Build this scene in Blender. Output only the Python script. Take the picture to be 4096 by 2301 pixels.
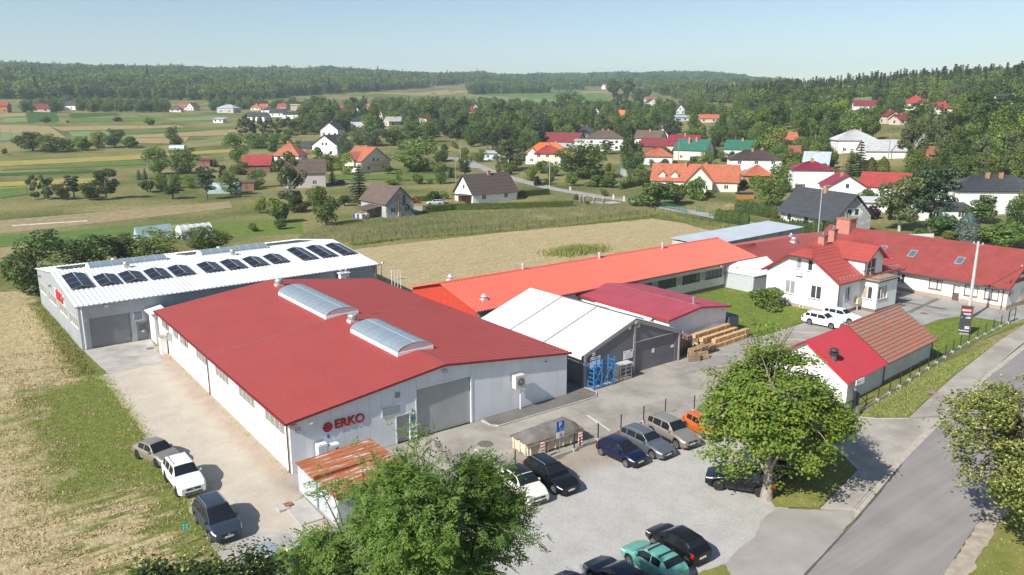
import bpy, math, random
from math import sin, cos, tan, pi, radians, sqrt, atan2, hypot
from mathutils import Vector, noise as mnoise
random.seed(7)
for o in list(bpy.data.objects): bpy.data.objects.remove(o)
scene = bpy.context.scene
COL = scene.collection

# ------------------------------------------------------------------ camera
CAM = (-17.66, -49.41, 25.29)
PITCH, YAW = 0.2297, 0.6440
cd = bpy.data.cameras.new('camera'); cam = bpy.data.objects.new('camera', cd); COL.objects.link(cam)
cam.location = CAM
cam.rotation_euler = (pi/2 - PITCH, 0, -YAW)
cd.sensor_width = 36.0; cd.lens = 36.0*3081.63/4096
cd.clip_start = 0.5; cd.clip_end = 12000
scene.camera = cam

# ------------------------------------------------------------------ sky and sun
SUN_EL, SUN_AZ = radians(39.5), radians(188)      # direction TOWARDS the sun, angle from +x
world = bpy.data.worlds.new('World'); scene.world = world; world.use_nodes = True
wn = world.node_tree.nodes; wl = world.node_tree.links
sky = wn.new('ShaderNodeTexSky'); sky.sky_type = 'NISHITA'; sky.sun_disc = False
sky.sun_elevation = SUN_EL; sky.sun_rotation = pi/2 - SUN_AZ
sky.air_density = 1.0; sky.dust_density = 0.45; sky.ozone_density = 1.6; sky.altitude = 250
wn['Background'].inputs['Strength'].default_value = 0.09
wl.new(sky.outputs[0], wn['Background'].inputs['Color'])
sl = bpy.data.lights.new('sun', 'SUN'); sun = bpy.data.objects.new('sun', sl); COL.objects.link(sun)
sl.energy = 5.0; sl.angle = radians(0.53); sl.color = (1.0, 0.955, 0.88)
sdir = Vector((cos(SUN_AZ)*cos(SUN_EL), sin(SUN_AZ)*cos(SUN_EL), sin(SUN_EL)))
sun.rotation_euler = (-sdir).to_track_quat('-Z', 'Y').to_euler()
sun.location = (-60, -60, 80)
vs = scene.view_settings; vs.view_transform = 'Standard'; vs.look = 'None'; vs.gamma = 1.0; vs.exposure = 0.5
scene.render.engine = 'CYCLES'
scene.cycles.volume_bounces = 1; scene.cycles.transparent_max_bounces = 16; scene.cycles.max_bounces = 6

# ------------------------------------------------------------------ terrain height and survey
FW = Vector((sin(YAW)*cos(PITCH), cos(YAW)*cos(PITCH), -sin(PITCH)))
RT = Vector((cos(YAW), -sin(YAW), 0)); UP = RT.cross(FW)
def lerp(a, b, t): return a + (b-a)*t
def ipl(tab, x):
    if x <= tab[0][0]: return tab[0][1]
    for (x0, y0), (x1, y1) in zip(tab, tab[1:]):
        if x <= x1:
            t = (x-x0)/(x1-x0); return lerp(y0, y1, t)
    return tab[-1][1]
PROF = [  # bearing from the view axis in degrees, then (distance, ground height)
 (-60, [(185,0),(260,1.5),(400,6),(700,18.4),(900,27),(1300,58),(1800,92),(2200,111),(2600,104),(6000,60)]),
 (-12, [(185,0),(260,1.5),(400,6),(700,18.4),(900,27),(1300,56),(1800,88),(2250,112),(2600,106),(6000,60)]),
 (-4,  [(185,0),(260,1.5),(400,6),(700,18),(1000,30),(1300,42),(1700,72),(2300,110),(2800,120),(6000,60)]),
 (4,   [(185,0),(260,1.5),(400,6),(700,17),(1000,29),(1300,41),(1700,62),(2300,98),(3000,138),(6000,60)]),
 (14,  [(185,0),(260,2),(400,8),(700,21),(1000,32),(1300,44),(1700,62),(2300,96),(3000,134),(6000,60)]),
 (20,  [(185,0),(260,3),(400,12),(600,22),(850,36),(1100,42),(1500,52),(3000,100),(6000,60)]),
 (27,  [(185,0),(260,4),(400,15),(600,27),(850,44),(1000,46),(1400,38),(6000,30)]),
 (36,  [(185,0),(260,5),(400,18),(600,33),(850,53),(1000,55),(1400,42),(6000,30)]),
 (70,  [(185,0),(260,5),(400,18),(600,36),(850,60),(1000,62),(1400,45),(6000,30)])]
def hgt(x, y):
    dx, dy = x-CAM[0], y-CAM[1]
    d = hypot(dx, dy)
    if d <= 185: return 0.0
    b = math.degrees(atan2(dx*RT.x+dy*RT.y, dx*sin(YAW)+dy*cos(YAW)))
    if b < -60: f = max(0, 1-(-60-b)/60); b = -60
    elif b > 70: f = max(0, 1-(b-70)/60); b = 70
    else: f = 1
    for (b0, t0), (b1, t1) in zip(PROF, PROF[1:]):
        if b <= b1:
            t = (b-b0)/(b1-b0); t = t*t*(3-2*t)
            z = lerp(ipl(t0, d), ipl(t1, d), t)*f
            break
    if d > 500: z += min(1, (d-500)/400)*(mnoise.noise((x*.004, y*.004, 3))*7 + mnoise.noise((x*.0012, y*.0012, 9))*8)*min(1, d/1500)
    return z
SHEET = {5:(0,1500,1100/1987),6:(1000,1500,1100/1987),7:(2000,1500,1100/1987),8:(3000,1500,1096/1980),1:(0,800,1100/2274),2:(1000,800,1100/2274),
 3:(2000,800,1100/2274),4:(3000,800,1096/2266),'V1':(0,200,1050/2532),'V2':(900,200,1050/2170),'V3':(1900,200,1050/2170),'V4':(2900,200,1196/2472),'S':(0,0,1)}
def S(k, x, y, h=0.0):
    "ground point (or point at height h over it) sighted through a survey photo sheet"
    a, b, s = SHEET[k]; px = a+x*s; py = b+y*s
    d = FW + RT*((px-2048)/3081.63) - UP*((py-1150.5)/3081.63)
    C = Vector(CAM)
    if d.z < -1e-4:
        t = (h-C.z)/d.z; p = C+d*t
        if hypot(p.x-C.x, p.y-C.y) <= 185: return (p.x, p.y)
    hd = hypot(d.x, d.y); t = 180/hd; st = 2/hd
    for i in range(2500):
        p = C+d*t
        if p.z <= hgt(p.x, p.y)+h: break
        t += st
        if t*hd > 700: st = 8/hd
    return (p.x, p.y)
def VW(x, y, r=0, f=0):
    "shift a ground point right and away in the view's own directions"
    return (x+RT.x*r+sin(YAW)*f, y+RT.y*r+cos(YAW)*f)

# ------------------------------------------------------------------ materials
MT = {}
def nodes(name):
    m = bpy.data.materials.new(name); m.use_nodes = True
    nt = m.node_tree; return m, nt, nt.nodes['Principled BSDF']
def mat(name, col, rough=.7, var=.12, scale=2.0, bump=0.0, bscale=None, metal=0.0, coat=0.0, col2=None, stretch=None, spec=.5, detail=6, dirt=0.0, rot=0.0):
    "Principled surface whose colour drifts between two tones over object noise"
    if name in MT: return MT[name]
    m, nt, b = nodes(name); N = nt.nodes; L = nt.links
    b.inputs['Roughness'].default_value = rough; b.inputs['Metallic'].default_value = metal
    b.inputs['Coat Weight'].default_value = coat; b.inputs['Specular IOR Level'].default_value = spec
    c2 = col2 or tuple(max(0, c*(1-2*var)) for c in col)
    c1 = col if col2 else tuple(min(1, c*(1+var*.6)) for c in col)
    tc = N.new('ShaderNodeNewGeometry'); mp = N.new('ShaderNodeMapping'); L.new(tc.outputs['Position'], mp.inputs[0])
    if stretch: mp.inputs['Scale'].default_value = stretch
    mp.inputs['Rotation'].default_value = (0, 0, rot)
    nz = N.new('ShaderNodeTexNoise'); nz.inputs['Scale'].default_value = scale; nz.inputs['Detail'].default_value = detail; nz.inputs['Roughness'].default_value = .62
    L.new(mp.outputs[0], nz.inputs['Vector'])
    rp = N.new('ShaderNodeValToRGB'); rp.color_ramp.elements[0].position = .33; rp.color_ramp.elements[1].position = .67
    rp.color_ramp.elements[0].color = (*c2, 1); rp.color_ramp.elements[1].color = (*c1, 1)
    L.new(nz.outputs['Fac'], rp.inputs[0]); out = rp.outputs[0]
    if dirt:
        n2 = N.new('ShaderNodeTexNoise'); n2.inputs['Scale'].default_value = .35; n2.inputs['Detail'].default_value = 8; L.new(tc.outputs['Position'], n2.inputs['Vector'])
        r2 = N.new('ShaderNodeValToRGB'); r2.color_ramp.elements[0].position = .45; r2.color_ramp.elements[1].position = .75
        r2.color_ramp.elements[0].color = (1, 1, 1, 1); r2.color_ramp.elements[1].color = (1-dirt, 1-dirt*1.05, 1-dirt*1.15, 1); L.new(n2.outputs['Fac'], r2.inputs[0])
        mx = N.new('ShaderNodeMix'); mx.data_type = 'RGBA'; mx.blend_type = 'MULTIPLY'; mx.inputs['Factor'].default_value = 1
        L.new(out, mx.inputs['A']); L.new(r2.outputs[0], mx.inputs['B']); out = mx.outputs['Result']
    L.new(out, b.inputs['Base Color'])
    if bump:
        bp = N.new('ShaderNodeBump'); bp.inputs['Strength'].default_value = bump; bp.inputs['Distance'].default_value = .05
        nb = N.new('ShaderNodeTexNoise'); nb.inputs['Scale'].default_value = bscale or scale*6; nb.inputs['Detail'].default_value = 4
        L.new(mp.outputs[0], nb.inputs['Vector']); L.new(nb.outputs['Fac'], bp.inputs['Height']); L.new(bp.outputs[0], b.inputs['Normal'])
    MT[name] = m; return m
def leafmat(name, c1, c2, trans=.35, c3=None, tint=0.0):
    "leaf colour that differs leaf by leaf and tree by tree"
    if name in MT: return MT[name]
    m, nt, b = nodes(name); N = nt.nodes; L = nt.links
    g = N.new('ShaderNodeNewGeometry'); oi = N.new('ShaderNodeObjectInfo')
    rp = N.new('ShaderNodeValToRGB'); e = rp.color_ramp.elements
    e[0].position = 0; e[0].color = (*c1, 1); e[1].position = .8; e[1].color = (*c2, 1)
    if c3: n = e.new(.93); n.color = (*c3, 1)
    L.new(g.outputs['Random Per Island'], rp.inputs[0])
    hs = N.new('ShaderNodeHueSaturation')
    ma = N.new('ShaderNodeMapRange'); ma.inputs['To Min'].default_value = .475; ma.inputs['To Max'].default_value = .515
    L.new(oi.outputs['Random'], ma.inputs['Value']); L.new(ma.outputs[0], hs.inputs['Hue'])
    mv = N.new('ShaderNodeMapRange'); mv.inputs['To Min'].default_value = .72; mv.inputs['To Max'].default_value = 1.25
    nm = N.new('ShaderNodeMath'); nm.operation = 'MULTIPLY'; nm.inputs[1].default_value = 7.31
    fr = N.new('ShaderNodeMath'); fr.operation = 'FRACT'; L.new(oi.outputs['Random'], nm.inputs[0]); L.new(nm.outputs[0], fr.inputs[0]); L.new(fr.outputs[0], mv.inputs['Value'])
    L.new(mv.outputs[0], hs.inputs['Value']); L.new(rp.outputs[0], hs.inputs['Color'])
    tr = N.new('ShaderNodeBsdfTranslucent'); mx = N.new('ShaderNodeMixShader'); mx.inputs[0].default_value = trans
    br = N.new('ShaderNodeBrightContrast'); br.inputs['Bright'].default_value = .0
    L.new(hs.outputs[0], b.inputs['Base Color']); L.new(hs.outputs[0], tr.inputs[0])
    b.inputs['Roughness'].default_value = .55; b.inputs['Specular IOR Level'].default_value = .3
    L.new(b.outputs[0], mx.inputs[1]); L.new(tr.outputs[0], mx.inputs[2]); L.new(mx.outputs[0], N['Material Output'].inputs['Surface'])
    MT[name] = m; return m
def glassmat(name, col=(.02,.025,.03), rough=.06):
    if name in MT: return MT[name]
    m, nt, b = nodes(name); b.inputs['Base Color'].default_value = (*col, 1); b.inputs['Roughness'].default_value = rough
    b.inputs['Specular IOR Level'].default_value = .6
    MT[name] = m; return m
def wiremat(name, col, sx, sz, w=.12, w2=None):
    "welded wire mesh: thin wires, open between them"
    if name in MT: return MT[name]
    m, nt, b = nodes(name); N = nt.nodes; L = nt.links
    b.inputs['Base Color'].default_value = (*col, 1); b.inputs['Roughness'].default_value = .6
    uv = N.new('ShaderNodeUVMap'); sp = N.new('ShaderNodeSeparateXYZ'); L.new(uv.outputs[0], sp.inputs[0])
    outs = []
    for ax, s, w in (('X', sx, w), ('Y', sz, w2 or w)):
        mu = N.new('ShaderNodeMath'); mu.operation = 'MULTIPLY'; mu.inputs[1].default_value = 1/s; L.new(sp.outputs[ax], mu.inputs[0])
        fr = N.new('ShaderNodeMath'); fr.operation = 'FRACT'; L.new(mu.outputs[0], fr.inputs[0])
        lt = N.new('ShaderNodeMath'); lt.operation = 'LESS_THAN'; lt.inputs[1].default_value = w; L.new(fr.outputs[0], lt.inputs[0]); outs.append(lt)
    mx = N.new('ShaderNodeMath'); mx.operation = 'MAXIMUM'; L.new(outs[0].outputs[0], mx.inputs[0]); L.new(outs[1].outputs[0], mx.inputs[1])
    L.new(mx.outputs[0], b.inputs['Alpha'])
    MT[name] = m; return m

# ------------------------------------------------------------------ mesh building
class MB:
    def __init__(s): s.v = []; s.f = []; s.m = []; s.uv = None
    def add(s, vs, fs, mi=0):
        o = len(s.v); s.v += [tuple(v) for v in vs]; s.f += [tuple(i+o for i in f) for f in fs]; s.m += [mi]*len(fs); return s
    def box(s, x0, y0, z0, x1, y1, z1, mi=0):
        return s.add([(x0,y0,z0),(x1,y0,z0),(x1,y1,z0),(x0,y1,z0),(x0,y0,z1),(x1,y0,z1),(x1,y1,z1),(x0,y1,z1)],
            [(0,3,2,1),(4,5,6,7),(0,1,5,4),(1,2,6,5),(2,3,7,6),(3,0,4,7)], mi)
    def quad(s, a, b, c, d, mi=0): return s.add([a,b,c,d], [(0,1,2,3)], mi)
    def slab(s, pts, n, t, mi=0):
        "polygon pts extruded by t against normal n"
        k = len(pts); n = Vector(n).normalized()*t
        vs = [tuple(p) for p in pts]+[tuple(Vector(p)-n) for p in pts]
        return s.add(vs, [tuple(range(k)), tuple(range(2*k-1, k-1, -1))]+[(i, i+k, (i+1)%k+k, (i+1)%k) for i in range(k)], mi)
    def prism(s, poly, z0, z1, mi=0):
        k = len(poly)
        return s.add([(x,y,z0) for x,y in poly]+[(x,y,z1) for x,y in poly],
            [tuple(range(k-1,-1,-1)), tuple(range(k,2*k))]+[(i,(i+1)%k,(i+1)%k+k,i+k) for i in range(k)], mi)
    def tube(s, p0, p1, r0, r1=None, n=6, mi=0, cap=True):
        r1 = r0 if r1 is None else r1
        p0 = Vector(p0); p1 = Vector(p1); d = (p1-p0).normalized()
        a = d.cross(Vector((0,0,1)) if abs(d.z) < .9 else Vector((1,0,0))).normalized(); b = d.cross(a)
        vs = [tuple(p0+(a*cos(2*pi*i/n)+b*sin(2*pi*i/n))*r0) for i in range(n)]+[tuple(p1+(a*cos(2*pi*i/n)+b*sin(2*pi*i/n))*r1) for i in range(n)]
        fs = [(i,(i+1)%n,(i+1)%n+n,i+n) for i in range(n)]
        if cap: fs += [tuple(range(n-1,-1,-1)), tuple(range(n,2*n))]
        return s.add(vs, fs, mi)
    def path(s, pts, r, n=6, mi=0):
        for a, b in zip(pts, pts[1:]): s.tube(a, b, r, None, n, mi)
        return s
    def mesh(s, name):
        me = bpy.data.meshes.new(name); me.from_pydata(s.v, [], s.f)
        if any(s.m): me.polygons.foreach_set('material_index', s.m)
        me.update(); return me
    def build(s, name, mt, parent=None, loc=(0,0,0), rot=(0,0,0), smooth=False):
        me = s.mesh(name)
        return place(name, me, mt, parent, loc, rot, smooth)
def place(name, me, mt=None, parent=None, loc=(0,0,0), rot=(0,0,0), smooth=False):
    if mt is not None and not me.materials:
        for q in (mt if isinstance(mt, (list, tuple)) else [mt]): me.materials.append(q)
    if smooth:
        if smooth is True: me.polygons.foreach_set('use_smooth', [True]*len(me.polygons))
        else: me.set_sharp_from_angle(angle=radians(smooth)); me.polygons.foreach_set('use_smooth', [True]*len(me.polygons))
    o = bpy.data.objects.new(name, me); COL.objects.link(o); o.location = loc; o.rotation_euler = rot
    if parent: o.parent = parent
    return o
def tag(o, label=None, cat=None, group=None, kind=None):
    if label: o['label'] = label
    if cat: o['category'] = cat
    if group: o['group'] = group
    if kind: o['kind'] = kind
    return o
def thing(name, label, cat, loc=(0,0,0), rz=0, group=None):
    o = bpy.data.objects.new(name, None); COL.objects.link(o); o.empty_display_size = .3
    o.location = loc; o.rotation_euler = (0,0,rz)
    return tag(o, label, cat, group)
def dup(o, parent=None):
    c = o.copy(); COL.objects.link(c)
    if parent: c.parent = parent
    for ch in list(o.children): dup(ch, c)
    return c
def one(name, mb, mt, label, cat, loc=(0,0,0), rz=0, group=None, smooth=False):
    return tag(mb.build(name, mt, None, loc, (0,0,rz), smooth), label, cat, group)
def rough(pts, step=1.0, amp=.25, seed=1):
    "closed outline with a wandering edge"
    out = []; n = len(pts)
    for i in range(n):
        a = Vector(pts[i][:2]); b = Vector(pts[(i+1)%n][:2]); k = max(1, int((b-a).length/(step*.3))); nn = Vector((-(b-a).y, (b-a).x)).normalized() if (b-a).length > 0 else Vector((0,0))
        for j in range(k):
            p = a.lerp(b, j/k); d = mnoise.noise((p.x*.45, p.y*.45, seed))*amp*1.4 + mnoise.noise((p.x*1.6, p.y*1.6, seed+5))*amp*.7 + mnoise.noise((p.x*4.7, p.y*4.7, seed+9))*amp*.5
            out.append((p.x+nn.x*d, p.y+nn.y*d))
    return out
def sheet(name, pts, z, mt, kind='structure', r=None, seed=1, th=0.0):
    from mathutils.geometry import tessellate_polygon
    if r: pts = rough(pts, r[0], r[1], seed)
    vs = [Vector((p[0], p[1], z)) for p in pts]
    tri = tessellate_polygon([vs]); me = bpy.data.meshes.new(name)
    fs = []
    for t in tri:
        a, b, c = (vs[i] for i in t)
        fs.append(t if (b-a).cross(c-a).z > 0 else (t[0], t[2], t[1]))
    if th:
        k = len(vs); ar = sum(vs[i].x*vs[(i+1)%k].y-vs[(i+1)%k].x*vs[i].y for i in range(k))
        sd = [((i, (i+1)%k, (i+1)%k+k, i+k) if ar < 0 else (i, i+k, (i+1)%k+k, (i+1)%k)) for i in range(k)]
        vs2 = vs+[v-Vector((0,0,th)) for v in vs]; me.from_pydata([tuple(v) for v in vs2], [], [tuple(f) for f in fs]+sd)
    else: me.from_pydata([tuple(v) for v in vs], [], [tuple(f) for f in fs])
    me.update(); o = place(name, me, mt); o['kind'] = kind; return o
# ------------------------------------------------------------------ ground
def groundmat():
    m, nt, b = nodes('meadow'); N = nt.nodes; L = nt.links
    b.inputs['Roughness'].default_value = .95; b.inputs['Specular IOR Level'].default_value = .1
    g = N.new('ShaderNodeNewGeometry')
    def nz(s, d=5): n = N.new('ShaderNodeTexNoise'); n.inputs['Scale'].default_value = s; n.inputs['Detail'].default_value = d; L.new(g.outputs['Position'], n.inputs['Vector']); return n
    def ramp(src, p0, c0, p1, c1):
        r = N.new('ShaderNodeValToRGB'); e = r.color_ramp.elements; e[0].position = p0; e[0].color = (*c0, 1); e[1].position = p1; e[1].color = (*c1, 1); L.new(src, r.inputs[0]); return r
    a = ramp(nz(.035, 8).outputs['Fac'], .38, (.12,.14,.045), .62, (.27,.235,.11))
    c = ramp(nz(1.1, 6).outputs['Fac'], .35, (.62,.68,.6), .65, (1.1,1.05,1.0))
    mx = N.new('ShaderNodeMix'); mx.data_type = 'RGBA'; mx.blend_type = 'MULTIPLY'; mx.inputs['Factor'].default_value = 1
    L.new(a.outputs[0], mx.inputs['A']); L.new(c.outputs[0], mx.inputs['B']); L.new(mx.outputs['Result'], b.inputs['Base Color'])
    return m
def polar():
    rs = [0, 30, 80, 130, 184.9]; r = 184.9
    while r < 3180: r *= 1.035; rs.append(r)
    an = [i*1.25 for i in range(-64, 65)]+[i*10 for i in range(9, 28)]
    an = sorted(set(an)); vs = [(CAM[0], CAM[1], 0)]; fs = []; n = len(an)
    for r in rs[1:]:
        for a in an:
            t = YAW+radians(a); x, y = CAM[0]+sin(t)*r, CAM[1]+cos(t)*r; vs.append((x, y, hgt(x, y)))
    for j in range(n): fs.append((0, 1+(j+1)%n, 1+j))
    for i in range(len(rs)-2):
        for j in range(n):
            k = (j+1)%n; fs.append((1+i*n+j, 1+i*n+k, 1+(i+1)*n+k, 1+(i+1)*n+j))
    me = bpy.data.meshes.new('terrain'); me.from_pydata(vs, [], fs); me.update()
    o = place('terrain', me, groundmat(), smooth=True); o['kind'] = 'structure'
polar()
def drape(name, quad, mt, off=.1, nu=14, nv=8):
    "field laid over the ground between four corners"
    P = [Vector(S(*q)) for q in quad]; vs = []; fs = []
    for j in range(nv+1):
        for i in range(nu+1):
            u, v = i/nu, j/nv; p = P[0].lerp(P[1], u).lerp(P[3].lerp(P[2], u), v); vs.append((p.x, p.y, hgt(p.x, p.y)+off))
    for j in range(nv):
        for i in range(nu): a = j*(nu+1)+i; fs.append((a, a+1, a+nu+2, a+nu+1))
    me = bpy.data.meshes.new(name); me.from_pydata(vs, [], fs); me.update()
    n = me.polygons[0].normal
    if n.z < 0: me.flip_normals()
    o = place(name, me, mt); o['kind'] = 'structure'; return o
def fieldmat(name, col, col2, sc=.5, st=None): return mat(name, col, .95, col2=col2, scale=sc, stretch=st, bump=.4, bscale=3, spec=.1, detail=8)
fm = {'tan': fieldmat('tan_field', (.36,.27,.14), (.24,.2,.09), .3), 'yel': fieldmat('grain_field', (.36,.29,.09), (.25,.23,.07), .25), 'gr': fieldmat('green_crop', (.13,.19,.05), (.08,.14,.03), .3),
 'pale': fieldmat('pale_crop', (.2,.26,.12), (.14,.2,.08), .2), 'dk': fieldmat('dark_crop', (.07,.12,.03), (.04,.09,.02), .4), 'soil': fieldmat('garden_soil', (.36,.27,.17), (.2,.18,.08), .8),
 'lawn': fieldmat('lawn_grass', (.15,.2,.045), (.1,.145,.03), .6), 'brown': fieldmat('brown_plot', (.2,.14,.09), (.13,.11,.05), .8)}
for key, q in [('yel', [(0,1078),(1400,1018),(1400,1058),(0,1128)]), ('yel', [(1450,1012),(2330,950),(2330,985),(1450,1040)]), ('gr', [(70,1150),(1400,1068),(1420,1110),(0,1172)]), ('yel', [(0,1285),(920,1245),(920,1290),(0,1325)]),
  ('tan', [(490,742),(1720,728),(1790,750),(600,785)]), ('pale', [(660,792),(1040,780),(1190,815),(700,838)]), ('gr', [(1150,792),(2270,735),(2270,760),(1200,815)]), ('tan', [(1200,832),(2280,768),(2290,822),(1290,850)]),
  ('tan', [(1290,860),(1830,840),(1770,910),(1330,905)]), ('pale', [(1820,892),(2180,850),(2060,885),(1900,900)]), ('dk', [(255,610),(540,600),(570,692),(270,702)]), ('dk', [(665,617),(1110,610),(1170,636),(680,657)]),
  ('tan', [(0,725),(480,740),(640,852),(0,795)]), ('pale', [(0,808),(265,800),(275,850),(0,885)]), ('tan', [(540,590),(1140,600),(1120,608),(560,606)]), ('gr', [(660,664),(1480,642),(1680,676),(660,704)]),
  ('pale', [(1500,660),(2200,645),(2210,672),(1700,690)]), ('dk', [(0,1190),(1000,1160),(900,1190),(0,1225)]), ('tan', [(0,625),(240,612),(245,640),(0,650)]), ('pale', [(35,660),(245,655),(255,690),(40,705)]), ('gr', [(1450,1075),(2150,1035),(2150,1070),(1450,1110)]),
  ('gr', [(0,1345),(260,1330),(260,1400),(0,1440)])]:
    drape(dict(tan='hay_field', yel='grain_field', gr='green_field', pale='pale_field', dk='crop_field')[key], [('V1', *p) for p in q], fm[key], .12)
for key, k, q in [('pale','V2',[(640,396),(790,390),(780,432),(690,420)]), ('tan','V2',[(1130,362),(1830,330),(2100,343),(1450,372)]), ('gr','V2',[(900,378),(2170,380),(2170,440),(1400,395)]), ('gr','V3',[(0,368),(870,342),(1100,342),(1100,425)]),
  ('pale','V3',[(0,385),(600,390),(700,430),(0,425)]), ('tan','V3',[(880,345),(1100,342),(1100,380),(880,385)]), ('gr','V3',[(880,470),(1260,430),(1270,490),(880,502)]), ('tan','V3',[(180,292),(560,300),(580,318),(250,312)]), ('pale','V4',[(1020,405),(1210,395),(1215,432),(1050,442)]),
  ('gr','V2',[(820,1030),(1850,1040),(1850,1075),(860,1075)]), ('pale','V2',[(1050,665),(1150,655),(1150,690),(1000,695)]), ('gr','V3',[(1200,900),(1400,880),(1420,960),(1200,980)])]:
    drape('pale_field' if key == 'pale' else 'valley_field', [(k, *p) for p in q], fm[key], .15)
for i, (key, q) in enumerate([('soil', [(0,172),(1900,15),(1920,70),(0,285)]), ('gr', [(0,300),(1500,185),(1500,235),(0,390)]), ('soil', [(0,398),(225,365),(225,440),(0,480)]), ('brown', [(0,520),(180,470),(190,590),(0,600)]), ('soil', [(1150,240),(1560,195),(1600,215),(1200,265)])]):
    drape(['vegetable_plot','green_plot','soil_plot','brown_plot','soil_plot'][i], [(1, *p) for p in q], fm[key], .02+.004*i, 10, 4)
sheet('lawn', [S(1, *p) for p in [(1430,200),(1640,150),(2100,108),(2274,140),(2500,150),(2500,280),(1900,305),(1660,240)]], .016, fm['lawn'], r=(2,.5))
sheet('lawn', [S('V3', *p) for p in [(1060,1150),(1440,1150),(1650,1300),(1900,1360),(2400,1330),(2400,1180),(1960,1190),(1500,1040),(1200,1060)]], .06, fm['lawn'], r=(2,.5), seed=3)
sheet('lawn', [S('V2', *p) for p in [(900,1000),(1400,990),(1800,970),(1850,1030),(900,1040)]], .3, fm['lawn'], r=(2,.5), seed=4)
# mown field to the left: straw windrows over green stubble
def haymat(name, left):
    m, nt, b = nodes(name); N = nt.nodes; L = nt.links
    b.inputs['Roughness'].default_value = .95; b.inputs['Specular IOR Level'].default_value = .1
    g = N.new('ShaderNodeNewGeometry'); sp = N.new('ShaderNodeSeparateXYZ'); L.new(g.outputs['Position'], sp.inputs[0])
    def nz(s, d=6, st=(1,1,1), rot=0, ds=0):
        mp = N.new('ShaderNodeMapping'); mp.inputs['Scale'].default_value = st; mp.inputs['Rotation'].default_value = (0,0,rot); L.new(g.outputs['Position'], mp.inputs[0])
        n = N.new('ShaderNodeTexNoise'); n.inputs['Scale'].default_value = s; n.inputs['Detail'].default_value = d; n.inputs['Roughness'].default_value = .65; n.inputs['Distortion'].default_value = ds; L.new(mp.outputs[0], n.inputs['Vector']); return n.outputs['Fac']
    def ramp(src, p0, c0, p1, c1):
        r = N.new('ShaderNodeValToRGB'); e = r.color_ramp.elements; e[0].position = p0; e[0].color = (*c0, 1); e[1].position = p1; e[1].color = (*c1, 1); L.new(src, r.inputs[0]); return r.outputs[0]
    def M(op, a, b2, c=None):
        n = N.new('ShaderNodeMath'); n.operation = op
        for i, v in enumerate((a, b2)):
            if isinstance(v, (int, float)): n.inputs[i].default_value = v
            else: L.new(v, n.inputs[i])
        n.use_clamp = bool(c); return n.outputs[0]
    straw = ramp(nz(3.2, 8, (1,.45,1), .5 if left else .25, .8), .32, (.27,.2,.095), .66, (.53,.435,.265))
    green = ramp(nz(1.6, 9), .3, (.08,.105,.02), .7, (.18,.2,.05))
    if left:
        e1 = M('MULTIPLY', M('ADD', M('ADD', M('MULTIPLY', sp.outputs['X'], -1), -13.0), M('MULTIPLY', M('SUBTRACT', nz(.35, 5), .5), 11)), .5, 1)
        e2 = M('MULTIPLY', M('ADD', M('SUBTRACT', sp.outputs['Y'], 29), M('MULTIPLY', M('SUBTRACT', nz(.5, 5), .5), 12)), .35, 1)
        rows = ramp(nz(.42, 7, (.4,1.9,1), .42, 1.6), .42, (0,0,0), .54, (1,1,1))
        e3 = M('MULTIPLY', M('MULTIPLY', M('SUBTRACT', 7, sp.outputs['Y']), .22, 1), rows)
        green2 = M('MULTIPLY', M('ADD', M('ADD', sp.outputs['X'], 9.6), M('MULTIPLY', M('SUBTRACT', nz(.6, 5), .5), 6)), .6, 1)   # weeds by the wall
        fac = M('SUBTRACT', M('MAXIMUM', M('MAXIMUM', M('MULTIPLY', e1, M('ADD', M('MULTIPLY', rows, .3), .7)), M('MULTIPLY', e2, ramp(nz(1.1, 6), .3, (.55,.55,.55), .6, (1,1,1)))), e3), M('MULTIPLY', green2, .85), 1)
        fac = M('MAXIMUM', fac, M('MULTIPLY', ramp(nz(2.1, 8), .54, (0,0,0), .72, (1,1,1)), .5))
    else:
        fac = M('MULTIPLY', ramp(nz(.8, 8, (.3,1.6,1), .12, 1.0), .25, (.45,.45,.45), .55, (1,1,1)), 1)
    mx = N.new('ShaderNodeMix'); mx.data_type = 'RGBA'; L.new(fac, mx.inputs['Factor']); L.new(green, mx.inputs['A']); L.new(straw, mx.inputs['B']); L.new(mx.outputs['Result'], b.inputs['Base Color'])
    bp = N.new('ShaderNodeBump'); bp.inputs['Strength'].default_value = .9; bp.inputs['Distance'].default_value = .12
    L.new(nz(5, 6, (1,.5,1), .4), bp.inputs['Height']); L.new(bp.outputs[0], b.inputs['Normal'])
    return m
sheet('mown_field', [(-60,-30),(-2,-30),(-2,42),(-7.4,42),(-7.5,66),(-9,76),(-14,80),(-60,95)], .004, haymat('mown_grass', True), r=(2,.3))
sheet('hay_field', [S(2,890,405),S(3,0,272),S(3,640,215),S(3,1260,155),S(3,1500,190),S(3,1800,270),(116,45),(85,34),(29,34),(29,42),(30,66)], .006, haymat('hay_stubble', False), r=(2,.3))

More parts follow.
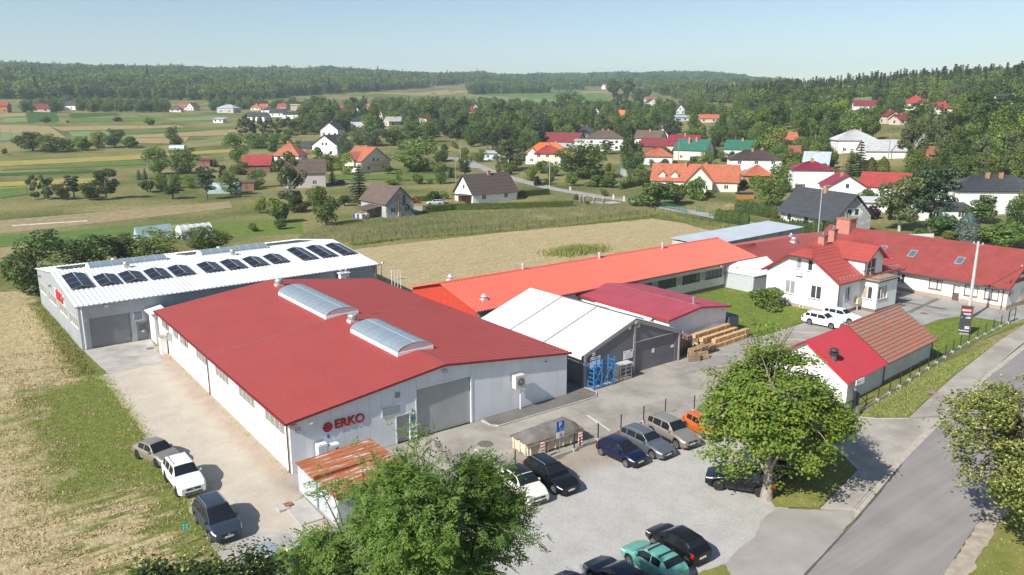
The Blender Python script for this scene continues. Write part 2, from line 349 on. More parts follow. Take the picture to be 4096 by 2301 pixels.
asph = mat('asphalt', (.275,.25,.24), .9, .09, 1.1, .3, 30, dirt=.14, detail=9, stretch=(.035,1,1), rot=-.2)
asph2 = mat('old_asphalt', (.35,.32,.295), .92, .1, .3, .3, 30, dirt=.2, detail=10)
def blend(name, ca, cb, fn, cs=14):
    "two loose surfaces that wear into each other; fn gives (axis x, axis y, offset, softness)"
    m, nt, b = nodes(name); N = nt.nodes; L = nt.links; b.inputs['Roughness'].default_value = .95; b.inputs['Specular IOR Level'].default_value = .15
    g = N.new('ShaderNodeNewGeometry')
    def nz(s, d): n = N.new('ShaderNodeTexNoise'); n.inputs['Scale'].default_value = s; n.inputs['Detail'].default_value = d; n.inputs['Roughness'].default_value = .7; L.new(g.outputs['Position'], n.inputs['Vector']); return n.outputs['Fac']
    def ramp(src, p0, c0, p1, c1): r = N.new('ShaderNodeValToRGB'); e = r.color_ramp.elements; e[0].position = p0; e[0].color = (*c0, 1); e[1].position = p1; e[1].color = (*c1, 1); L.new(src, r.inputs[0]); return r.outputs[0]
    fine = nz(cs, 12); A = ramp(fine, .25, [c*.62 for c in ca], .72, [c*1.25 for c in ca]); B = ramp(fine, .25, [c*.55 for c in cb], .72, [c*1.3 for c in cb])
    dp = N.new('ShaderNodeVectorMath'); dp.operation = 'DOT_PRODUCT'; dp.inputs[1].default_value = (fn[0], fn[1], 0); L.new(g.outputs['Position'], dp.inputs[0])
    ma = N.new('ShaderNodeMath'); ma.operation = 'MULTIPLY_ADD'; ma.inputs[1].default_value = fn[4] if len(fn) > 4 else 7; ma.inputs[2].default_value = fn[2]; L.new(nz(.35, 9), ma.inputs[0])
    ad = N.new('ShaderNodeMath'); L.new(ma.outputs[0], ad.inputs[0]); L.new(dp.outputs['Value'], ad.inputs[1]); mr = N.new('ShaderNodeMapRange'); mr.interpolation_type = 'SMOOTHSTEP'; mr.inputs['From Max'].default_value = fn[3]; L.new(ad.outputs[0], mr.inputs['Value'])
    mx = N.new('ShaderNodeMix'); mx.data_type = 'RGBA'; L.new(mr.outputs[0], mx.inputs['Factor']); L.new(A, mx.inputs['A']); L.new(B, mx.inputs['B'])
    wv = ramp(nz(.5, 8), .35, (.88,.87,.85), .65, (1.05,1.05,1.05)); m2 = N.new('ShaderNodeMix'); m2.data_type = 'RGBA'; m2.blend_type = 'MULTIPLY'; m2.inputs['Factor'].default_value = 1; L.new(mx.outputs['Result'], m2.inputs['A']); L.new(wv, m2.inputs['B']); L.new(m2.outputs['Result'], b.inputs['Base Color'])
    bp = N.new('ShaderNodeBump'); bp.inputs['Strength'].default_value = .35; bp.inputs['Distance'].default_value = .03; L.new(fine, bp.inputs['Height']); L.new(bp.outputs[0], b.inputs['Normal']); MT[name] = m; return m
gravel = blend('car_park_gravel', (.43,.415,.39), (.34,.295,.24), (0,1,12.3,3.0,3))
lane = blend('lane_gravel', (.5,.445,.37), (.4,.325,.26), (1,0,1.2,1.6,2.2))
conc = mat('concrete', (.42,.39,.36), .9, .1, .8, .2, 10, dirt=.3, detail=8)
def pavemat(name, c1, c2, s=4.5):
    m, nt, b = nodes(name); N = nt.nodes; L = nt.links; b.inputs['Roughness'].default_value = .9
    g = N.new('ShaderNodeNewGeometry'); br = N.new('ShaderNodeTexBrick'); br.inputs['Scale'].default_value = s
    br.inputs['Color1'].default_value = (*c1,1); br.inputs['Color2'].default_value = (*c2,1); br.inputs['Mortar'].default_value = (*[c*.6 for c in c1],1); br.inputs['Mortar Size'].default_value = .025
    L.new(g.outputs['Position'], br.inputs['Vector'])
    n2 = N.new('ShaderNodeTexNoise'); n2.inputs['Scale'].default_value = .3; n2.inputs['Detail'].default_value = 9; n2.inputs['Roughness'].default_value = .65; L.new(g.outputs['Position'], n2.inputs['Vector'])
    r2 = N.new('ShaderNodeValToRGB'); e = r2.color_ramp.elements; e[0].position = .36; e[0].color = (.72,.7,.68,1); e[1].position = .58; e[1].color = (1.05,1.04,1.02,1); L.new(n2.outputs['Fac'], r2.inputs[0])
    mx = N.new('ShaderNodeMix'); mx.data_type = 'RGBA'; mx.blend_type = 'MULTIPLY'; mx.inputs['Factor'].default_value = 1
    L.new(br.outputs[0], mx.inputs['A']); L.new(r2.outputs[0], mx.inputs['B']); L.new(mx.outputs['Result'], b.inputs['Base Color'])
    bp = N.new('ShaderNodeBump'); bp.inputs['Strength'].default_value = .4; bp.inputs['Distance'].default_value = .01; L.new(br.outputs['Fac'], bp.inputs['Height']); bp.invert = True; L.new(bp.outputs[0], b.inputs['Normal'])
    return m
yardp = pavemat('yard_pavers', (.42,.385,.335), (.365,.335,.295)); walkp = pavemat('walk_pavers', (.45,.41,.36), (.4,.365,.325)); darkp = pavemat('dark_pavers', (.2,.185,.165), (.165,.155,.14)); housep = pavemat('court_pavers', (.4,.39,.37), (.34,.335,.32))
redp = mat('red_pavers', (.36,.2,.17), .9, .15, 2); kerbm = mat('kerb_concrete', (.45,.43,.4), .9, .12, 2, .2)
sheet('gravel_lane', [(-7.2,31),(-6.9,21),(-6.9,14),(-6.9,4),(-7.2,-6.2),(-7.3,-13),(-1.5,-13),(-1.0,-8),(-.2,-1),(.3,-.4),(.3,38),(-1.9,38),(-2,31.8)], .010, lane, r=(.8,.25))
sheet('lane_concrete', [(-7.3,-5.4),(-4.6,-5.9),(-1.2,-9.2),(-1.2,-10.4),(-7.2,-9.6)], .020, conc, r=(1,.12))
sheet('gate_pad', [(-7.1,41),(-.3,41.1),(-1.3,31.6),(-6.4,31.0)], .022, conc, r=(1,.08))
YARD = [(-.6,-.1),(26,-.1),(28,-.1),(28,17),(43,3),(43.3,3.4),(52,3.4),(54.6,.6),(63.8,1.0),(66,1.5),(69.9,4.2),(70.2,.2),(90.3,3),(90.3,12),(95,12),(95,-14),(84,-14.2),(83.5,-10.6),(82,-8.9),(78.7,-8.0),(74,-8.2),(70,-9.9),(62.6,-9.5),(62,-14),(45,-15.7),(41.5,-18.1),(36.8,-18.8),(32.5,-11),(31.7,-9.5),(23,-8.6),(17,-9.3),(12,-8.2),(5,-8.2),(5,-10),(-1,-10)]
sheet('yard_paving', YARD, .012, yardp, r=(3,.05))
sheet('court_paving', [(66.5,-2.4),(70.2,.2),(90.2,3.2),(90.2,12),(95,12),(95,-14),(84,-14.2),(83.5,-10.6),(82,-8.9),(78.7,-8.0),(74,-8.2),(70,-9.8),(66,-9.4)], .018, housep)
for a, b2, c, d in [((83,1),(89,1.4),(89,1.9),(83,1.5)), ((79,-4.5),(89.6,-3.3),(89.6,-2.7),(79,-3.9)), ((84,-6.4),(84.7,-6.3),(84.2,1),(83.5,1))]:
    sheet('dark_paving_band', [a,b2,c,d], .024 if a[0] != 84 else .028, darkp)
for a, b2 in [((40.5,-3.2),(47,-5.4)), ((50,-2),(58,-4.2)), ((46,-9),(52,-8))]:
    sheet('red_paving_band', [a, b2, (b2[0]+.15, b2[1]+.6), (a[0]+.15, a[1]+.6)], .022, redp)
for p, q in [((54.3,.5),(58.6,-3.9)), ((59.5,-.2),(61.5,-2.4)), ((23.2,-8.1),(23.9,-4.6)), ((12.4,-7.3),(12.6,-4.4)), ((16.3,-8.6),(16.6,-6.4))]:
    v = Vector((p[1]-q[1], q[0]-p[0])).normalized()*.11
    sheet('parking_line', [(p[0]-v.x,p[1]-v.y),(q[0]-v.x,q[1]-v.y),(q[0]+v.x,q[1]+v.y),(p[0]+v.x,p[1]+v.y)], .030, mat('worn_white_paint', (.62,.6,.56), .8, .15, 6))
sheet('tyre_mark', rough([(37,-2.6),(40,-1.2),(44.5,-.6),(47,-2.4),(44,-3.2),(40.5,-3.0)],.6,.4), .033, mat('tyre_marks', (.3,.28,.255), .9, .16, 1.2, col2=(.215,.205,.19)))
sheet('parking_gravel', [(-7.4,-9.6),(-1,-10),(5,-10),(5,-8.4),(12,-8.3),(17,-9.4),(23,-8.8),(29,-8.6),(31.8,-9.6),(33,-12),(30,-16.5),(25.5,-20),(23.6,-24.4),(21.6,-24.9),(19,-25.9),(15.8,-26.4),(13,-26.3),(9,-27.2),(4,-29),(-8,-29)], .026, gravel, r=(1,.3))
sheet('driveway', [(23.2,-23.5),(25.3,-25.25),(27,-26.6),(25.7,-27.3),(18,-28.9),(8,-31.1),(9,-26.6),(13,-25.2),(15.8,-25.3),(19,-24.7),(21.6,-23.7)], .032, asph2, r=(1,.12))
RL = [(-30,-38.5),(8,-31),(18.07,-28.75),(25.7,-27.35),(29.8,-26.5),(36,-25.1),(43.07,-23.55),(48,-22.98),(57,-21.55),(62.2,-20.72),(75,-18.9),(90,-17.3),(110,-15.5),(140,-12)]
RR = [(140,-18.2),(110,-21.8),(90,-23.6),(75,-25.2),(60,-27.4),(45,-29.8),(33.4,-31.85),(30.4,-32.3),(24.3,-33.4),(10,-36.2),(-30,-44.5)]
sheet('road', RL+RR, .040, asph)
sheet('road_shoulder', [RR[0]]+RR[1:]+[(-30,-45.6),(10,-37.2),(24,-34.4),(33,-32.9),(45,-30.8),(60,-28.3),(75,-26),(110,-22.6),(140,-19)], .034, mat('sandy_shoulder', (.4,.34,.27), .95, .15, 1.5, .4, 10), r=(1,.2))
crack = mat('tar_seam', (.09,.085,.085), .8, .1)
for a, b2 in zip(RL[1:8], RL[2:9]):
    if a[0] < 30 or a[0] > 46: sheet('road_seam', rough([a, b2, (b2[0]+.1,b2[1]-.09), (a[0]+.1,a[1]-.09)], .5, .03), .046, crack)
gutter = mat('gutter_sand', (.44,.385,.32), .95, .12, 2, .3)
sheet('gutter', [(25.7,-27.3),(27,-26.62),(30.24,-25.95),(36,-24.6),(43,-23.3),(47.5,-22.65),(61.5,-20.25),(90,-16.8),(90,-17.3),(62.2,-20.7),(48,-22.95),(36,-25.1),(29.8,-26.45)], .048, gutter)
def kerb(name, pts, w=.15, h=.12, z0=0.0, piece=1.0, label=''):
    "kerb of butted stones along a line"
    root = thing(name, label, 'kerb', (pts[0][0], pts[0][1], 0))
    for a, b2 in zip(pts, pts[1:]):
        a = Vector(a); b2 = Vector(b2); L = (b2-a).length; n = max(1, round(L/piece)); ang = atan2(b2.y-a.y, b2.x-a.x); key = 'kerb%.2f'%(L/n)
        me = MT.get(key)
        if me is None:
            mb = MB(); l = L/n-.012; hw = w/2; c = .02
            mb.add([(0,-hw,-.1),(l,-hw,-.1),(l,hw,-.1),(0,hw,-.1),(0,-hw,h-c),(l,-hw,h-c),(l,-hw+c,h),(0,-hw+c,h),(l,hw-c,h),(0,hw-c,h),(l,hw,h-c),(0,hw,h-c)],
                [(0,1,5,4),(4,5,6,7),(7,6,8,9),(9,8,10,11),(11,10,2,3),(0,4,7,9,11,3),(1,2,10,8,6,5)]); me = mb.mesh('kerb_stone'); me.materials.append(kerbm); MT[key] = me
        for i in range(n):
            p = a.lerp(b2, i/n); place('kerb_stone', me, None, root, (p.x-pts[0][0], p.y-pts[0][1], z0), (0,0,ang))
    return root
sheet('sidewalk', [(25.45,-25.25),(27,-26.6),(30.24,-25.94),(32.57,-23.75)], .12, walkp, th=.12)
sheet('sidewalk', [(44.9,-21.25),(47.54,-22.6),(61.54,-20.25),(75,-18.3),(90,-16.7),(110,-14.9),(110,-13),(90,-14.8),(75,-16.4),(59.4,-18.65),(52.35,-19.85)], .12, walkp, th=.12)
sheet('gate_apron', [(32.6,-23.75),(30.3,-25.9),(36,-24.6),(43,-23.35),(47.3,-22.7),(44.8,-21.3),(42.6,-19.6),(41.5,-18.2),(36.8,-18.8),(35.2,-20.2)], .044, walkp)
kerb('kerb', [(27,-26.62),(30.24,-25.96)], label='concrete kerb beside the short pavement by the car park')
kerb('kerb', [(47.54,-22.64),(61.54,-20.27),(75,-18.35),(90,-16.75)], label='long concrete kerb along the pavement across the gate')
kerb('kerb', [(32.6,-23.7),(35.2,-20.15),(36.7,-18.85)], .1, .08, label='low kerb edging the grass under the maple tree')
kerb('kerb', [(41.6,-18.2),(42.7,-19.7),(44.85,-21.25)], .1, .08, label='curved low kerb edging the verge at the gate')
grass = fieldmat('verge_grass', (.15,.2,.035), (.095,.135,.022), .9); dry = fieldmat('dry_verge', (.24,.22,.07), (.13,.155,.035), .5)
sheet('grass_verge', [(23.3,-23.3),(25.4,-25.2),(32.5,-23.7),(35.1,-20.2),(36.7,-18.9),(33.2,-12),(30.2,-16.4),(25.6,-19.8)], .050, dry, r=(1,.15), seed=2)
sheet('grass_verge', [(41.7,-18.15),(44.9,-21.2),(52.3,-19.8),(59.4,-18.6),(75,-16.35),(86,-15.1),(83.4,-14.3),(61,-16),(49,-17.4)], .050, grass, r=(1,.1), seed=2)
sheet('sign_lawn', [(62.8,-14.4),(62.8,-9.8),(70,-10.2),(74,-8.5),(78.7,-8.3),(82,-9.1),(83.2,-10.7),(83.4,-14.0),(70,-15.2)], .052, grass, r=(1,.1), seed=2)
sheet('shed_border', [(44,-16.2),(62.8,-14.6),(62.8,-15.6),(50,-17.1),(44,-17.6)], .054, dry, r=(1,.1))
sheet('house_lawn', [(53,2.6),(57.5,5.3),(54.8,10),(54.5,17.8),(65,17.9),(72,18.3),(72,11.5),(70,10.5),(69.9,4.4),(64.3,1.0),(55.5,.8)], .054, grass, r=(1,.15), seed=6)
sheet('roadside_grass', [(-30,-45.6),(10,-37.2),(24,-34.4),(33,-32.9),(45,-30.8),(60,-28.3),(75,-26),(110,-22.6),(140,-19),(140,-70),(-30,-70)], .030, dry, r=(1,.2), seed=9)
sheet('grass_corner', [(13,-25.1),(15.6,-25.4),(14.5,-26.8),(9,-28.6),(4,-29.8),(4,-29),(9,-26.6)], .040, dry, r=(.6,.2))
# raised walk along the hall front
sheet('hall_walk', [(16.5,-.05),(25.7,-.05),(25.7,2),(27.9,2),(28.0,-1.2),(27.4,-1.9),(16.6,-1.95),(16.2,-1.5)], .12, darkp, th=.12)
kerb('kerb', [(16.1,-.3),(16.15,-1.5),(16.6,-2.02),(27.4,-1.98),(28.05,-1.3),(28.08,1.4)], .12, .125, label='pale kerb round the dark walk along the hall front')
rust = mat('rust', (.32,.12,.05), .85, .3, 4)
for x, y, s in [(26.6,-.9,.55)]: sheet('manhole_cover', [(x,y),(x+s,y),(x+s,y+s),(x,y+s)], .126, rust)
def disc(name, c, r, z, mt): sheet(name, [(c[0]+cos(a*pi/8)*r, c[1]+sin(a*pi/8)*r) for a in range(16)], z, mt)
disc('manhole_cover', S(4,1440,940), .45, .034, mat('iron_cover', (.2,.12,.1), .8)); disc('manhole_cover', S(1,1243,1231), .4, .034, mat('iron_cover2', (.14,.13,.12), .8))
disc('manhole_cover', (52.3,-19.6), .5, .126, mat('iron_cover3', (.3,.2,.17), .8)); disc('oil_stain', S(6,1700,500), .6, .034, mat('oil', (.16,.14,.12), .6))
# lane through the village
LN = [S('S', *p) for p in [(3300,962),(3100,920),(2860,868),(2626,826),(2508,806),(2408,793),(2214,757),(2060,720),(1970,690),(1900,660),(1820,640),(1740,634)]]
def ribbon(name, pts, w, mt, off, label=None):
    vs = []; fs = []; P = [Vector(p) for p in pts]; Q = []
    for a, b2 in zip(P, P[1:]):
        n = max(1, int((b2-a).length/6)); Q += [a.lerp(b2, i/n) for i in range(n)]
    Q.append(P[-1])
    for i, p in enumerate(Q):
        d = (Q[min(i+1, len(Q)-1)]-Q[max(i-1, 0)]).normalized(); n = Vector((-d.y, d.x))*w/2
        for q in (p-n, p+n): vs.append((q.x, q.y, hgt(q.x, q.y)+off))
    for i in range(len(Q)-1): fs.append((2*i, 2*i+2, 2*i+3, 2*i+1))
    me = bpy.data.meshes.new(name); me.from_pydata(vs, [], fs); me.update()
    if me.polygons[0].normal.z < 0: me.flip_normals()
    o = place(name, me, mt); o['kind'] = 'structure'; return o
ribbon('village_road', LN, 4.6, mat('lane_asphalt', (.33,.31,.3), .9, .1, .4), .07)
ribbon('village_road', [S('V2',2090,985), S('V2',2020,925), S('V2',1900,900), S('V2',1780,885)], 4.5, MT['lane_asphalt'], .14)
ribbon('driveway', [S('V3',960,1262), S('V3',1080,1270), S('V3',1180,1262)], 4, conc, .09)
ribbon('driveway', [S('V2',1500,1345), S('V2',1570,1325), S('V2',1640,1300)], 6, asph2, .03)
# ------------------------------------------------------------------ building kit
white = mat('white_cladding', (.74,.76,.78), .5, .04, .5, dirt=.07); whitep = mat('white_plaster', (.79,.775,.74), .9, .04, .6, .15, 20, dirt=.05)
cream = mat('cream_plaster', (.72,.66,.54), .9, .05, .5, .1, 20); greyc = mat('grey_cladding', (.37,.39,.41), .5, .05, .5, dirt=.08); darkg = mat('dark_grey_cladding', (.155,.155,.165), .6, .06, .5, dirt=.06)
frame_w = mat('white_frame', (.8,.8,.79), .5, .03); frame_b = mat('brown_frame', (.13,.075,.06), .6, .1); frame_d = mat('dark_frame', (.03,.025,.025), .5, .1)
steel = mat('steel', (.55,.56,.57), .35, .08, 2, metal=.8); dsteel = mat('dark_metal', (.04,.042,.045), .5, .1); brownm = mat('brown_metal', (.1,.05,.04), .5, .1)
glass = glassmat('window_glass', (.05,.06,.07)); blind = mat('window_blind', (.62,.64,.63), .3, .05, .5, spec=.8)
plinth = mat('tan_plinth', (.4,.31,.25), .9, .08, 3); plinth2 = mat('brown_plinth', (.2,.15,.13), .9, .1, 3); terra = mat('terracotta_render', (.48,.2,.15), .9, .08, 2)
roof_main = mat('red_roof_sheet', (.36,.064,.055), .5, .03, .25, dirt=.03); roof_or = mat('orange_roof_sheet', (.6,.115,.075), .5, .03, .3); roof_pu = mat('crimson_roof_sheet', (.38,.07,.095), .5, .07, .5, dirt=.08)
roof_lr = mat('red_tile_sheet', (.285,.06,.052), .55, .08, .6, dirt=.1); roof_h = mat('bright_red_tile_sheet', (.37,.068,.056), .5, .06, .8); white_roof = mat('white_roof_sheet', (.74,.75,.74), .45, .04, .4, dirt=.12)
def frame(org, ang):
    "P(u, z, o): along the wall, up, outwards (to the right of the direction)"
    c, s = cos(ang), sin(ang)
    return lambda u, z, o=0.0: (org[0]+c*u+s*o, org[1]+s*u-c*o, z)
def obox(mb, P, u0, u1, z0, z1, o0, o1, mi=0):
    vs = [P(u0,z0,o1),P(u1,z0,o1),P(u1,z0,o0),P(u0,z0,o0),P(u0,z1,o1),P(u1,z1,o1),P(u1,z1,o0),P(u0,z1,o0)]
    return mb.add(vs, [(0,3,2,1),(4,5,6,7),(0,1,5,4),(1,2,6,5),(2,3,7,6),(3,0,4,7)], mi)
def wall(parent, P, L, top, ops, mt, cuts=(), panel=None, base=0.0, name='wall', dep=.14, bands=()):
    "wall skin with real openings; with panel set, one child per cladding panel over a dark backing"
    us = {0.0, float(L)} | set(cuts)
    if panel:
        u = panel
        while u < L-.2: us.add(round(u, 3)); u += panel
    for o in ops: us |= {o[0], o[1]}
    us = sorted(us); mb = MB(); zk = sorted(set(bands))
    for a, b in zip(us, us[1:]):
        if b-a < 1e-4: continue
        mid = (a+b)/2; gp = .007 if panel else 0
        holes = sorted((o[2], o[3]) for o in ops if o[0] < mid < o[1]); z = base; segs = []
        for h0, h1 in holes:
            if h0 > z+1e-3: segs.append((z, z, h0, h0))
            z = h1
        segs.append((z, z, top(a), top(b)))
        pm = MB() if panel else mb
        for z0a, z0b, z1a, z1b in segs:
            if max(z1a-z0a, z1b-z0b) < .01: continue
            aa, bb = a+gp, b-gp
            if panel:
                f = [P(aa,z0a,.035),P(bb,z0b,.035),P(bb,z1b,.035),P(aa,z1a,.035)]; g2 = [P(aa,z0a,0),P(bb,z0b,0),P(bb,z1b,0),P(aa,z1a,0)]
                pm.add(f+g2, [(0,1,2,3),(0,3,7,4),(1,5,6,2),(0,4,5,1),(3,2,6,7)]); pm.build('wall_panel', mt, parent); pm = MB()
                mb.quad(P(a,z0a,.002),P(b,z0b,.002),P(b,z1b,.002),P(a,z1a,.002))
            else: pm.quad(P(a,z0a),P(b,z0b),P(b,z1b),P(a,z1a))
    for o in ops:
        u0, u1, z0, z1 = o[:4]
        mb.quad(P(u0,z0,0),P(u0,z0,-dep),P(u0,z1,-dep),P(u0,z1,0)); mb.quad(P(u1,z0,-dep),P(u1,z0,0),P(u1,z1,0),P(u1,z1,-dep))
        mb.quad(P(u0,z1,-dep),P(u1,z1,-dep),P(u1,z1,0),P(u0,z1,0)); mb.quad(P(u0,z0,0),P(u1,z0,0),P(u1,z0,-dep),P(u0,z0,-dep))
    w = mb.build(name, dsteel if panel == -1 else mt, parent)
    return w
def window(parent, P, u0, u1, z0, z1, fm=None, gm=None, n=2, o=-.1, fw=.06, sill=None, fh=0, uneven=None):
    fm = fm or frame_w; mb = MB(); fr = MB()
    for a, b, c, d in ((u0,u1,z0,z0+fw),(u0,u1,z1-fw,z1),(u0,u0+fw,z0+fw,z1-fw),(u1-fw,u1,z0+fw,z1-fw)): obox(fr, P, a, b, c, d, o, o+.06)
    ed = [u0+fw/2+(u1-u0-fw)*i/n for i in range(n+1)]
    if uneven: ed[1] = lerp(u0, u1, uneven)
    for e in ed[1:-1]: obox(fr, P, e-fw*.6, e+fw*.6, z0+fw, z1-fw, o, o+.06)
    if fh: obox(fr, P, u0+fw, u1-fw, z0+fh-fw/2, z0+fh+fw/2, o+.001, o+.058)
    w = fr.build('window', fm, parent)
    for i in range(n):
        pb = MB(); pb.quad(P(ed[i],z0+fw/2,o+.02),P(ed[i+1],z0+fw/2,o+.02),P(ed[i+1],z1-fw/2,o+.02),P(ed[i],z1-fw/2,o+.02))
        g = gm[i%len(gm)] if isinstance(gm, (list, tuple)) else (gm or glass)
        pb.build('pane', g, w)
    if sill:
        sb = MB(); obox(sb, P, u0-.05, u1+.05, z0-.07, z0-.003, o, .07); sb.build('sill', sill, w)
    return w
def corr(E0, E1, R0, R1, pitch=.25, h=.03, rows=1, step=0.0, trap=.5, th=.05):
    "ribbed roof slope from eave line E to ridge line R"
    E0, E1, R0, R1 = (Vector(p) for p in (E0, E1, R0, R1)); nrm = (E1-E0).cross(R0-E0).normalized()
    if nrm.z < 0: nrm = -nrm
    L = (E1-E0).length; n = max(2, round(L/pitch)); us = []
    for i in range(n):
        for f, hh in ((0,0),(.5-trap/2-.06,0),(.5-trap/2+.06,1),(.5+trap/2-.06,1),(.5+trap/2+.06,0)): us.append(((i+f)/n, hh*h))
    us.append((1, 0)); mb = MB(); k = len(us); vs = []; fs = []
    for r in range(rows):
        for t, st in ((r/rows, step), ((r+1)/rows, 0)):
            for u, hh in us: vs.append(tuple(E0.lerp(E1, u).lerp(R0.lerp(R1, u), t)+nrm*(hh+st)))
        o = r*2*k
        fs += [(o+i, o+i+1, o+k+i+1, o+k+i) for i in range(k-1)]
        if r and step: fs += [(o+i, o-k+i, o-k+i+1, o+i+1) for i in range(k-1)]
    mb.add(vs, fs); lo = [E0, E1, R1, R0]; b = [tuple(p-nrm*th) for p in lo]
    mb.add([tuple(p+nrm*.002) for p in lo]+b, [(7,6,5,4),(0,4,5,1),(1,5,6,2),(3,7,4,0)])
    if mb.f:
        v = [Vector(mb.v[i]) for i in mb.f[0]]
        if (v[1]-v[0]).cross(v[2]-v[0]).dot(nrm) < 0: mb.f = [tuple(reversed(f)) for f in mb.f]
    return mb
def gutter_pipe(parent, pts, r=.06, mt=None): MB().path(pts, r, 8).build('gutter', mt or brownm, parent)
def lightbox(parent, P, u, z, mt=None):
    mb = MB(); obox(mb, P, u-.2, u+.2, z-.12, z+.12, .1, .32); obox(mb, P, u-.05, u+.05, z-.05, z+.05, 0, .1); mb.build('floodlight', mt or steel, parent)
def text(parent, body, P, u, z, size, mt, o=.045, ext=.006, bold=0.0, name='lettering', align='CENTER'):
    cu = bpy.data.curves.new(name, 'FONT'); cu.body = body; cu.size = size; cu.extrude = ext; cu.align_x = align; cu.align_y = 'CENTER'; cu.offset = bold
    t = bpy.data.objects.new(name, cu); COL.objects.link(t); dg = bpy.context.evaluated_depsgraph_get(); me = bpy.data.meshes.new_from_object(t.evaluated_get(dg)); bpy.data.objects.remove(t)
    a = Vector(P(u,z,o)); X = (Vector(P(u+1,z,o))-a); Z = Vector((0,0,1)); Y = Vector(P(u,z,o+1))-a
    me.transform(__import__('mathutils').Matrix(((X.x,Z.x,Y.x,a.x),(X.y,Z.y,Y.y,a.y),(X.z,Z.z,Y.z,a.z),(0,0,0,1))))
    for q in list(me.materials): pass
    me.materials.clear(); return place(name, me, mt, parent)
def sign(parent, P, u0, u1, z0, z1, mt, o=.04, name='sign_plate', th=.02):
    mb = MB(); obox(mb, P, u0, u1, z0, z1, o, o+th); return mb.build(name, mt, parent)
blue = mat('sign_blue', (.03,.13,.45), .5, .05); redm = mat('logo_red', (.42,.012,.018), .4, .05); wsign = mat('sign_white', (.8,.8,.8), .5, .04); black = mat('black_paint', (.012,.012,.013), .5, .1)
def slatdoor(parent, P, u0, u1, z0, z1, mt, o=-.12, pitch=.12, name='roller_door'):
    mb = MB(); n = round((z1-z0)/pitch); vs = []; fs = []
    for i in range(n):
        a, b = lerp(z0, z1, i/n), lerp(z0, z1, (i+1)/n); g = (b-a)*.12
        mb.quad(P(u0,a,o),P(u1,a,o),P(u1,a+g,o+.018),P(u0,a+g,o+.018)); mb.quad(P(u0,a+g,o+.018),P(u1,a+g,o+.018),P(u1,b-g,o+.018),P(u0,b-g,o+.018)); mb.quad(P(u0,b-g,o+.018),P(u1,b-g,o+.018),P(u1,b,o),P(u0,b,o))
    return mb.build(name, mt, parent)
def louver(parent, P, u0, u1, z0, z1, n=9, mt=None):
    fr = MB()
    for a, b, c, d in ((u0,u1,z0,z0+.05),(u0,u1,z1-.05,z1),(u0,u0+.05,z0+.05,z1-.05),(u1-.05,u1,z0+.05,z1-.05)): obox(fr, P, a, b, c, d, .04, .09)
    f = fr.build('vent_grille', frame_w, parent); MB().quad(P(u0+.03,z0+.03,.045),P(u1-.03,z0+.03,.045),P(u1-.03,z1-.03,.045),P(u0+.03,z1-.03,.045)).build('backing', dsteel, f)
    for i in range(n):
        z = lerp(z0+.07, z1-.09, i/(n-1)); s = MB(); s.slab([P(u0+.05,z,.1),P(u1-.05,z,.1),P(u1-.05,z+.06,.06),P(u0+.05,z+.06,.06)], Vector(P(0,0,1))-Vector(P(0,0,0)), .008); s.build('slat', mt or greyc, f)
def rooflight(parent, c, ln, wd, hb, hr, ax, seg, base=.35, name='ridge_skylight'):
    "barrel vault rooflight on an upstand; ax 0 along x, 1 along y"
    poly = mat('polycarbonate', (.22,.27,.31), .18, .05, .6, spec=.7); up = mat('white_upstand', (.82,.82,.82), .6, .03)
    def Q(l, w, z): return (c[0]+(l if ax == 0 else w), c[1]+(w if ax == 0 else l), c[2]+z)
    r = MB(); h = ln/2
    ws = wd/2+.06
    for p in ([Q(-h-.05,-ws,-.55),Q(h+.05,-ws,-.55),Q(h+.05,ws,-.55),Q(-h-.05,ws,-.55)],):
        top = [(x, y, c[2]+hb) for x, y, z in p]; k = 4
        r.add(p+top, [(0,1,5,4),(1,2,6,5),(2,3,7,6),(3,0,4,7),(4,5,6,7)])
    o = r.build(name, up, parent); n = 12; vault = MB(); arcs = [(-wd/2*cos(pi*i/n), hr*sin(pi*i/n)) for i in range(n+1)]
    for k in range(seg):
        a, b = -h+ln*k/seg, -h+ln*(k+1)/seg; pm = MB(); g = .02
        for i in range(n): pm.quad(Q(a+g,arcs[i][0],hb+arcs[i][1]),Q(b-g,arcs[i][0],hb+arcs[i][1]),Q(b-g,arcs[i+1][0],hb+arcs[i+1][1]),Q(a+g,arcs[i+1][0],hb+arcs[i+1][1]))
        pm.build('skylight_pane', poly, o, smooth=True)
    rb = MB()
    for k in range(seg+1):
        a = -h+ln*k/seg
        for i in range(n): rb.tube(Q(a,arcs[i][0]*1.01,hb+arcs[i][1]*1.02),Q(a,arcs[i+1][0]*1.01,hb+arcs[i+1][1]*1.02),.02,None,4)
    rb.tube(Q(-h,0,hb+hr*1.03),Q(h,0,hb+hr*1.03),.02,None,4); rb.build('skylight_ribs', mat('rib_aluminium', (.42,.46,.49), .4, .03), o)
    for s in (-h, h):
        e = MB(); e.add([Q(s,x,hb+z) for x, z in arcs], [tuple(range(n+1))]); e.build('end_pane', mat('milky_pane', (.52,.47,.46), .5, .06), o)
    return o
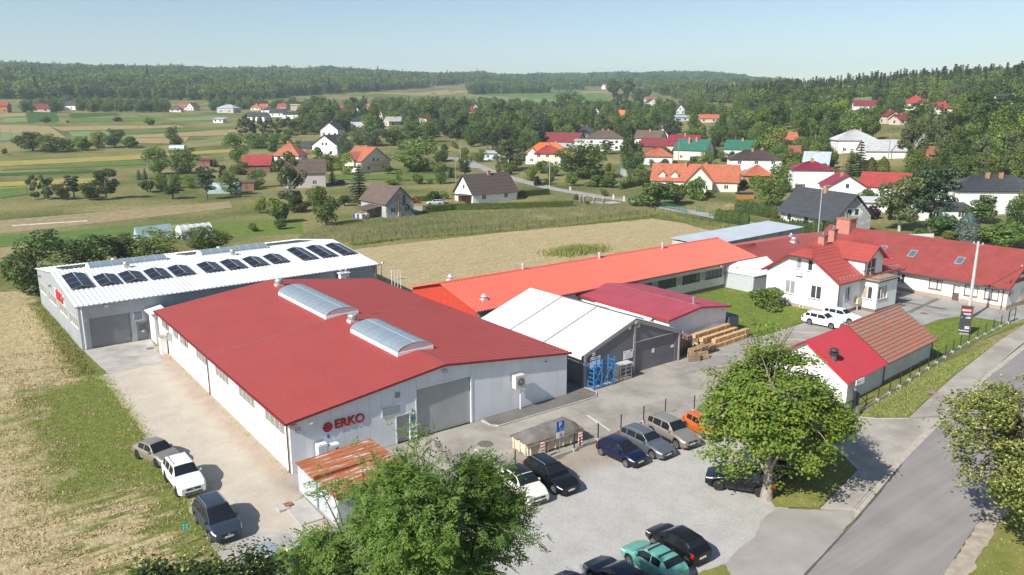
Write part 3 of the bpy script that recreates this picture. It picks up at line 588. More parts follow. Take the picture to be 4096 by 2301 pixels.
def turbine(name, label, loc, s=1.0, cone=False):
    t = thing(name, label, 'vent', loc); MB().box(-.45*s,-.45*s,-.3,.45*s,.45*s,.3*s).build('base', mat('vent_base', (.6,.58,.56), .6, .08), t)
    if cone:
        MB().tube((0,0,.2),(0,0,.75*s),.16*s,None,10).build('pipe', steel, t); MB().tube((0,0,.62*s),(0,0,1.05*s),.45*s,.06*s,14).build('cowl', mat('vent_grey', (.55,.56,.57), .5, .05), t, smooth=40)
    else:
        MB().tube((0,0,.3*s),(0,0,.45*s),.34*s,.5*s,12).tube((0,0,.45*s),(0,0,.68*s),.5*s,.52*s,12).build('cowl', mat('vent_metal', (.5,.49,.48), .4, .08, 3, metal=.5), t)
        MB().tube((0,0,.72*s),(0,0,.88*s),.5*s,.42*s,12).build('cap', MT['vent_metal'], t)
    return t

# ------------------------------------------------------------------ main hall
hall = thing('factory_hall', 'large white factory hall with low red ribbed roof and red wall lettering', 'factory', (0,0,0))
Wd, Ln, EZ, RZ, RX = 25.55, 37.9, 3.95, 5.62, 12.66
PF = frame((0,0), 0); PL = frame((0,Ln), -pi/2); PB = frame((Wd,Ln), pi); PR = frame((Wd,0), pi/2)
topF = lambda u: (EZ-.0+ (RZ-EZ)*(u+.3)/(RX+.3) if u <= RX else RZ-(RZ-4.0)*(u-RX)/(Wd+.3-RX))-.07
garage = mat('grey_roller', (.42,.42,.41), .5, .05, .6, dirt=.06)
wall(hall, PF, Wd, topF, [(8.36,9.48,0,2.26), (10.14,15.2,0,4.05)], white, cuts=(RX,), panel=1.02)
slatdoor(hall, PF, 8.40, 9.44, .02, 2.22, garage, name='side_door'); slatdoor(hall, PF, 10.2, 15.14, .02, 4.0, garage, pitch=.105, name='roller_door')
fr = MB()
for a, b, c, d in ((8.28,8.36,0,2.26),(9.48,9.56,0,2.26),(8.2,9.65,2.26,2.36),(10.04,10.14,0,4.06),(15.2,15.34,0,4.06),(10.04,15.34,4.06,4.16)): obox(fr, PF, a, b, c, d, .04, .07)
fr.build('door_frame', frame_w, hall)
louver(hall, PF, 7.12, 8.77, 2.5, 3.31, 11); louver(hall, PF, 8.21, 8.78, 3.73, 4.3, 8); louver(hall, PF, 22.85, 23.28, 3.6, 3.86, 4)
# wall lettering
text(hall, 'ERKO', PF, 4.5, 2.9, .93, redm, .07, .05, .022, 'wall_lettering')
lg = MB(); nn = 28; cx, cz, r1, r0 = 2.78, 2.87, .36, .19
for i in range(nn):
    a0, a1 = radians(-152+304*i/nn), radians(-152+304*(i+1)/nn)
    q = [PF(cx+cos(a)*r, cz+sin(a)*r, .12) for a, r in ((a0,r0),(a0,r1),(a1,r1),(a1,r0))]; lg.slab(q, (0,-1,0), .08)
lg.slab([PF(cx+cos(2*pi*i/20)*.13, cz+sin(2*pi*i/20)*.13, .12) for i in range(20)], (0,-1,0), .08); lg.slab([PF(cx-.37,cz-.07,.121),PF(cx-.05,cz-.09,.121),PF(cx-.05,cz+.09,.121),PF(cx-.37,cz+.07,.121)], (0,-1,0), .08)
lg.build('logo_emblem', redm, hall)
sign(hall, PF, .4, .8, 3.03, 3.36, black, name='number_plate'); sign(hall, PF, .42, .78, 3.05, 3.34, wsign, .061, 'number_plate', .004); text(hall, 'H7', PF, .6, 3.2, .24, black, .068, .002, .004)
lightbox(hall, PF, .25, 3.62); lightbox(hall, PF, 12.7, 5.06); mb = MB(); obox(mb, PF, 1.4, 1.62, 3.5, 3.6, .05, .3); mb.build('security_camera', frame_w, hall)
sign(hall, PF, 9.66, 9.98, 1.98, 2.36, blue); sign(hall, PF, 9.6, 10.0, 1.55, 1.92, blue); MB().slab([PF(9.8+.13*cos(i), 2.2+.13*sin(i), .075) for i in [k*pi/5 for k in range(10)]], (0,-1,0), .01).build('sign_disc', wsign, hall)
sign(hall, PF, 9.76, 9.92, 1.3, 1.44, mat('alarm_red', (.5,.03,.03), .4)); sign(hall, PF, 9.7, 9.96, 1.05, 1.2, wsign, .04, 'lamp_box', .1)
# side wall with strip windows
wops = []
for a, b in [(36.5,33.2),(31.9,29.6),(29.2,26.0),(23.4,19.9),(17.4,13.6),(11.1,7.2),(5.0,1.0)]: wops.append((Ln-a, Ln-b, 2.42, 3.36))
wall(hall, PL, Ln, lambda u: EZ-.1, wops, whitep)
wpane = mat('milky_glass', (.24,.235,.21), .25, .12, 1, spec=.6)
for i, (a, b, c, d) in enumerate(wops): window(hall, PL, a, b, c, d, n=3 if i in (1,) else 4, gm=[wpane, wpane, glass] if i in (0, 2) else wpane, fw=.075, fm=mat('aged_frame', (.6,.6,.58), .6))
acb = MB(); obox(acb, PL, Ln-32.9, Ln-32.3, 1.9, 2.7, .05, .4); acb.build('air_conditioner', MT['vent_grey'] if 'vent_grey' in MT else steel, hall)
wall(hall, PB, Wd, lambda u: topF(Wd-u), [], white, cuts=(Wd-RX,)); wall(hall, PR, Ln, lambda u: 3.92, [], white)
for y in (19.4, .25): gutter_pipe(hall, [(-.1,y,3.8),(-.1,y,.05)])
for nm, e, rr in (('roof', ((-.32,-.32),(-.32,Ln+.1)), 1), ('roof', ((25.87,-.32),(25.87,Ln+.1)), 0)):
    ez = EZ if rr else 4.03
    corr((e[0][0],e[0][1],ez),(e[1][0],e[1][1],ez),(RX,-.32,RZ),(RX,Ln+.1,RZ),.42,.055,th=.1).build('roof', roof_main, hall)
fas = MB()
for (x0, z0, x1, z1) in ((-.33,EZ,RX,RZ),(RX,RZ,25.88,4.03)): fas.slab([(x0,-.335,z0-.12),(x1,-.335,z1-.12),(x1,-.335,z1+.06),(x0,-.335,z0+.06)], (0,-1,0), .02)
fas.build('verge_trim', mat('dark_red_trim', (.24,.02,.024), .45, .05), hall)
wire = MB(); wire.path([(RX,-.2,RZ+.1),(RX,4,RZ+.1)],.012,4); wire.path([(-.3,18.2,EZ+.1),(RX,18,RZ+.12),(25.8,19.2,4.15)],.014,4)
for i in range(14):
    for xx, zz in ((lerp(-.3,RX,i/13), lerp(EZ,RZ,i/13)), (lerp(RX,25.8,i/13), lerp(RZ,4.03,i/13))): wire.tube((xx,18.2 if xx < RX else 18.8,zz),(xx,18.2 if xx < RX else 18.8,zz+.14),.02,None,4); wire.tube((xx,-.3,zz),(xx,-.3,zz+.12),.02,None,4)
wire.build('lightning_wire', steel, hall)
gutter_pipe(hall, [(-.4,-.3,3.9),(-.4,Ln,3.9)], .07, mat('dark_red_gutter', (.2,.02,.02), .5))
rooflight(hall, (RX-.04,8.65,RZ), 8.75, 3.3, .12, .62, 1, 8); rooflight(hall, (RX-.04,24.7,RZ), 12.5, 3.3, .12, .62, 1, 11)
turbine('roof_ventilator', 'octagonal grey roof ventilator between the two skylights on the red hall', (RX-.3,15.6,RZ-.1), .95); turbine('roof_ventilator', 'octagonal grey roof ventilator at the far end of the red hall roof', (RX-.3,34.6,RZ-.1), .95)
cab = thing('meter_cabinet', 'white double meter cabinet standing against the hall front by the shed', 'cabinet', (1.7,-.75,0))
for x, w, h in ((0,.72,1.95),(.76,.86,1.7)):
    MB().box(x,0,.1,x+w,.5,h).build('cabinet_body', frame_w, cab); d = MB()
    for k in range(2): d.box(x+.03+k*w/2,-.02,.2,x+w/2-.02+k*w/2,0,h-.08)
    d.build('cabinet_door', white, cab); MB().box(x+w*.4,-.05,h*.55,x+w*.47,-.02,h*.65).build('handle', dsteel, cab)
MB().box(1.3,-.03,1.15,1.52,-.021,1.45).build('meter_window', dsteel, cab)
sign(hall, PF, 2.72, 2.9, 2.0, 2.28, blue)
ac = thing('air_conditioner', 'boxed air conditioning unit on a post at the hall front', 'air conditioner', (19.75,-.45,2.2))
MB().box(-.5,-.35,0,.5,.2,1.15).build('housing', mat('ac_housing', (.62,.58,.54), .6, .06), ac); MB().tube((0,-.36,.6),(0,-.4,.6),.36,None,16).build('fan_ring', mat('ac_dark', (.2,.19,.18), .6), ac); MB().tube((0,-.4,.6),(0,-.43,.6),.1,None,10).build('fan_hub', steel, ac)
MB().box(.32,.1,-2.2,.42,.2,0).build('post', frame_w, ac); MB().box(.3,.2,.3,.4,.42,.4).box(-.4,.2,.3,-.3,.42,.4).build('bracket', steel, ac)
ann = thing('gate_canopy', 'narrow white lean-to joining the two halls by the grey gate door', 'canopy', (-.4,38,0))
corr((-.35,.3,3.45),(-.35,3.0,3.45),(1.4,.3,3.8),(1.4,3.0,3.8),.3,.03).build('roof', white_roof, ann); MB().box(.1,.4,0,1.2,2.9,3.4).build('wall', white, ann)
cab2 = thing('utility_box', 'white utility box against the hall wall behind the gravel lane', 'cabinet', (-.75,34.2,0)); MB().box(0,0,0,.6,.9,1.9).build('cabinet_body', frame_w, cab2); MB().box(-.02,.08,.1,0,.82,1.8).build('cabinet_door', white, cab2); MB().box(-.1,-.1,1.9,.6,1,1.98).build('hood', mat('tan_hood',(.45,.36,.25),.8), cab2)

# ------------------------------------------------------------------ grey hall with solar panels
sol = thing('grey_hall', 'long grey industrial hall with white roof carrying solar panels', 'factory', (-7.1,41,0), radians(2.4))
SW, SD, SE, SR, SM = 35.8, 25.2, 4.86, 6.45, 12.9
QF = frame((0,0), 0); QL = frame((0,SD), -pi/2); QR = frame((SW,0), pi/2); QB = frame((SW,SD), pi)
gate = mat('grey_gate', (.22,.225,.235), .5, .05, .5)
wall(sol, QF, SW, lambda u: SE-.1, [(.93,4.95,0,3.36),(5.5,6.68,0,2.14)], greyc, panel=1.1)
slatdoor(sol, QF, .95, 4.93, .02, 3.34, gate, pitch=.14); dr = MB(); obox(dr, QF, 5.53, 6.65, .02, 2.1, -.1, -.05); dd = dr.build('door', gate, sol); sign(dd, QF, 5.7, 6.5, 1.15, 1.9, glass, -.05, 'pane', .01); sign(dd, QF, 5.98, 6.25, .9, 1.08, wsign, -.05, 'notice', .01); sign(dd, QF, 6.52,6.6,.95,1.1, black, -.05, 'handle', .05)
louver(sol, QF, 5.25, 6.25, 2.35, 3.42, 12); lightbox(sol, QF, 2.7, 4.5); sign(sol, QF, .5, .72, 3.1, 3.3, wsign); sign(sol, QF, .54, .68, 3.16, 3.25, mat('print_dark', (.1,.1,.12), .6), .061, 'plate_print', .003)
wall(sol, QL, SD, lambda u: (SE+(SR-SE)*min(u, SD-u)/SM)-.1, [(SD-a, SD-b, 2.05, 3.3) for a, b in ((24.5,20.2),(18.2,13.2),(11.4,6.7),(5.2,.9))], greyc, cuts=(SD-SM,), panel=1.1)
for a, b in ((24.5,20.2),(18.2,13.2),(11.4,6.7),(5.2,.9)): window(sol, QL, SD-a, SD-b, 2.05, 3.3, n=4, gm=wpane, fw=.1, o=-.06)
sign(sol, QL, SD-12.9, SD-7.2, 3.35, 4.62, wsign, .04, 'sign_panel', .03); text(sol, 'ERKO', QL, SD-9.7, 4.0, 1.6, mat('lit_red', (.65,.02,.02), .4), .1, .08, .02, 'wall_lettering')
for u in (22.5,15.5,7.5): lightbox(sol, QL, SD-u, 4.35, steel)
wall(sol, QR, SD, lambda u: (SE+(SR-SE)*min(u, SD-u)/SM)-.1, [], greyc, cuts=(SM,)); wall(sol, QB, SW, lambda u: SE-.1, [], greyc)
corr((-.25,-.3,SE),(SW+.25,-.3,SE),(-.25,SM,SR),(SW+.25,SM,SR),.5,.06,trap=.35).build('roof', white_roof, sol); corr((-.25,SD+.3,SE),(SW+.25,SD+.3,SE),(-.25,SM,SR),(SW+.25,SM,SR),.5,.06,trap=.35).build('roof', white_roof, sol)
gutter_pipe(sol, [(-.3,-.42,SE-.05),(SW+.3,-.42,SE-.05)], .08, mat('blue_grey_trim', (.25,.27,.32), .5)); gutter_pipe(sol, [(.3,-.12,SE-.1),(.3,-.12,.1)], .06, frame_w); gutter_pipe(sol, [(SW-.4,-.12,SE-.1),(SW-.4,-.12,.1)], .06, greyc)
rooflight(sol, (8.2,SM+.5,SR-.05), 8.8, 2.3, .1, .5, 0, 7, name='ridge_skylight'); rooflight(sol, (21.4,SM+.5,SR-.05), 8.8, 2.3, .1, .5, 0, 7, name='ridge_skylight')
for i, (x, y) in enumerate(((7.6,11.2),(7.0,14.6),(20.6,11.2),(20.0,14.6))):
    p = Vector((-7.1+x*cos(radians(2.4))-y*sin(radians(2.4)), 41+x*sin(radians(2.4))+y*cos(radians(2.4)))); turbine('roof_ventilator', ['small ventilator in front of the left ridge skylight on the white roof','small ventilator behind the left ridge skylight on the white roof','small ventilator in front of the right ridge skylight on the white roof','small ventilator behind the right ridge skylight on the white roof'][i], (p.x,p.y,6.35), .7)
def pvmat():
    m, nt, b = nodes('solar_cells'); N = nt.nodes; L = nt.links; tc = N.new('ShaderNodeTexCoord'); br = N.new('ShaderNodeTexBrick'); br.offset = 0
    br.inputs['Scale'].default_value = 1; br.inputs['Brick Width'].default_value = .16; br.inputs['Row Height'].default_value = .16; br.inputs['Mortar Size'].default_value = .006
    br.inputs['Color1'].default_value = (.006,.008,.016,1); br.inputs['Color2'].default_value = (.007,.009,.02,1); br.inputs['Mortar'].default_value = (.05,.055,.07,1)
    L.new(tc.outputs['Object'], br.inputs['Vector']); L.new(br.outputs[0], b.inputs['Base Color']); b.inputs['Roughness'].default_value = .28; b.inputs['Specular IOR Level'].default_value = .3; return m
pv = pvmat(); alu = mat('panel_frame', (.3,.31,.33), .4, .05)
def panelmesh(w, l):
    mb = MB(); mb.box(0,0,0,w,l,.035,1); mb.quad((.025,.025,.037),(w-.025,.025,.037),(w-.025,l-.025,.037),(.025,l-.025,.037),0); me = mb.mesh('solar_panel'); me.materials.append(pv); me.materials.append(alu); return me
sl = (SR-SE)/(SM+.3); pm2 = panelmesh(1.19, 1.76); r24 = radians(2.4)
from mathutils import Matrix
ordn = ['first','second','third','fourth','fifth','sixth','seventh','eighth','ninth','tenth','eleventh','twelfth']+['%steenth'%k for k in ('thir','four','fif','six','seven','eigh','nine')]+['twentieth']+['twenty-%s'%k for k in ('first','second','third','fourth','fifth')]
for i, (x0, y0, n) in enumerate([(-6.86,46.2,3),(-4.0,46.3,2),(-1.35,46.35,2),(1.43,46.4,2),(4.18,46.55,2),(7.67,46.6,2),(10.52,46.65,2),(13.38,46.8,2),(16.2,47.0,2),(20.2,47.0,3),(23.0,47.1,3),(25.9,47.2,3)]):
    zb = SE+sl*((y0-41)*1+.3-(x0+7.1)*sin(r24))+.12
    A = thing('solar_array', '%s tent-shaped solar panel array counting from the gate end of white roof'%ordn[i], 'solar panels', (x0,y0,zb), r24, 'solar arrays on the white roof')
    tilt = radians(13)
    for k in range(n):
        for s in (0, 1):
            if s == 0: M = Matrix.Translation((0, k*1.78, k*1.78*sl+.05)) @ Matrix.Rotation(math.atan(sl),4,'X') @ Matrix.Rotation(-tilt,4,'Y')
            else: M = Matrix.Translation((2.36, k*1.78, k*1.78*sl+.05)) @ Matrix.Rotation(math.atan(sl),4,'X') @ Matrix.Rotation(tilt,4,'Y') @ Matrix.Translation((-1.19,0,0))
            p = place('solar_panel', pm2, None, A); p.matrix_local = M
    rk = MB(); rk.path([(0,.02,.03),(1.18,.02,.3),(2.36,.02,.03)],.025,4); rk.tube((1.18,.02,.3),(1.18,.02,-.05),.03,None,4); rk.tube((.5,.02,.13),(.5,.02,-.05),.03,None,4); rk.tube((1.85,.02,.13),(1.85,.02,-.05),.03,None,4); rk.path([(0,1.78*n,.03+1.78*n*sl),(1.18,1.78*n,.3+1.78*n*sl),(2.36,1.78*n,.03+1.78*n*sl)],.025,4); rk.build('rack', dsteel, A)
for i, (xa, xb) in enumerate(((1.2,14.3),(15.6,24),(25,34.2))):
    A = thing('solar_field', 'black solar panel field on the back slope, %s from the gate'%ordn[i], 'solar panels', (-7.1,41,0), r24, 'solar fields on the back slope')
    n = int((xb-xa)/1.72)
    pmb = panelmesh(1.7, 1.05)
    for k in range(n):
        for j in range(5):
            y = SM+1.6+j*1.07; p = place('solar_panel', pmb, None, A, (xa+k*1.72, y, SR-(y-SM)*(SR-SE)/(SD-SM+.3)+.13), (-math.atan((SR-SE)/(SD-SM+.3)),0,0))
ch = thing('roof_chimney', 'small white chimney block with twin cowls beside the grey hall', 'chimney', (23.3,41.3,0)); MB().box(-.6,-.4,0,.6,.3,4.5).build('shaft', whitep, ch); MB().box(-.75,-.5,4.5,.75,.4,4.6).build('cap', frame_w, ch)
for x in (-.35,.35): MB().tube((x,0,4.6),(x,0,4.85),.12,None,8).tube((x,0,4.85),(x,0,5.0),.2,.1,8).build('cowl', steel, ch); MB().box(x-.15,-.41,3.7,x+.1,-.4,3.95).build('vent_opening', black, ch)
lm = thing('loudspeaker_post', 'thin post with pale horn behind the red hall roof', 'post', (33.9,51.4,0)); MB().tube((0,0,0),(0,0,2.9),.07,None,8).build('post', steel, lm); MB().tube((0,0,2.9),(.2,-.3,3.0),.1,.24,10).build('horn', frame_w, lm)
rl = thing('ladder_hoop', 'white ladder hoop rising behind the red hall roof', 'ladder', (27.5,36.2,0)); 
for x in (0,.7,1.4,2.1): MB().path([(x*.6,0,0),(x*.6,0,5.1)],.04,6).build('rail', frame_w, rl)
for z in (4.1,4.6,5.1): MB().path([(0,0,z),(1.26,0,z)],.035,6).build('rung', frame_w, rl)

# ------------------------------------------------------------------ orange roofed building
og = thing('workshop_building', 'long low white workshop with bright orange ribbed roof', 'building', (28.2,18.0,0), radians(1.2))
OL, OD, OE, OR = 50.2, 13.6, 3.75, 5.55
wo = mat('stained_white_wall', (.66,.66,.62), .9, .06, .4, .1, 15, dirt=.15)
P1 = frame((0,0), 0); P2 = frame((0,OD), -pi/2); P3 = frame((OL,0), pi/2); P4 = frame((OL,OD), pi)
owin = [(u-28.2, u-28.2+3.75, 1.75, 2.9) for u in (52.7,57.6,62.55,67.5)]+[(1.6,3.2,0,2.6),(6,9,1.75,2.9),(11,14,1.75,2.9)]
wall(og, P1, OL, lambda u: OE+.05, owin, wo); barm = dsteel
for k, (a, b, c, d) in enumerate(owin):
    if c == 0: sign(og, P1, a, b, c, d, gate, -.1, 'door', .04); continue
    w = window(og, P1, a, b, c, d, frame_d, n=4, fw=.08)
    br = MB()
    for i in range(21): br.tube(P1(lerp(a,b,(i+.5)/21),c,-.02),P1(lerp(a,b,(i+.5)/21),d,-.02),.012,None,4)
    br.build('bars', mat('bar_grey', (.3,.3,.3), .5), w); sb = MB(); obox(sb, P1, a-.05, b+.05, c-.12, c-.003, -.1, .08); sb.build('sill', frame_d, w)
    if k < 4: sign(og, P1, b+.06, b+1.1, c, d, mat('taupe_panel', (.38,.34,.3), .8), .004, 'wall_inset', .004)
sign(og, P1, 0, OL, 0, .45, plinth2, .004, 'plinth', .03); lightbox(og, P1, 42.3, 3.35)
orw = mat('orange_red_cladding', (.6,.085,.05), .5, .05)
wall(og, P2, OD, lambda u: OE+(OR-OE)*min(u, OD-u)/(OD/2), [], orw, cuts=(OD/2,)); rb = MB()
for i in range(54):
    u = (i+.5)*OD/54; rb.quad(P2(u-.07,1.2,.04),P2(u+.07,1.2,.04),P2(u+.07,OE-.1+(OR-OE)*min(u,OD-u)/(OD/2),.04),P2(u-.07,OE-.1+(OR-OE)*min(u,OD-u)/(OD/2),.04))
rb.build('cladding_ribs', orw, og)
wall(og, P3, OD, lambda u: OE+(OR-OE)*min(u, OD-u)/(OD/2), [], wo, cuts=(OD/2,)); wall(og, P4, OL, lambda u: OE, [], wo)
corr((-.5,-.6,OE-.05),(OL+.6,-.6,OE-.05),(-.5,OD/2,OR+.05),(OL+.6,OD/2,OR+.05),.42,.075,trap=.4).build('roof', roof_or, og); corr((-.5,OD+.6,OE-.05),(OL+.6,OD+.6,OE-.05),(-.5,OD/2,OR+.05),(OL+.6,OD/2,OR+.05),.33,.045,trap=.4).build('roof', roof_or, og)
MB().slab([(-.5,OD/2-.25,OR+.06),(OL+.6,OD/2-.25,OR+.06),(OL+.6,OD/2,OR+.16),(-.5,OD/2,OR+.16)], (0,-.3,1), .02).slab([(-.5,OD/2,OR+.16),(OL+.6,OD/2,OR+.16),(OL+.6,OD/2+.25,OR+.06),(-.5,OD/2+.25,OR+.06)], (0,.3,1), .02).build('ridge_cap', roof_or, og)
gutter_pipe(og, [(-.5,-.7,OE-.12),(OL+.6,-.7,OE-.12)], .07); gutter_pipe(og, [(OL-.3,-.15,OE-.1),(OL-.3,-.15,.1)], .06, dsteel); gutter_pipe(og, [(.2,-.15,OE-.1),(.2,-.15,.1)], .06, steel)
turbine('roof_cowl', 'grey conical cowl at the near end of the orange ridge', (29.4,25.3,5.5), .8, True); turbine('roof_cowl', 'grey conical cowl low on the orange roof near its gable', (30.2,19.6,4.15), .8, True)
for i, x in enumerate((39.9,52.9,65.3)):
    t = thing('vent_pipe', '%s pale vent pipe along the orange roof ridge from the red hall'%ordn[i], 'vent', (x,25.0,5.4), 0, 'ridge vent pipes'); MB().tube((0,0,-.3),(0,0,.75),.13,None,10).build('pipe', MT['vent_grey'], t); MB().tube((0,0,.75),(0,0,.95),.2,None,10).build('cap', MT['vent_grey'], t)
# low red lean-to joining hall and workshop
lt = thing('link_roof', 'low red lean-to roof between red hall and orange workshop', 'building', (25.6,20,0)); corr((2.4,0,3.0),(2.4,13,3.0),(.3,0,3.7),(.3,13,3.7),.3,.03).build('roof', roof_main, lt); MB().box(.35,.1,0,2.3,12.9,2.9).build('wall', white, lt)

# ------------------------------------------------------------------ fabric hall
tn = thing('fabric_hall', 'grey storage hall with white fabric roof in front of orange workshop', 'building', (28.0,.5,0), radians(.6))
TW, TD, TE, TR = 13.3, 16.1, 3.15, 5.5
fabric = mat('white_fabric', (.8,.8,.785), .6, .02, .3); post = mat('taupe_frame', (.3,.28,.28), .5, .05)
P1 = frame((0,0), 0); topT = lambda u: TE+(TR-TE)*min(u, TW-u)/(TW/2)
wall(tn, P1, TW, topT, [(6.75,12.65,0,3.1)], darkg, cuts=(TW/2,)); wall(tn, frame((0,TD), -pi/2), TD, lambda u: TE, [], darkg); wall(tn, frame((TW,0), pi/2), TD, lambda u: TE, [], darkg); wall(tn, frame((TW,TD), pi), TW, topT, [], darkg, cuts=(TW/2,))
dr = MB(); obox(dr, P1, 6.78, 12.62, .03, 3.06, -.1, -.05); tdoor = dr.build('sliding_door', darkg, tn); fl = MB()
for z in (1.02,2.05): obox(fl, P1, 6.8, 12.6, z, z+.02, -.05, -.045)
fl.build('door_seam', dsteel, tdoor); hd = MB(); obox(hd, P1, 6.7, 12.7, 3.1, 3.16, 0, .12); hd.build('door_hood', post, tn)
ps = MB()
for u in (.02, TW-.17): obox(ps, P1, u, u+.3 if u < 1 else u+.16, 0, TE, .003, .14)
obox(ps, P1, TW/2-.13, TW/2+.13, 0, TR-.12, .003, .1)
for s in (0, 1):
    a, b = (0, TW/2) if s == 0 else (TW, TW/2)
    ps.slab([P1(a,TE-.32,.13),P1(b,TR-.32,.13),P1(b,TR+.03,.13),P1(a,TE+.03,.13)] if s == 0 else [P1(b,TR-.32,.13),P1(a,TE-.32,.13),P1(a,TE+.03,.13),P1(b,TR+.03,.13)], (0,-1,0), .12)
ps.build('frame_post', post, tn)
for k in range(3):
    y0, y1 = TD*k/3-.1+(.06 if k else 0), TD*(k+1)/3-.06
    for s in (0, 1):
        f = MB(); n = 6; X = lambda t: (lerp(-.35, TW/2, t) if s == 0 else lerp(TW+.35, TW/2, t))
        for i in range(n):
            for j in range(3):
                q = []
                for t, v in ((i/n,j/3),((i+1)/n,j/3),((i+1)/n,(j+1)/3),(i/n,(j+1)/3)):
                    sag = -.1*sin(pi*v)*sin(pi*t); q.append((X(t), lerp(y0,y1,v), lerp(TE-.02,TR+.09,t)+sag))
                f.quad(*(q if s == 0 else q[::-1]))
        f.quad(*( [(X(0),y0,TE-.42),(X(0),y1,TE-.42),(X(0),y1,TE-.02),(X(0),y0,TE-.02)][::(1 if s else -1)] )); f.build('roof_panel', fabric, tn, smooth=40)
    if k:
        g = MB(); yy = TD*k/3-.07
        for a, b in (((-.36,yy,TE+.02),(TW/2,yy,TR+.13)),((TW/2,yy,TR+.13),(TW+.36,yy,TE+.02))): g.tube(a, b, .085, None, 5)
        g.build('roof_seam', mat('seam_grey', (.3,.3,.31), .6), tn)
sign(tn, P1, 5.1, 6.4, 1.72, 2.56, wsign, .1); sign(tn, P1, 6.05, 6.28, 2.38, 2.5, mat('flag_blue', (.02,.03,.2), .5), .121, 'flag_print', .003); sign(tn, P1, 5.25, 5.32, 2.36, 2.5, black, .121, 'crest_print', .003)
for i in range(5): sign(tn, P1, 5.3+.04*i, 6.2-.03*i, 1.86+i*.1, 1.88+i*.1, mat('print_grey', (.4,.4,.42), .6), .121, 'print_line', .003)
sign(tn, P1, .85, 2.05, 2.5, 2.8, wsign, .1); text(tn, 'DZIAŁ TECHNICZNY', P1, 1.5, 2.65, .1, black, .123, .002); sign(tn, P1, .68, .9, 2.36, 2.7, mat('arrow_red', (.5,.02,.02), .5), .11); sign(tn, P1, .765, .815, 2.42, 2.6, wsign, .131, 'arrow_stem', .003); MB().slab([P1(.71,2.56,.134),P1(.87,2.56,.134),P1(.79,2.66,.134)], (0,-1,0), .003).build('arrow_head', wsign, tn)
sign(tn, P1, .75, 2.05, 1.75, 2.4, wsign, .1); sign(tn, P1, 1.0, 1.35, 2.94, 3.2, wsign, .15); text(tn, 'HN1', P1, 1.18, 3.07, .17, black, .172, .002)
sign(tn, P1, 9.3, 9.62, 1.55, 1.98, wsign, -.04); sign(tn, P1, 12.1, 12.52, 1.54, 1.82, wsign, -.04)
yl = mat('aged_lamp', (.55,.5,.3), .5); sign(tn, P1, 5.7, 6.0, 4.62, 4.98, yl, .004, 'wall_lamp', .12); sign(tn, P1, 6.98, 7.26, 4.62, 4.98, yl, .004, 'wall_lamp', .12); lightbox(tn, P1, 6.75, 5.2, mat('lamp_olive', (.3,.3,.24), .5))
gutter_pipe(tn, [(-.42,-.2,TE-.35),(-.42,TD,TE-.35)], .06); gutter_pipe(tn, [(-.3,.1,TE-.4),(-.25,.1,.05)], .06)

# ------------------------------------------------------------------ crimson roofed store
pu = thing('store_building', 'white store building with crimson tiled roof behind the fabric hall', 'building', (43.3,3.9,0))
PW, PD = 9.6, 14.3
P1 = frame((0,0), 0); topP = lambda u: 3.25+.62*(1-abs(u-PW/2)/(PW/2))
wall(pu, P1, PW, topP, [], white, cuts=(PW/2,), panel=1.2); wall(pu, frame((0,PD), -pi/2), PD, lambda u: 3.25, [], whitep); wall(pu, frame((PW,0), pi/2), PD, lambda u: 3.25, [], whitep); wall(pu, frame((PW,PD), pi), PW, topP, [], white, cuts=(PW/2,))
corr((-.45,-.4,3.3),(-.45,PD+.2,3.3),(PW/2,-.4,3.98),(PW/2,PD+.2,3.98),.22,.02,rows=14,step=.02,trap=.4).build('roof', roof_pu, pu); corr((PW+.45,-.4,3.3),(PW+.45,PD+.2,3.3),(PW/2,-.4,3.98),(PW/2,PD+.2,3.98),.22,.02,rows=14,step=.02,trap=.4).build('roof', roof_pu, pu)
MB().slab([(-.46,-.42,3.12),(PW/2,-.42,3.8),(PW/2,-.42,4.02),(-.46,-.42,3.34)], (0,-1,0), .02).slab([(PW/2,-.42,3.8),(PW+.46,-.42,3.12),(PW+.46,-.42,3.34),(PW/2,-.42,4.02)], (0,-1,0), .02).slab([(-.47,PD+.2,3.12),(-.47,-.42,3.12),(-.47,-.42,3.34),(-.47,PD+.2,3.34)], (-1,0,0), .02).build('verge_trim', mat('bright_red_trim', (.4,.03,.03), .45), pu)
rd = MB(); rd.path([(PW/2-.3,0,4.15),(PW/2-.3,PD,4.15)],.015,4)
for i in range(15): rd.tube((PW/2-.3,i*PD/14,3.95),(PW/2-.3,i*PD/14,4.15),.018,None,4)
rd.build('lightning_wire', mat('wire_salmon', (.5,.25,.2), .5), pu); gutter_pipe(pu, [(-.5,PD+.2,3.1),(-.5,PD+.2,.1)], .06)
fl = thing('flue_pipe', 'stainless flue with cap on the crimson roof', 'chimney', (48.5,5.0,3.9)); MB().tube((0,0,-.1),(0,0,.6),.14,None,12).build('pipe', steel, fl, smooth=40); MB().tube((0,0,.65),(0,0,.85),.22,None,12).build('cap', steel, fl, smooth=40); MB().box(-.25,-.2,-.1,.25,.2,.06).build('flashing', steel, fl)
sign(pu, P1, PW-.75, PW-.45, 2.75, 3.05, wsign); sign(pu, P1, PW-.7, PW-.5, 2.83, 2.96, MT['print_dark'], .061, 'plate_print', .003)
cn = thing('side_canopy', 'narrow white corrugated canopy beside the crimson roofed store', 'canopy', (41.9,6,0)); corr((-.2,0,2.5),(-.2,9,2.5),(1.4,0,3.05),(1.4,9,3.05),.3,.03).build('roof', white_roof, cn); MB().box(.9,.2,0,1.35,8.8,2.75).build('wall', whitep, cn)

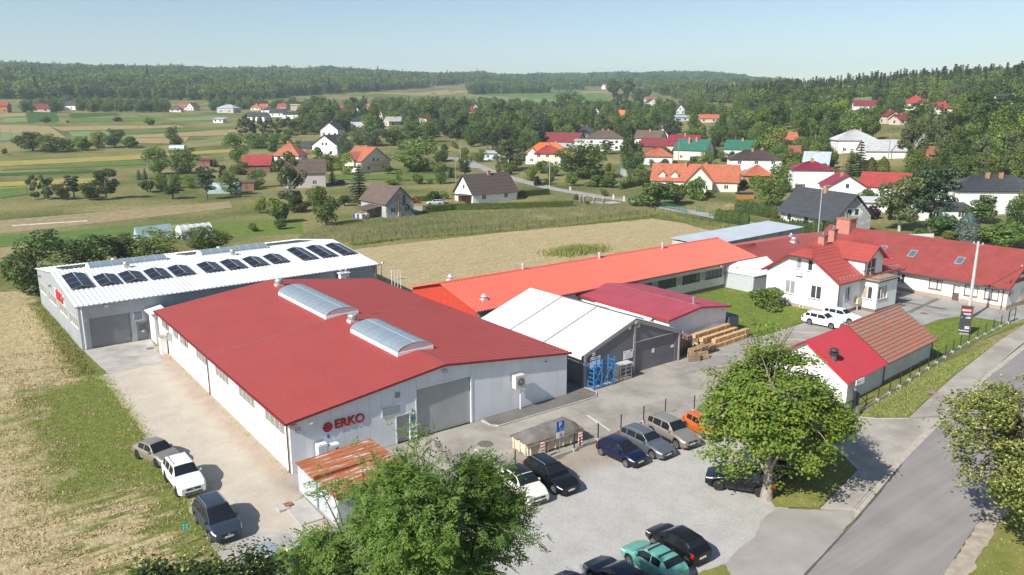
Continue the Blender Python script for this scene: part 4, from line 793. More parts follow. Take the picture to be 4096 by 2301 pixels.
# ------------------------------------------------------------------ small white tent hall and red roofed range behind
t2 = thing('small_tent', 'small white ribbed storage tent beside the bright red roofed house', 'tent', (72.0,14.0,0))
for k in range(9): MB().box(0,.02,.04+k*.26,6.5,.06,.04+k*.26+.24).box(-.02,.06,.04+k*.26,.02,5.5,.04+k*.26+.24).build('wall_panel', mat('ribbed_white', (.5,.52,.53), .5, .05), t2)
MB().box(.02,.07,0,6.4,5.4,2.36).build('liner', white, t2)
MB().add([(-.1,-.05,2.38),(6.6,-.05,2.38),(6.6,5.6,2.38),(-.1,5.6,2.38),(-.1,2.8,4.1),(6.6,2.8,4.1)], [(0,1,5,4),(2,3,4,5),(0,4,3),(1,2,5)]).build('roof', fabric, t2); MB().box(-.13,2.55,2.9,-.1,3.0,3.4).build('vent_flap', mat('vent_flap', (.55,.55,.5), .7), t2)
rr = thing('red_range', 'low range of dark red ribbed roofs behind the white house', 'building', (80,17,0)); rmat = mat('maroon_roof_sheet', (.27,.06,.052), .5, .06, .5, dirt=.08)
MB().box(.2,.2,0,23.5,12.8,2.9).build('wall', wo, rr)
for nm, e0, e1, r0, r1 in ((1,(-.4,-.3,2.95),(-.4,13.3,2.95),(5.0,6.5,4.45),(5.0,6.5,4.45)),(2,(-.4,-.3,2.95),(24,-.3,2.95),(5.0,6.5,4.45),(24,6.5,4.45)),(3,(-.4,13.3,2.95),(24,13.3,2.95),(5.0,6.5,4.45),(24,6.5,4.45))): corr(e0,e1,r0,r1,.33,.04,trap=.4).build('roof', rmat, rr)
l2 = thing('lower_annex', 'low maroon roofed annex at the end of the orange workshop', 'building', (79.3,16.6,0)); MB().box(-.9,-3.2,0,3.4,.1,2.3).build('wall', wo, l2); corr((-1.1,-3.5,2.25),(3.6,-3.5,2.25),(-1.1,.2,2.9),(3.6,.2,2.9),.33,.04).build('roof', rmat, l2)
turbine('roof_cowl', 'white mushroom cowl on the dark red roofs behind the house', (92.5,21.5,4.0), 1.0); turbine('roof_cowl', 'small dark red cowl on the far edge of the red roofs', (97,25,4.1), .6, True)
gf = thing('flat_roof_shed', 'long shed with pale grey sheet roof beyond the orange workshop', 'shed', (84,32,0), radians(4)); corr((-.3,-.3,3.0),(31,-.3,3.0),(-.3,7.5,3.35),(31,7.5,3.35),.4,.03).build('roof', mat('grey_sheet_roof', (.38,.42,.46), .5, .05, .4), gf); MB().box(0,0,0,30.7,7.2,2.9).build('wall', mat('grey_sheet_wall', (.45,.45,.44), .7, .1, 1), gf)
for i in range(9): MB().box(i*3.8,-.06,0,i*3.8+.15,-.005,2.95).build('post', greyc, gf)
wf = thing('white_yard_fence', 'long low white panel fence behind the red roofs', 'fence', (98,36,0), radians(-26))
for i in range(16): MB().box(i*2.5,0,0,i*2.5+2.44,.06,1.9).build('fence_panel', white, wf)
# ------------------------------------------------------------------ white house with bright red roof
hs = thing('white_house', 'white two-storey office house with bright red tiled roof and balcony bay', 'house', (70.2,.45,0))
HL, HW, HE, HR = 14.6, 10.3, 4.45, 7.85
sillm = mat('brown_sill', (.2,.11,.09), .6, .08); ym = HW/2; curtain = mat('curtain', (.45,.36,.25), .8, .1, 3)
topG = lambda u: HE+(HR-HE)*min(u, HW-u)/ym
hipz = 6.75; hipd = 1.7          # half hips cut the gables
topH = lambda u: min(topG(u), hipz)
uh = ym*(hipz-HE)/(HR-HE)
P1 = frame((0,HW), -pi/2)       # left gable
gw = [(HW-7.5,HW-6.0,1.55,3.3),(HW-3.78,HW-2.25,1.55,3.3),(HW-6.1,HW-5.35,5.0,6.5),(HW-4.5,HW-3.75,5.0,6.5)]
wall(hs, P1, HW, topH, gw, whitep, cuts=(uh, ym, HW-uh), base=.45, dep=.18)
for i, (a, b, c, d) in enumerate(gw): window(hs, P1, a, b, c, d, n=2 if i < 2 else 1, sill=sillm, o=-.14, fw=.09, gm=[[mat('grey_blind',(.3,.31,.3),.4)]*2,[glass, glass],[mat('grey_blind',(.3,.31,.3),.4)],[glass]][i])
sign(hs, P1, 0, HW, 0, .45, plinth, -.03, 'plinth', .03); sign(hs, P1, HW-5.1, HW-4.55, .08, .32, frame_w, .002, 'cellar_vent', .02); sign(hs, P1, HW-5.0, HW-4.65, .12, .28, black, .022, 'vent_slot', .004)
P2 = frame((0,0), 0); fw_ops = [(1.75,2.85,1.7,3.4),(11.2,12.6,1.7,3.4)]
wall(hs, P2, HL, lambda u: HE, fw_ops, whitep, base=.45, dep=.18); sign(hs, P2, 0, HL, 0, .45, plinth2, -.03, 'plinth', .03)
for a, b, c, d in fw_ops: window(hs, P2, a, b, c, d, n=2, sill=sillm, o=-.14, fw=.09)
wall(hs, frame((HL,0), pi/2), HW, topH, [(4.2,5.4,1.6,3.3)], whitep, cuts=(uh, ym, HW-uh)); wall(hs, frame((HL,HW), pi), HL, lambda u: HE, [], whitep)
ov = .55; ez = HE-.12; sl2 = (HR-HE)/ym; eo = ez-.0
def slope(side, nm='roof'):
    y0 = -ov if side == 0 else HW+ov; zE = HE-ov*sl2+.12; zR = HR+.12
    def at(x, t): return (x, lerp(y0, ym, t), lerp(zE, zR, t))
    return at
th_ = (hipz-(HE-ov*sl2))/(HR-(HE-ov*sl2))
for side in (0, 1):
    at = slope(side)
    corr(at(-.6,0), at(HL+.6,0), at(-.6,th_), at(HL+.6,th_), .36, .03, rows=8, step=.035, trap=.45).build('roof', roof_h, hs)
    corr(at(-.6,th_), at(HL+.6,th_), at(hipd,1), at(HL-hipd,1), .36, .03, rows=4, step=.035, trap=.45).build('roof', roof_h, hs)
a0, a1 = slope(0), slope(1)
for x, xr in ((-.6,hipd),(HL+.6,HL-hipd)):
    e0, e1 = Vector(a0(x,th_)), Vector(a1(x,th_)); r0 = (xr, ym, HR+.12)
    corr((e0.x+(-.15 if x < 0 else .15), e0.y-.1, e0.z-.1), (e1.x+(-.15 if x < 0 else .15), e1.y+.1, e1.z-.1), r0, r0, .36, .03, rows=4, step=.035).build('roof', roof_h, hs)
    gutter_pipe(hs, [(e0.x+(-.2 if x < 0 else .2), e0.y-.1, e0.z-.16), (e1.x+(-.2 if x < 0 else .2), e1.y+.1, e1.z-.16)], .06)
    for A in (a0, a1):
        p, q = Vector(A(x,0)), Vector(A(x,th_)); MB().slab([p-Vector((0,0,.2)), q-Vector((0,0,.2)), q+Vector((0,0,.06)), p+Vector((0,0,.06))], (-1 if x < 0 else 1,0,0), .03).build('verge_board', mat('verge_red', (.45,.04,.035), .5), hs)
gutter_pipe(hs, [(-.6,-ov-.06,HE-ov*sl2+.02),(HL+.6,-ov-.06,HE-ov*sl2+.02)]); gutter_pipe(hs, [(.1,-.1,HE-.3),(.1,-.1,.1)]); gutter_pipe(hs, [(HL-.2,-.1,HE-.3),(HL-.2,-.1,.1)], .06, dsteel); gutter_pipe(hs, [(-.08,HW-.2,HE-.1),(-.5,HW+.3,HE-.25)], .05, dsteel)
# snow guards along the eave
sgm = MB(); sgm.add([(-.12,0,0),(.12,0,0),(.1,0,.13),(-.1,0,.13),(0,.2,.02)], [(0,1,2,3),(3,2,4),(1,4,2),(0,3,4)]); sgme = sgm.mesh('snow_guard'); sgme.materials.append(mat('pale_metal', (.6,.5,.48), .5))
for r in range(2):
    for i in range(7 if r == 0 else 6): p = slope(0)(.2+i*.75+r*.35, .07+r*.05); place('snow_guard', sgme, None, hs, (p[0],p[1],p[2]+.05))
    for i in range(7): p = slope(0)(10.9+i*.6+r*.3, .07+r*.05); place('snow_guard', sgme, None, hs, (p[0],p[1],p[2]+.05))
# bay with balcony and dormer above it
bx0, bx1, by = 5.25, 10.1, -2.2
PB1 = frame((bx0,0), -pi/2); bops = [(.25,1.6,1.58,3.27)]
wall(hs, PB1, 2.2, lambda u: 3.95, bops, whitep, base=.45, name='bay_wall'); window(hs, PB1, .25, 1.6, 1.58, 3.27, n=2, sill=sillm, gm=[curtain, glass], fw=.09)
PB2 = frame((bx0,by), 0); b2 = [(.3,2.5,1.62,3.37)]
wall(hs, PB2, bx1-bx0, lambda u: 3.95, b2, whitep, base=.45, name='bay_wall'); window(hs, PB2, .3, 2.5, 1.62, 3.37, n=3, sill=sillm, gm=[glass, curtain, curtain], fw=.09); wall(hs, frame((bx1,by), pi/2), 2.2, lambda u: 3.95, [], whitep, name='bay_wall')
sign(hs, PB1, 0, 2.2, 0, .45, plinth2, -.03, 'plinth', .03); sign(hs, PB2, 0, bx1-bx0, 0, .45, plinth2, -.03, 'plinth', .03)
MB().box(bx0-.25,by-.25,3.95,bx1+.25,0,4.12).build('balcony_slab', frame_b, hs); MB().box(bx0-.28,by-.28,4.12,bx1+.28,0,4.2).build('balcony_floor', mat('balcony_tiles', (.45,.35,.24), .8, .1, 2), hs)
rl = MB(); rz0, rz1 = 4.25, 5.15
for pts in ([(bx0-.15,0),(bx0-.15,by-.15)],[(bx0-.15,by-.15),(bx1+.15,by-.15)],[(bx1+.15,by-.15),(bx1+.15,0)]):
    (xa,ya),(xb,yb) = pts; rl.tube((xa,ya,rz1),(xb,yb,rz1),.03,None,5); rl.tube((xa,ya,rz0+.1),(xb,yb,rz0+.1),.02,None,4); n = int(hypot(xb-xa,yb-ya)/.16)
    for i in range(n+1): x, y = lerp(xa,xb,i/n), lerp(ya,yb,i/n); rl.tube((x,y,4.2),(x,y,rz1),.012,None,4)
rlo = rl.build('balcony_railing', dsteel, hs); rlo['kind'] = 'stuff'
dx0, dx1, dz, dr_ = 5.3, 9.6, 6.55, 8.0; PD1 = frame((dx0,-.25), 0); dm = (dx1-dx0)/2
topD = lambda u: dz+(dr_-dz)*(1-abs(u-dm)/dm)
dop = [(.6,2.7,4.25,6.55)]
wall(hs, PD1, dx1-dx0, topD, dop, whitep, cuts=(dm,), base=4.2, name='dormer_wall'); window(hs, PD1, .6, 2.7, 4.25, 6.55, n=2, uneven=.45, gm=glass, fh=.95, fw=.08)
for x, sgn in ((dx0,-1),(dx1,1)):
    pf = frame((x,3.4), -pi/2) if sgn < 0 else frame((x,-.25), pi/2); wall(hs, pf, 3.65, lambda u: dz, [], whitep, base=4.0, name='dormer_wall')
for s in (0, 1):
    xe = dx0-.35 if s == 0 else dx1+.35; xm = (dx0+dx1)/2
    corr((xe,-.8,dz-.25),(xe,3.6,dz-.25),(xm,-.8,dr_+.12),(xm,ym+.1,dr_+.12),.36,.03,rows=5,step=.03).build('dormer_roof', roof_h, hs)
    MB().slab([(xe,-.82,dz-.45),(xm,-.82,dr_-.06),(xm,-.82,dr_+.16),(xe,-.82,dz-.2)] if s == 0 else [(xm,-.82,dr_-.06),(xe,-.82,dz-.45),(xe,-.82,dz-.2),(xm,-.82,dr_+.16)], (0,-1,0), .04).build('verge_board', MT['verge_red'], hs)
gutter_pipe(hs, [(dx0-.05,-.3,dz-.2),(dx0-.05,-.3,4.9)], .05)
for x, y, z in ((4.2,5.2,9.0),(9.4,6.9,9.1)):
    c = MB().box(x-.42,y-.42,6.6,x+.42,y+.42,z).build('chimney', terra, hs); MB().box(x-.52,y-.52,z,x+.52,y+.52,z+.1).build('chimney_cap', mat('slate_cap', (.15,.13,.15), .7), c); MB().tube((x,y,z+.1),(x,y,z+.5),.13,None,10).build('flue', steel, c)
ac2 = MB(); obox(ac2, P1, HW-5.95, HW-5.0, 4.25, 4.85, .05, .4); ac2.build('air_conditioner', frame_w, hs); MB().slab([P1(HW-5.62+.22*cos(k*pi/7), 4.55+.22*sin(k*pi/7), .41) for k in range(14)], (-1,0,0), .005).build('fan_grille', mat('fan_grey', (.6,.6,.58), .6), hs)
gb = thing('gas_box', 'yellowish gas meter box on a post beside the bay', 'gas meter', (74.3,.1,0)); MB().box(0,-.1,.95,.75,.25,1.75).build('box_body', mat('box_cream', (.6,.5,.3), .6), gb); MB().box(.3,.05,0,.42,.17,.95).build('post', mat('box_tan', (.55,.42,.25), .6), gb)
stp = thing('entrance_steps', 'dark entrance steps with iron railing at the corner of the bay', 'steps', (80.5,-1.0,0))
for k in range(3): MB().box(0,-1.2+k*.35,0,1.6,1.0,.16*(k+1)).build('step', plinth2, stp)
MB().path([(1.6,-1.2,.1),(1.6,-1.2,1.1),(1.6,.6,1.5),(1.6,.6,.4)],.03,6).build('railing', dsteel, stp)

# ------------------------------------------------------------------ long red roofed building
lr = thing('office_range', 'long single-storey cream office building with steep red roof and rooflights', 'building', (90,-11.1,0))
LW, LN_, LE, LRz = 12.4, 28.5, 3.15, 7.0
P1 = frame((0,LN_), -pi/2); U = lambda y: LN_-(y+11.1)
lops = [(U(3.6),U(1.97),1.12,2.5),(U(-1.32),U(-3.06),1.07,2.48),(U(-4.5),U(-5.35),.04,2.12),(U(-5.9),U(-7.6),1.0,2.5),(U(-8.37),U(-10.1),1.0,2.5),(U(12.6),U(11),1.1,2.5),(U(8.6),U(6.9),1.1,2.5)]
wall(lr, P1, LN_, lambda u: LE+.1, lops, mat('cream_white_plaster', (.78,.75,.68), .9, .03, .5, dirt=.05), base=.5)
sign(lr, P1, 0, U(-4.5), .0, .5, plinth, -.03, 'plinth', .03); sign(lr, P1, U(-5.35), LN_, .0, .5, plinth, -.03, 'plinth', .03)
for i, (a, b, c, d) in enumerate(lops):
    if i == 2:
        sign(lr, P1, a, b, c, d, frame_b, -.12, 'door', .04); sign(lr, P1, a+.18, b-.08, 1.1, 2.0, blind, -.078, 'door_pane', .01); continue
    window(lr, P1, a, b, c, d, frame_b if i else frame_w, [blind] if i in (1,3,4) else [glass], n=2, sill=sillm, uneven=.62 if i < 2 else None, fw=.11)
P2 = frame((0,0), 0); topL = lambda u: LE+(LRz-LE)*min(u, LW-u)/(LW/2)
wall(lr, P2, LW, topL, [(3.3,4.9,4.2,5.5)], whitep, cuts=(LW/2,)); window(lr, P2, 3.3, 4.9, 4.2, 5.5, frame_d, n=2); sign(lr, P2, .1, LW-.1, 3.25, 3.85, mat('burgundy_band', (.26,.03,.06), .6), .003, 'painted_band', .01); sign(lr, P2, 0, LW, 0, .6, plinth, .003, 'plinth', .03); sign(lr, P2, .5, 1.6, 1.9, 2.4, mat('sign_bluegrey', (.4,.45,.55), .5), .01); sign(lr, P2, .45, .7, 1.75, 2.35, redm, .03)
wall(lr, frame((LW,0), pi/2), LN_, lambda u: LE, [], whitep); wall(lr, frame((LW,LN_), pi), LW, topL, [], whitep, cuts=(LW/2,))
corr((-.7,-.4,LE-.25),(-.7,LN_+.4,LE-.25),(LW/2,-.4,LRz+.1),(LW/2,LN_+.4,LRz+.1),.34,.045,trap=.45).build('roof', roof_lr, lr); corr((LW+.7,-.4,LE-.25),(LW+.7,LN_+.4,LE-.25),(LW/2,-.4,LRz+.1),(LW/2,LN_+.4,LRz+.1),.34,.045,trap=.45).build('roof', roof_lr, lr)
MB().slab([(-.7,-.42,LE-.45),(LW/2,-.42,LRz-.1),(LW/2,-.42,LRz+.14),(-.7,-.42,LE-.2)], (0,-1,0), .03).slab([(LW/2,-.42,LRz-.1),(LW+.7,-.42,LE-.45),(LW+.7,-.42,LE-.2),(LW/2,-.42,LRz+.14)], (0,-1,0), .03).build('verge_trim', MT['dark_red_trim'], lr)
gutter_pipe(lr, [(-.8,-.4,LE-.3),(-.8,LN_+.4,LE-.3)], .09); gutter_pipe(lr, [(-.1,.5,LE-.3),(-.1,.5,.1)], .06)
sl3 = (LRz+.1-LE+.25)/(LW/2+.7); ang3 = math.atan(sl3)
for y in (1.3,5.6,9.4):
    yy = {1.3:-3.4+11.1-.4, 5.6:3.2+11.1-.6, 9.4:5.8+11.1+1.2}[y]
    sw = thing('roof_window', 'x', 'roof window'); sw.parent = lr; del sw['category']; del sw['label']; sw.location = (2.7, yy, LE-.25+sl3*3.4); sw.rotation_euler = (0,-ang3,0)
    fr = MB(); fr.box(-.75,-.5,.02,.75,.5,.12); fr.build('skylight_frame', mat('skylight_grey', (.33,.31,.28), .5), sw); MB().box(-.62,-.38,.12,.62,.38,.13).build('skylight_pane', glassmat('sky_glass', (.08,.13,.2), .08), sw)
sg2 = MB(); sg2.add([(0,-.13,0),(0,.13,0),(0,.1,.15),(0,-.1,.15),(.22,0,.02)], [(0,1,2,3),(3,2,4),(1,4,2),(0,3,4)]); s2 = sg2.mesh('snow_guard'); s2.materials.append(roof_lr)
for i in range(17):
    for r in range(2): x = .5+r*.35; place('snow_guard', s2, None, lr, (x-.3, .8+i*.95+r*.45, LE-.25+sl3*(x+.4)+.06))
c = MB().box(4.6,24.6,4.5,6.6,26.8,8.4).build('chimney', terra, lr); MB().box(4.5,24.5,8.4,6.7,26.9,8.55).build('chimney_cap', mat('chimney_cap_red', (.35,.16,.13), .8), c)
for k in range(2): MB().tube((5.2+k*.8,25.7,8.5),(5.2+k*.8,25.7,9.2),.12,None,8).build('flue', steel, c)
yb = thing('yellow_box', 'yellow gas cabinet on legs at the gable of the red roofed office', 'gas meter', (94.4,-11.9,0)); MB().box(-.1,-.3,.75,1.0,.3,2.1).build('box_body', mat('box_yellow', (.75,.42,.02), .5), yb)
for x in (0,.85): MB().box(x,-.05,0,x+.08,.05,.75).build('leg', steel, yb)
dk = thing('gable_step', 'x', 'step'); bpy.data.objects.remove(dk)

# ------------------------------------------------------------------ shed with half tiled, half sheet roof
sh = thing('tiled_shed', 'low pale shed whose roof is half old clay tiles, half red sheet', 'shed', (43.7,-16.3,0), radians(4.5))
GL, GW, GE, GR = 18.3, 7.7, 2.35, 4.95
paleg = mat('pale_shed_plaster', (.6,.59,.55), .9, .06, .6, .2, 12, dirt=.12)
P1 = frame((0,0), 0); topS = lambda u: GE+(GR-GE)*min(u, GW-u)/(GW/2)
wall(sh, P1, GL, lambda u: GE, [], paleg); wall(sh, frame((0,GW), -pi/2), GW, topS, [], whitep, cuts=(GW/2,)); wall(sh, frame((GL,0), pi/2), GW, topS, [], paleg, cuts=(GW/2,)); wall(sh, frame((GL,GW), pi), GL, lambda u: GE, [], paleg)
sign(sh, P1, 7.2, GL, 0, .35, plinth2, .003, 'plinth', .03); gutter_pipe(sh, [(7.1,-.12,GE),(7.1,-.12,.05)], .05, dsteel); gutter_pipe(sh, [(GL-.1,-.12,GE),(GL-.1,-.12,.05)], .05, dsteel); gutter_pipe(sh, [(7.2,-.45,GE-.12),(GL+.2,-.45,GE-.12)], .06)
sheet_red = mat('crimson_sheet', (.38,.02,.035), .5, .05, .5, spec=.3)
rsl = (GR-GE)/(GW/2); zE = GE-.4*rsl+.1; zR = GR+.1
corr((-.6,-.4,zE),(7.1,-.4,zE),(-.6,GW/2,zR),(7.1,GW/2,zR),.2,.03,trap=.45).build('roof', sheet_red, sh); corr((-.6,GW+.4,zE),(GL+.3,GW+.4,zE),(-.6,GW/2,zR),(GL+.3,GW/2,zR),.3,.03).build('roof', sheet_red, sh)
MB().slab([(7.11,-.4,zE-.02),(GL+.3,-.4,zE-.02),(GL+.3,GW/2,zR-.02),(7.11,GW/2,zR-.02)], (0,-rsl,1), .08).build('roof_deck', frame_b, sh)
MB().slab([(-.62,-.45,zE-.2),(-.62,-.45,zE+.06),(-.62,GW/2,zR+.06),(-.62,GW/2,zR-.2)], (-1,0,0), .03).build('verge_trim', mat('scarlet_trim', (.55,.02,.03), .45), sh)
def tilemat():
    m, nt, b = nodes('clay_tiles'); N = nt.nodes; L = nt.links; oi = N.new('ShaderNodeNewGeometry'); g = oi
    rp = N.new('ShaderNodeValToRGB'); e = rp.color_ramp.elements; e[0].color = (.13,.075,.06,1); e[1].color = (.4,.19,.12,1); n = e.new(.55); n.color = (.29,.125,.085,1); n = e.new(.28); n.color = (.25,.17,.135,1)
    nz = N.new('ShaderNodeTexNoise'); nz.inputs['Scale'].default_value = .5; nz.inputs['Detail'].default_value = 5; L.new(g.outputs['Position'], nz.inputs['Vector'])
    ad = N.new('ShaderNodeMath'); ad.operation = 'MULTIPLY_ADD'; ad.inputs[1].default_value = .5; ad.inputs[2].default_value = -.02
    mm = N.new('ShaderNodeMath'); mm.operation = 'ADD'; L.new(g.outputs['Random Per Island'], ad.inputs[0]); L.new(ad.outputs[0], mm.inputs[0])
    m2 = N.new('ShaderNodeMath'); m2.operation = 'MULTIPLY'; m2.inputs[1].default_value = .55; L.new(nz.outputs['Fac'], m2.inputs[0]); L.new(m2.outputs[0], mm.inputs[1]); L.new(mm.outputs[0], rp.inputs[0]); L.new(rp.outputs[0], b.inputs['Base Color']); b.inputs['Roughness'].default_value = .9
    return m
tm = tilemat()
def tilemesh(mb, w, l, o=(0,0,0)):
    x, y, z = o; mb.add([(x,y,z+.07),(x+w*.12,y,z+.1),(x+w*.3,y,z+.07),(x+w,y,z+.07),(x,y+l,z),(x+w*.12,y+l,z+.03),(x+w*.3,y+l,z+.005),(x+w,y+l,z+.005),(x,y,z),(x+w,y,z)], [(0,1,5,4),(1,2,6,5),(2,3,7,6),(0,8,9,3,2,1)])
nx, ny = 34, 13; tw = (GL+.3-7.12)/nx; tl = hypot(GW/2+.4, zR-zE)/ny; aS = math.atan(rsl)
tme = []
for v in range(4):
    b_ = MB(); tilemesh(b_, tw*.97, tl*1.08); q = b_.mesh('roof_tile'); q.materials.append(tm); tme.append(q)
rest = MB(); cnt = 0; ca, sa = cos(aS), sin(aS)
for j in range(ny):
    for i in range(nx):
        x = 7.13+i*tw; t = j*tl; y = -.4+t*ca; z = zE+.03+t*sa
        jit = random.uniform(-.012,.012)
        if cnt < 300 and (j < 9): place('roof_tile', tme[(i*7+j*3)%4], None, sh, (x, y, z+jit*.5), (aS+jit, 0, jit)); cnt += 1
        else:
            b_ = MB(); tilemesh(b_, tw*.97, tl*1.08); rest.add([(x+vx, y+vy*ca-vz*sa, z+vy*sa+vz*ca+jit*.5) for vx, vy, vz in b_.v], b_.f)
rt = rest.build('roof_tiles', tm, sh); rt['kind'] = 'stuff'
for i in range(26):
    b_ = MB(); b_.tube((7.15+i*.43,GW/2,zR+.02),(7.15+i*.43+.44,GW/2,zR+.05),.12,.11,8); b_.build('ridge_tile', tm, sh)
fp = thing('flue_cowl', 'fat metal flue with black cap on the shed gable by the maple', 'chimney', (44.0,-14.6,0)); MB().tube((0,0,1.8),(0,0,4.1),.25,None,14).build('pipe', mat('flue_metal', (.3,.28,.28), .35, .15, 3, metal=.7), fp, smooth=40); MB().tube((0,0,4.1),(0,0,4.25),.42,None,14).tube((0,0,4.25),(0,0,4.45),.2,.2,10).tube((0,0,4.45),(0,0,4.6),.42,.3,14).build('cap', dsteel, fp)
bd = thing('direction_board', 'small white direction board hanging at the shed corner beside the gate', 'sign', (43.4,-17.3,0)); MB().box(-.2,-.03,2.1,1.1,.03,2.6).build('board', wsign, bd); MB().box(.1,-.035,2.3,.4,-.031,2.38).build('arrow_print', black, bd); MB().tube((-.1,0,0),(-.1,0,2.7),.04,None,8).build('post', dsteel, bd)

# ------------------------------------------------------------------ rusty garages
def rustmat():
    m, nt, b = nodes('rusted_sheet'); N = nt.nodes; L = nt.links; g = N.new('ShaderNodeNewGeometry'); mp = N.new('ShaderNodeMapping'); mp.inputs['Scale'].default_value = (.4,2.6,1); L.new(g.outputs['Position'], mp.inputs[0])
    nz = N.new('ShaderNodeTexNoise'); nz.inputs['Scale'].default_value = 1.3; nz.inputs['Detail'].default_value = 8; nz.inputs['Roughness'].default_value = .7; L.new(mp.outputs[0], nz.inputs['Vector'])
    rp = N.new('ShaderNodeValToRGB'); e = rp.color_ramp.elements; e[0].position = .3; e[0].color = (.2,.05,.025,1); e[1].position = .62; e[1].color = (.52,.52,.55,1); n = e.new(.48); n.color = (.36,.12,.05,1); n = e.new(.56); n.color = (.42,.18,.09,1)
    L.new(nz.outputs['Fac'], rp.inputs[0]); L.new(rp.outputs[0], b.inputs['Base Color']); b.inputs['Roughness'].default_value = .75; return m
rusty = rustmat(); galv = mat('galvanised_sheet', (.5,.54,.56), .5, .1, 1.2, dirt=.2)
for i, (x, y, lab) in enumerate(((-.55,-5.6,'tin garage with rusty ribbed roof against the hall corner'), (-.45,-8.75,'second rusty-roofed tin garage half hidden by the ash tree'))):
    g = thing('tin_garage', lab, 'garage', (x,y,0), 0)
    for a, b, c, d in ((0,0,0.04,3.0),(5.3,0,5.34,3.0),(0.04,2.96,5.3,3.0)): MB().box(a,b,0,c,d,1.95 if a < 5 else 2.15).build('wall', galv, g)
    for k in range(8): MB().box(.05+k*.66,-.03,0.02,.05+k*.66+.63,.02,2.0).build('wall_sheet', galv, g)
    corr((-.12,-.12,2.06),(-.12,3.08,2.06),(5.45,-.12,2.32),(5.45,3.08,2.32),.16,.022,trap=.45).build('roof', rusty, g); MB().box(-.14,-.16,2.0,5.47,-.11,2.36).build('roof_edge', rust, g)
slb = thing('concrete_slab', 'loose concrete slabs with a rusty plate beside the tin garage', 'slab', (-2.2,-4.5,0)); MB().box(0,-2.6,0,1.5,.6,.1).build('slab_piece', conc, slb); MB().box(-.5,-.2,.0,.2,.7,.16).build('slab_piece', kerbm, slb); MB().box(0,0,.16,.5,.5,.2).build('rusty_plate', rust, slb)

# ------------------------------------------------------------------ fences, gate, sign
def postfence(name, label, pts, n, h, mt_post, mt_wire, base=None, r=.035, kz=0.0, top=True):
    root = thing(name, label, 'fence', (pts[0][0], pts[0][1], 0)); P = [Vector(p) for p in pts]; segs = [(b-a).length for a, b in zip(P, P[1:])]; T = sum(segs); o = P[0]; z0 = hgt(o.x, o.y); root.location.z = z0
    def at(t):
        d = t*T
        for (a, b), s in zip(zip(P, P[1:]), segs):
            if d <= s+1e-6: return a.lerp(b, d/s)
            d -= s
        return P[-1]
    pm = MB().box(-r,-r,0,r,r,h).mesh('fence_post'); pm.materials.append(mt_post); Q = [at(i/n) for i in range(n+1)]; bm_ = None
    for i, p in enumerate(Q):
        zz = hgt(p.x, p.y)-z0; place('fence_post', pm, None, root, (p.x-o.x, p.y-o.y, zz))
        if base: MB().box(-.14,-.14,0,.14,.14,base+.06).build('post_block', kerbm, root, (p.x-o.x,p.y-o.y,zz))
    for a, b in zip(Q, Q[1:]):
        za, zb = hgt(a.x,a.y)-z0+(base or .05), hgt(b.x,b.y)-z0+(base or .05); L = (b-a).length; me = bpy.data.meshes.new('mesh_panel'); hh = h-(base or .05)-.04
        me.from_pydata([(a.x-o.x,a.y-o.y,za),(b.x-o.x,b.y-o.y,zb),(b.x-o.x,b.y-o.y,zb+hh),(a.x-o.x,a.y-o.y,za+hh)], [], [(0,1,2,3)]); uv = me.uv_layers.new(); 
        for k, c in enumerate(((0,0),(L,0),(L,hh),(0,hh))): uv.data[k].uv = c
        place('mesh_panel', me, mt_wire, root)
        if base:
            d = (b-a).normalized(); nn = Vector((-d.y,d.x))*.04; q = [a+nn-o,a-nn-o,b-nn-o,b+nn-o]; MB().prism([(v.x,v.y) for v in (q[0],q[1],q[2],q[3])], 0, base).build('base_board', kerbm, root)
    return root
anth = mat('anthracite', (.03,.033,.037), .5, .1); wiremesh = wiremat('dark_wire', (.02,.022,.025), .05, .2, .075, .022); wiregreen = wiremat('green_wire', (.01,.12,.06), .06, .06, .22)
postfence('wire_fence', 'dark wire fence on concrete base running beside the road verge', [(41.7,-18.1),(49.4,-17.35),(54.8,-16.65),(60.5,-15.97),(69,-14.85),(83.5,-13.9)], 17, 1.45, anth, wiremesh, .2)
postfence('wire_fence', 'dark wire fence on concrete base behind the row of parked cars', [(4.9,-8.6),(12.7,-8.9),(17,-9.35),(23,-8.75),(29.1,-8.5),(31.7,-9.5)], 10, 1.5, anth, wiremesh, .2)
postfence('wire_fence', 'dark fence with posts between hay field and tall grass', [S(2,845,372),S(2,1190,327),S(2,2274,238),S(3,490,215),S(3,900,172),S(3,1280,123)], 24, 1.5, anth, wiremesh)
postfence('wire_fence', 'dark fence with posts along the village lane beside the hay field', [S(3,1285,123),S(3,1525,165),S(3,1710,205),S(3,1960,252),S(3,2200,250)], 12, 1.5, anth, wiremesh)
postfence('green_fence', 'green panel fence along the lane by the orange roofed house', [S('V3',1250,1240),S('V3',1410,1275),S('V3',1550,1312),S('V3',1660,1335),S('V3',1750,1355)], 8, 1.5, mat('fence_green', (.01,.16,.07), .5), wiregreen)
postfence('green_fence', 'short green gate fence beside the thuja hedge', [S('V3',1935,1385),S('V3',1985,1380)], 2, 1.5, MT['fence_green'], wiregreen)
postfence('green_fence', 'green garden gate panels by the white gas post', [S('V3',1830,1350),S('V3',1893,1352)], 2, 1.6, MT['fence_green'], wiregreen)
postfence('wire_fence', 'dark garden fence along the lane opposite the grey gate', [S('V3',400,1068),S('V3',520,1095),S('V3',640,1130),S('V3',800,1155),S('V3',1000,1195),S('V3',1145,1225)], 9, 1.4, anth, wiremesh)
gt = thing('sliding_gate', 'dark sliding gate of vertical bars across the yard entrance', 'gate', (41.4,-18.2,0), atan2(-.2,-5.3)+0)
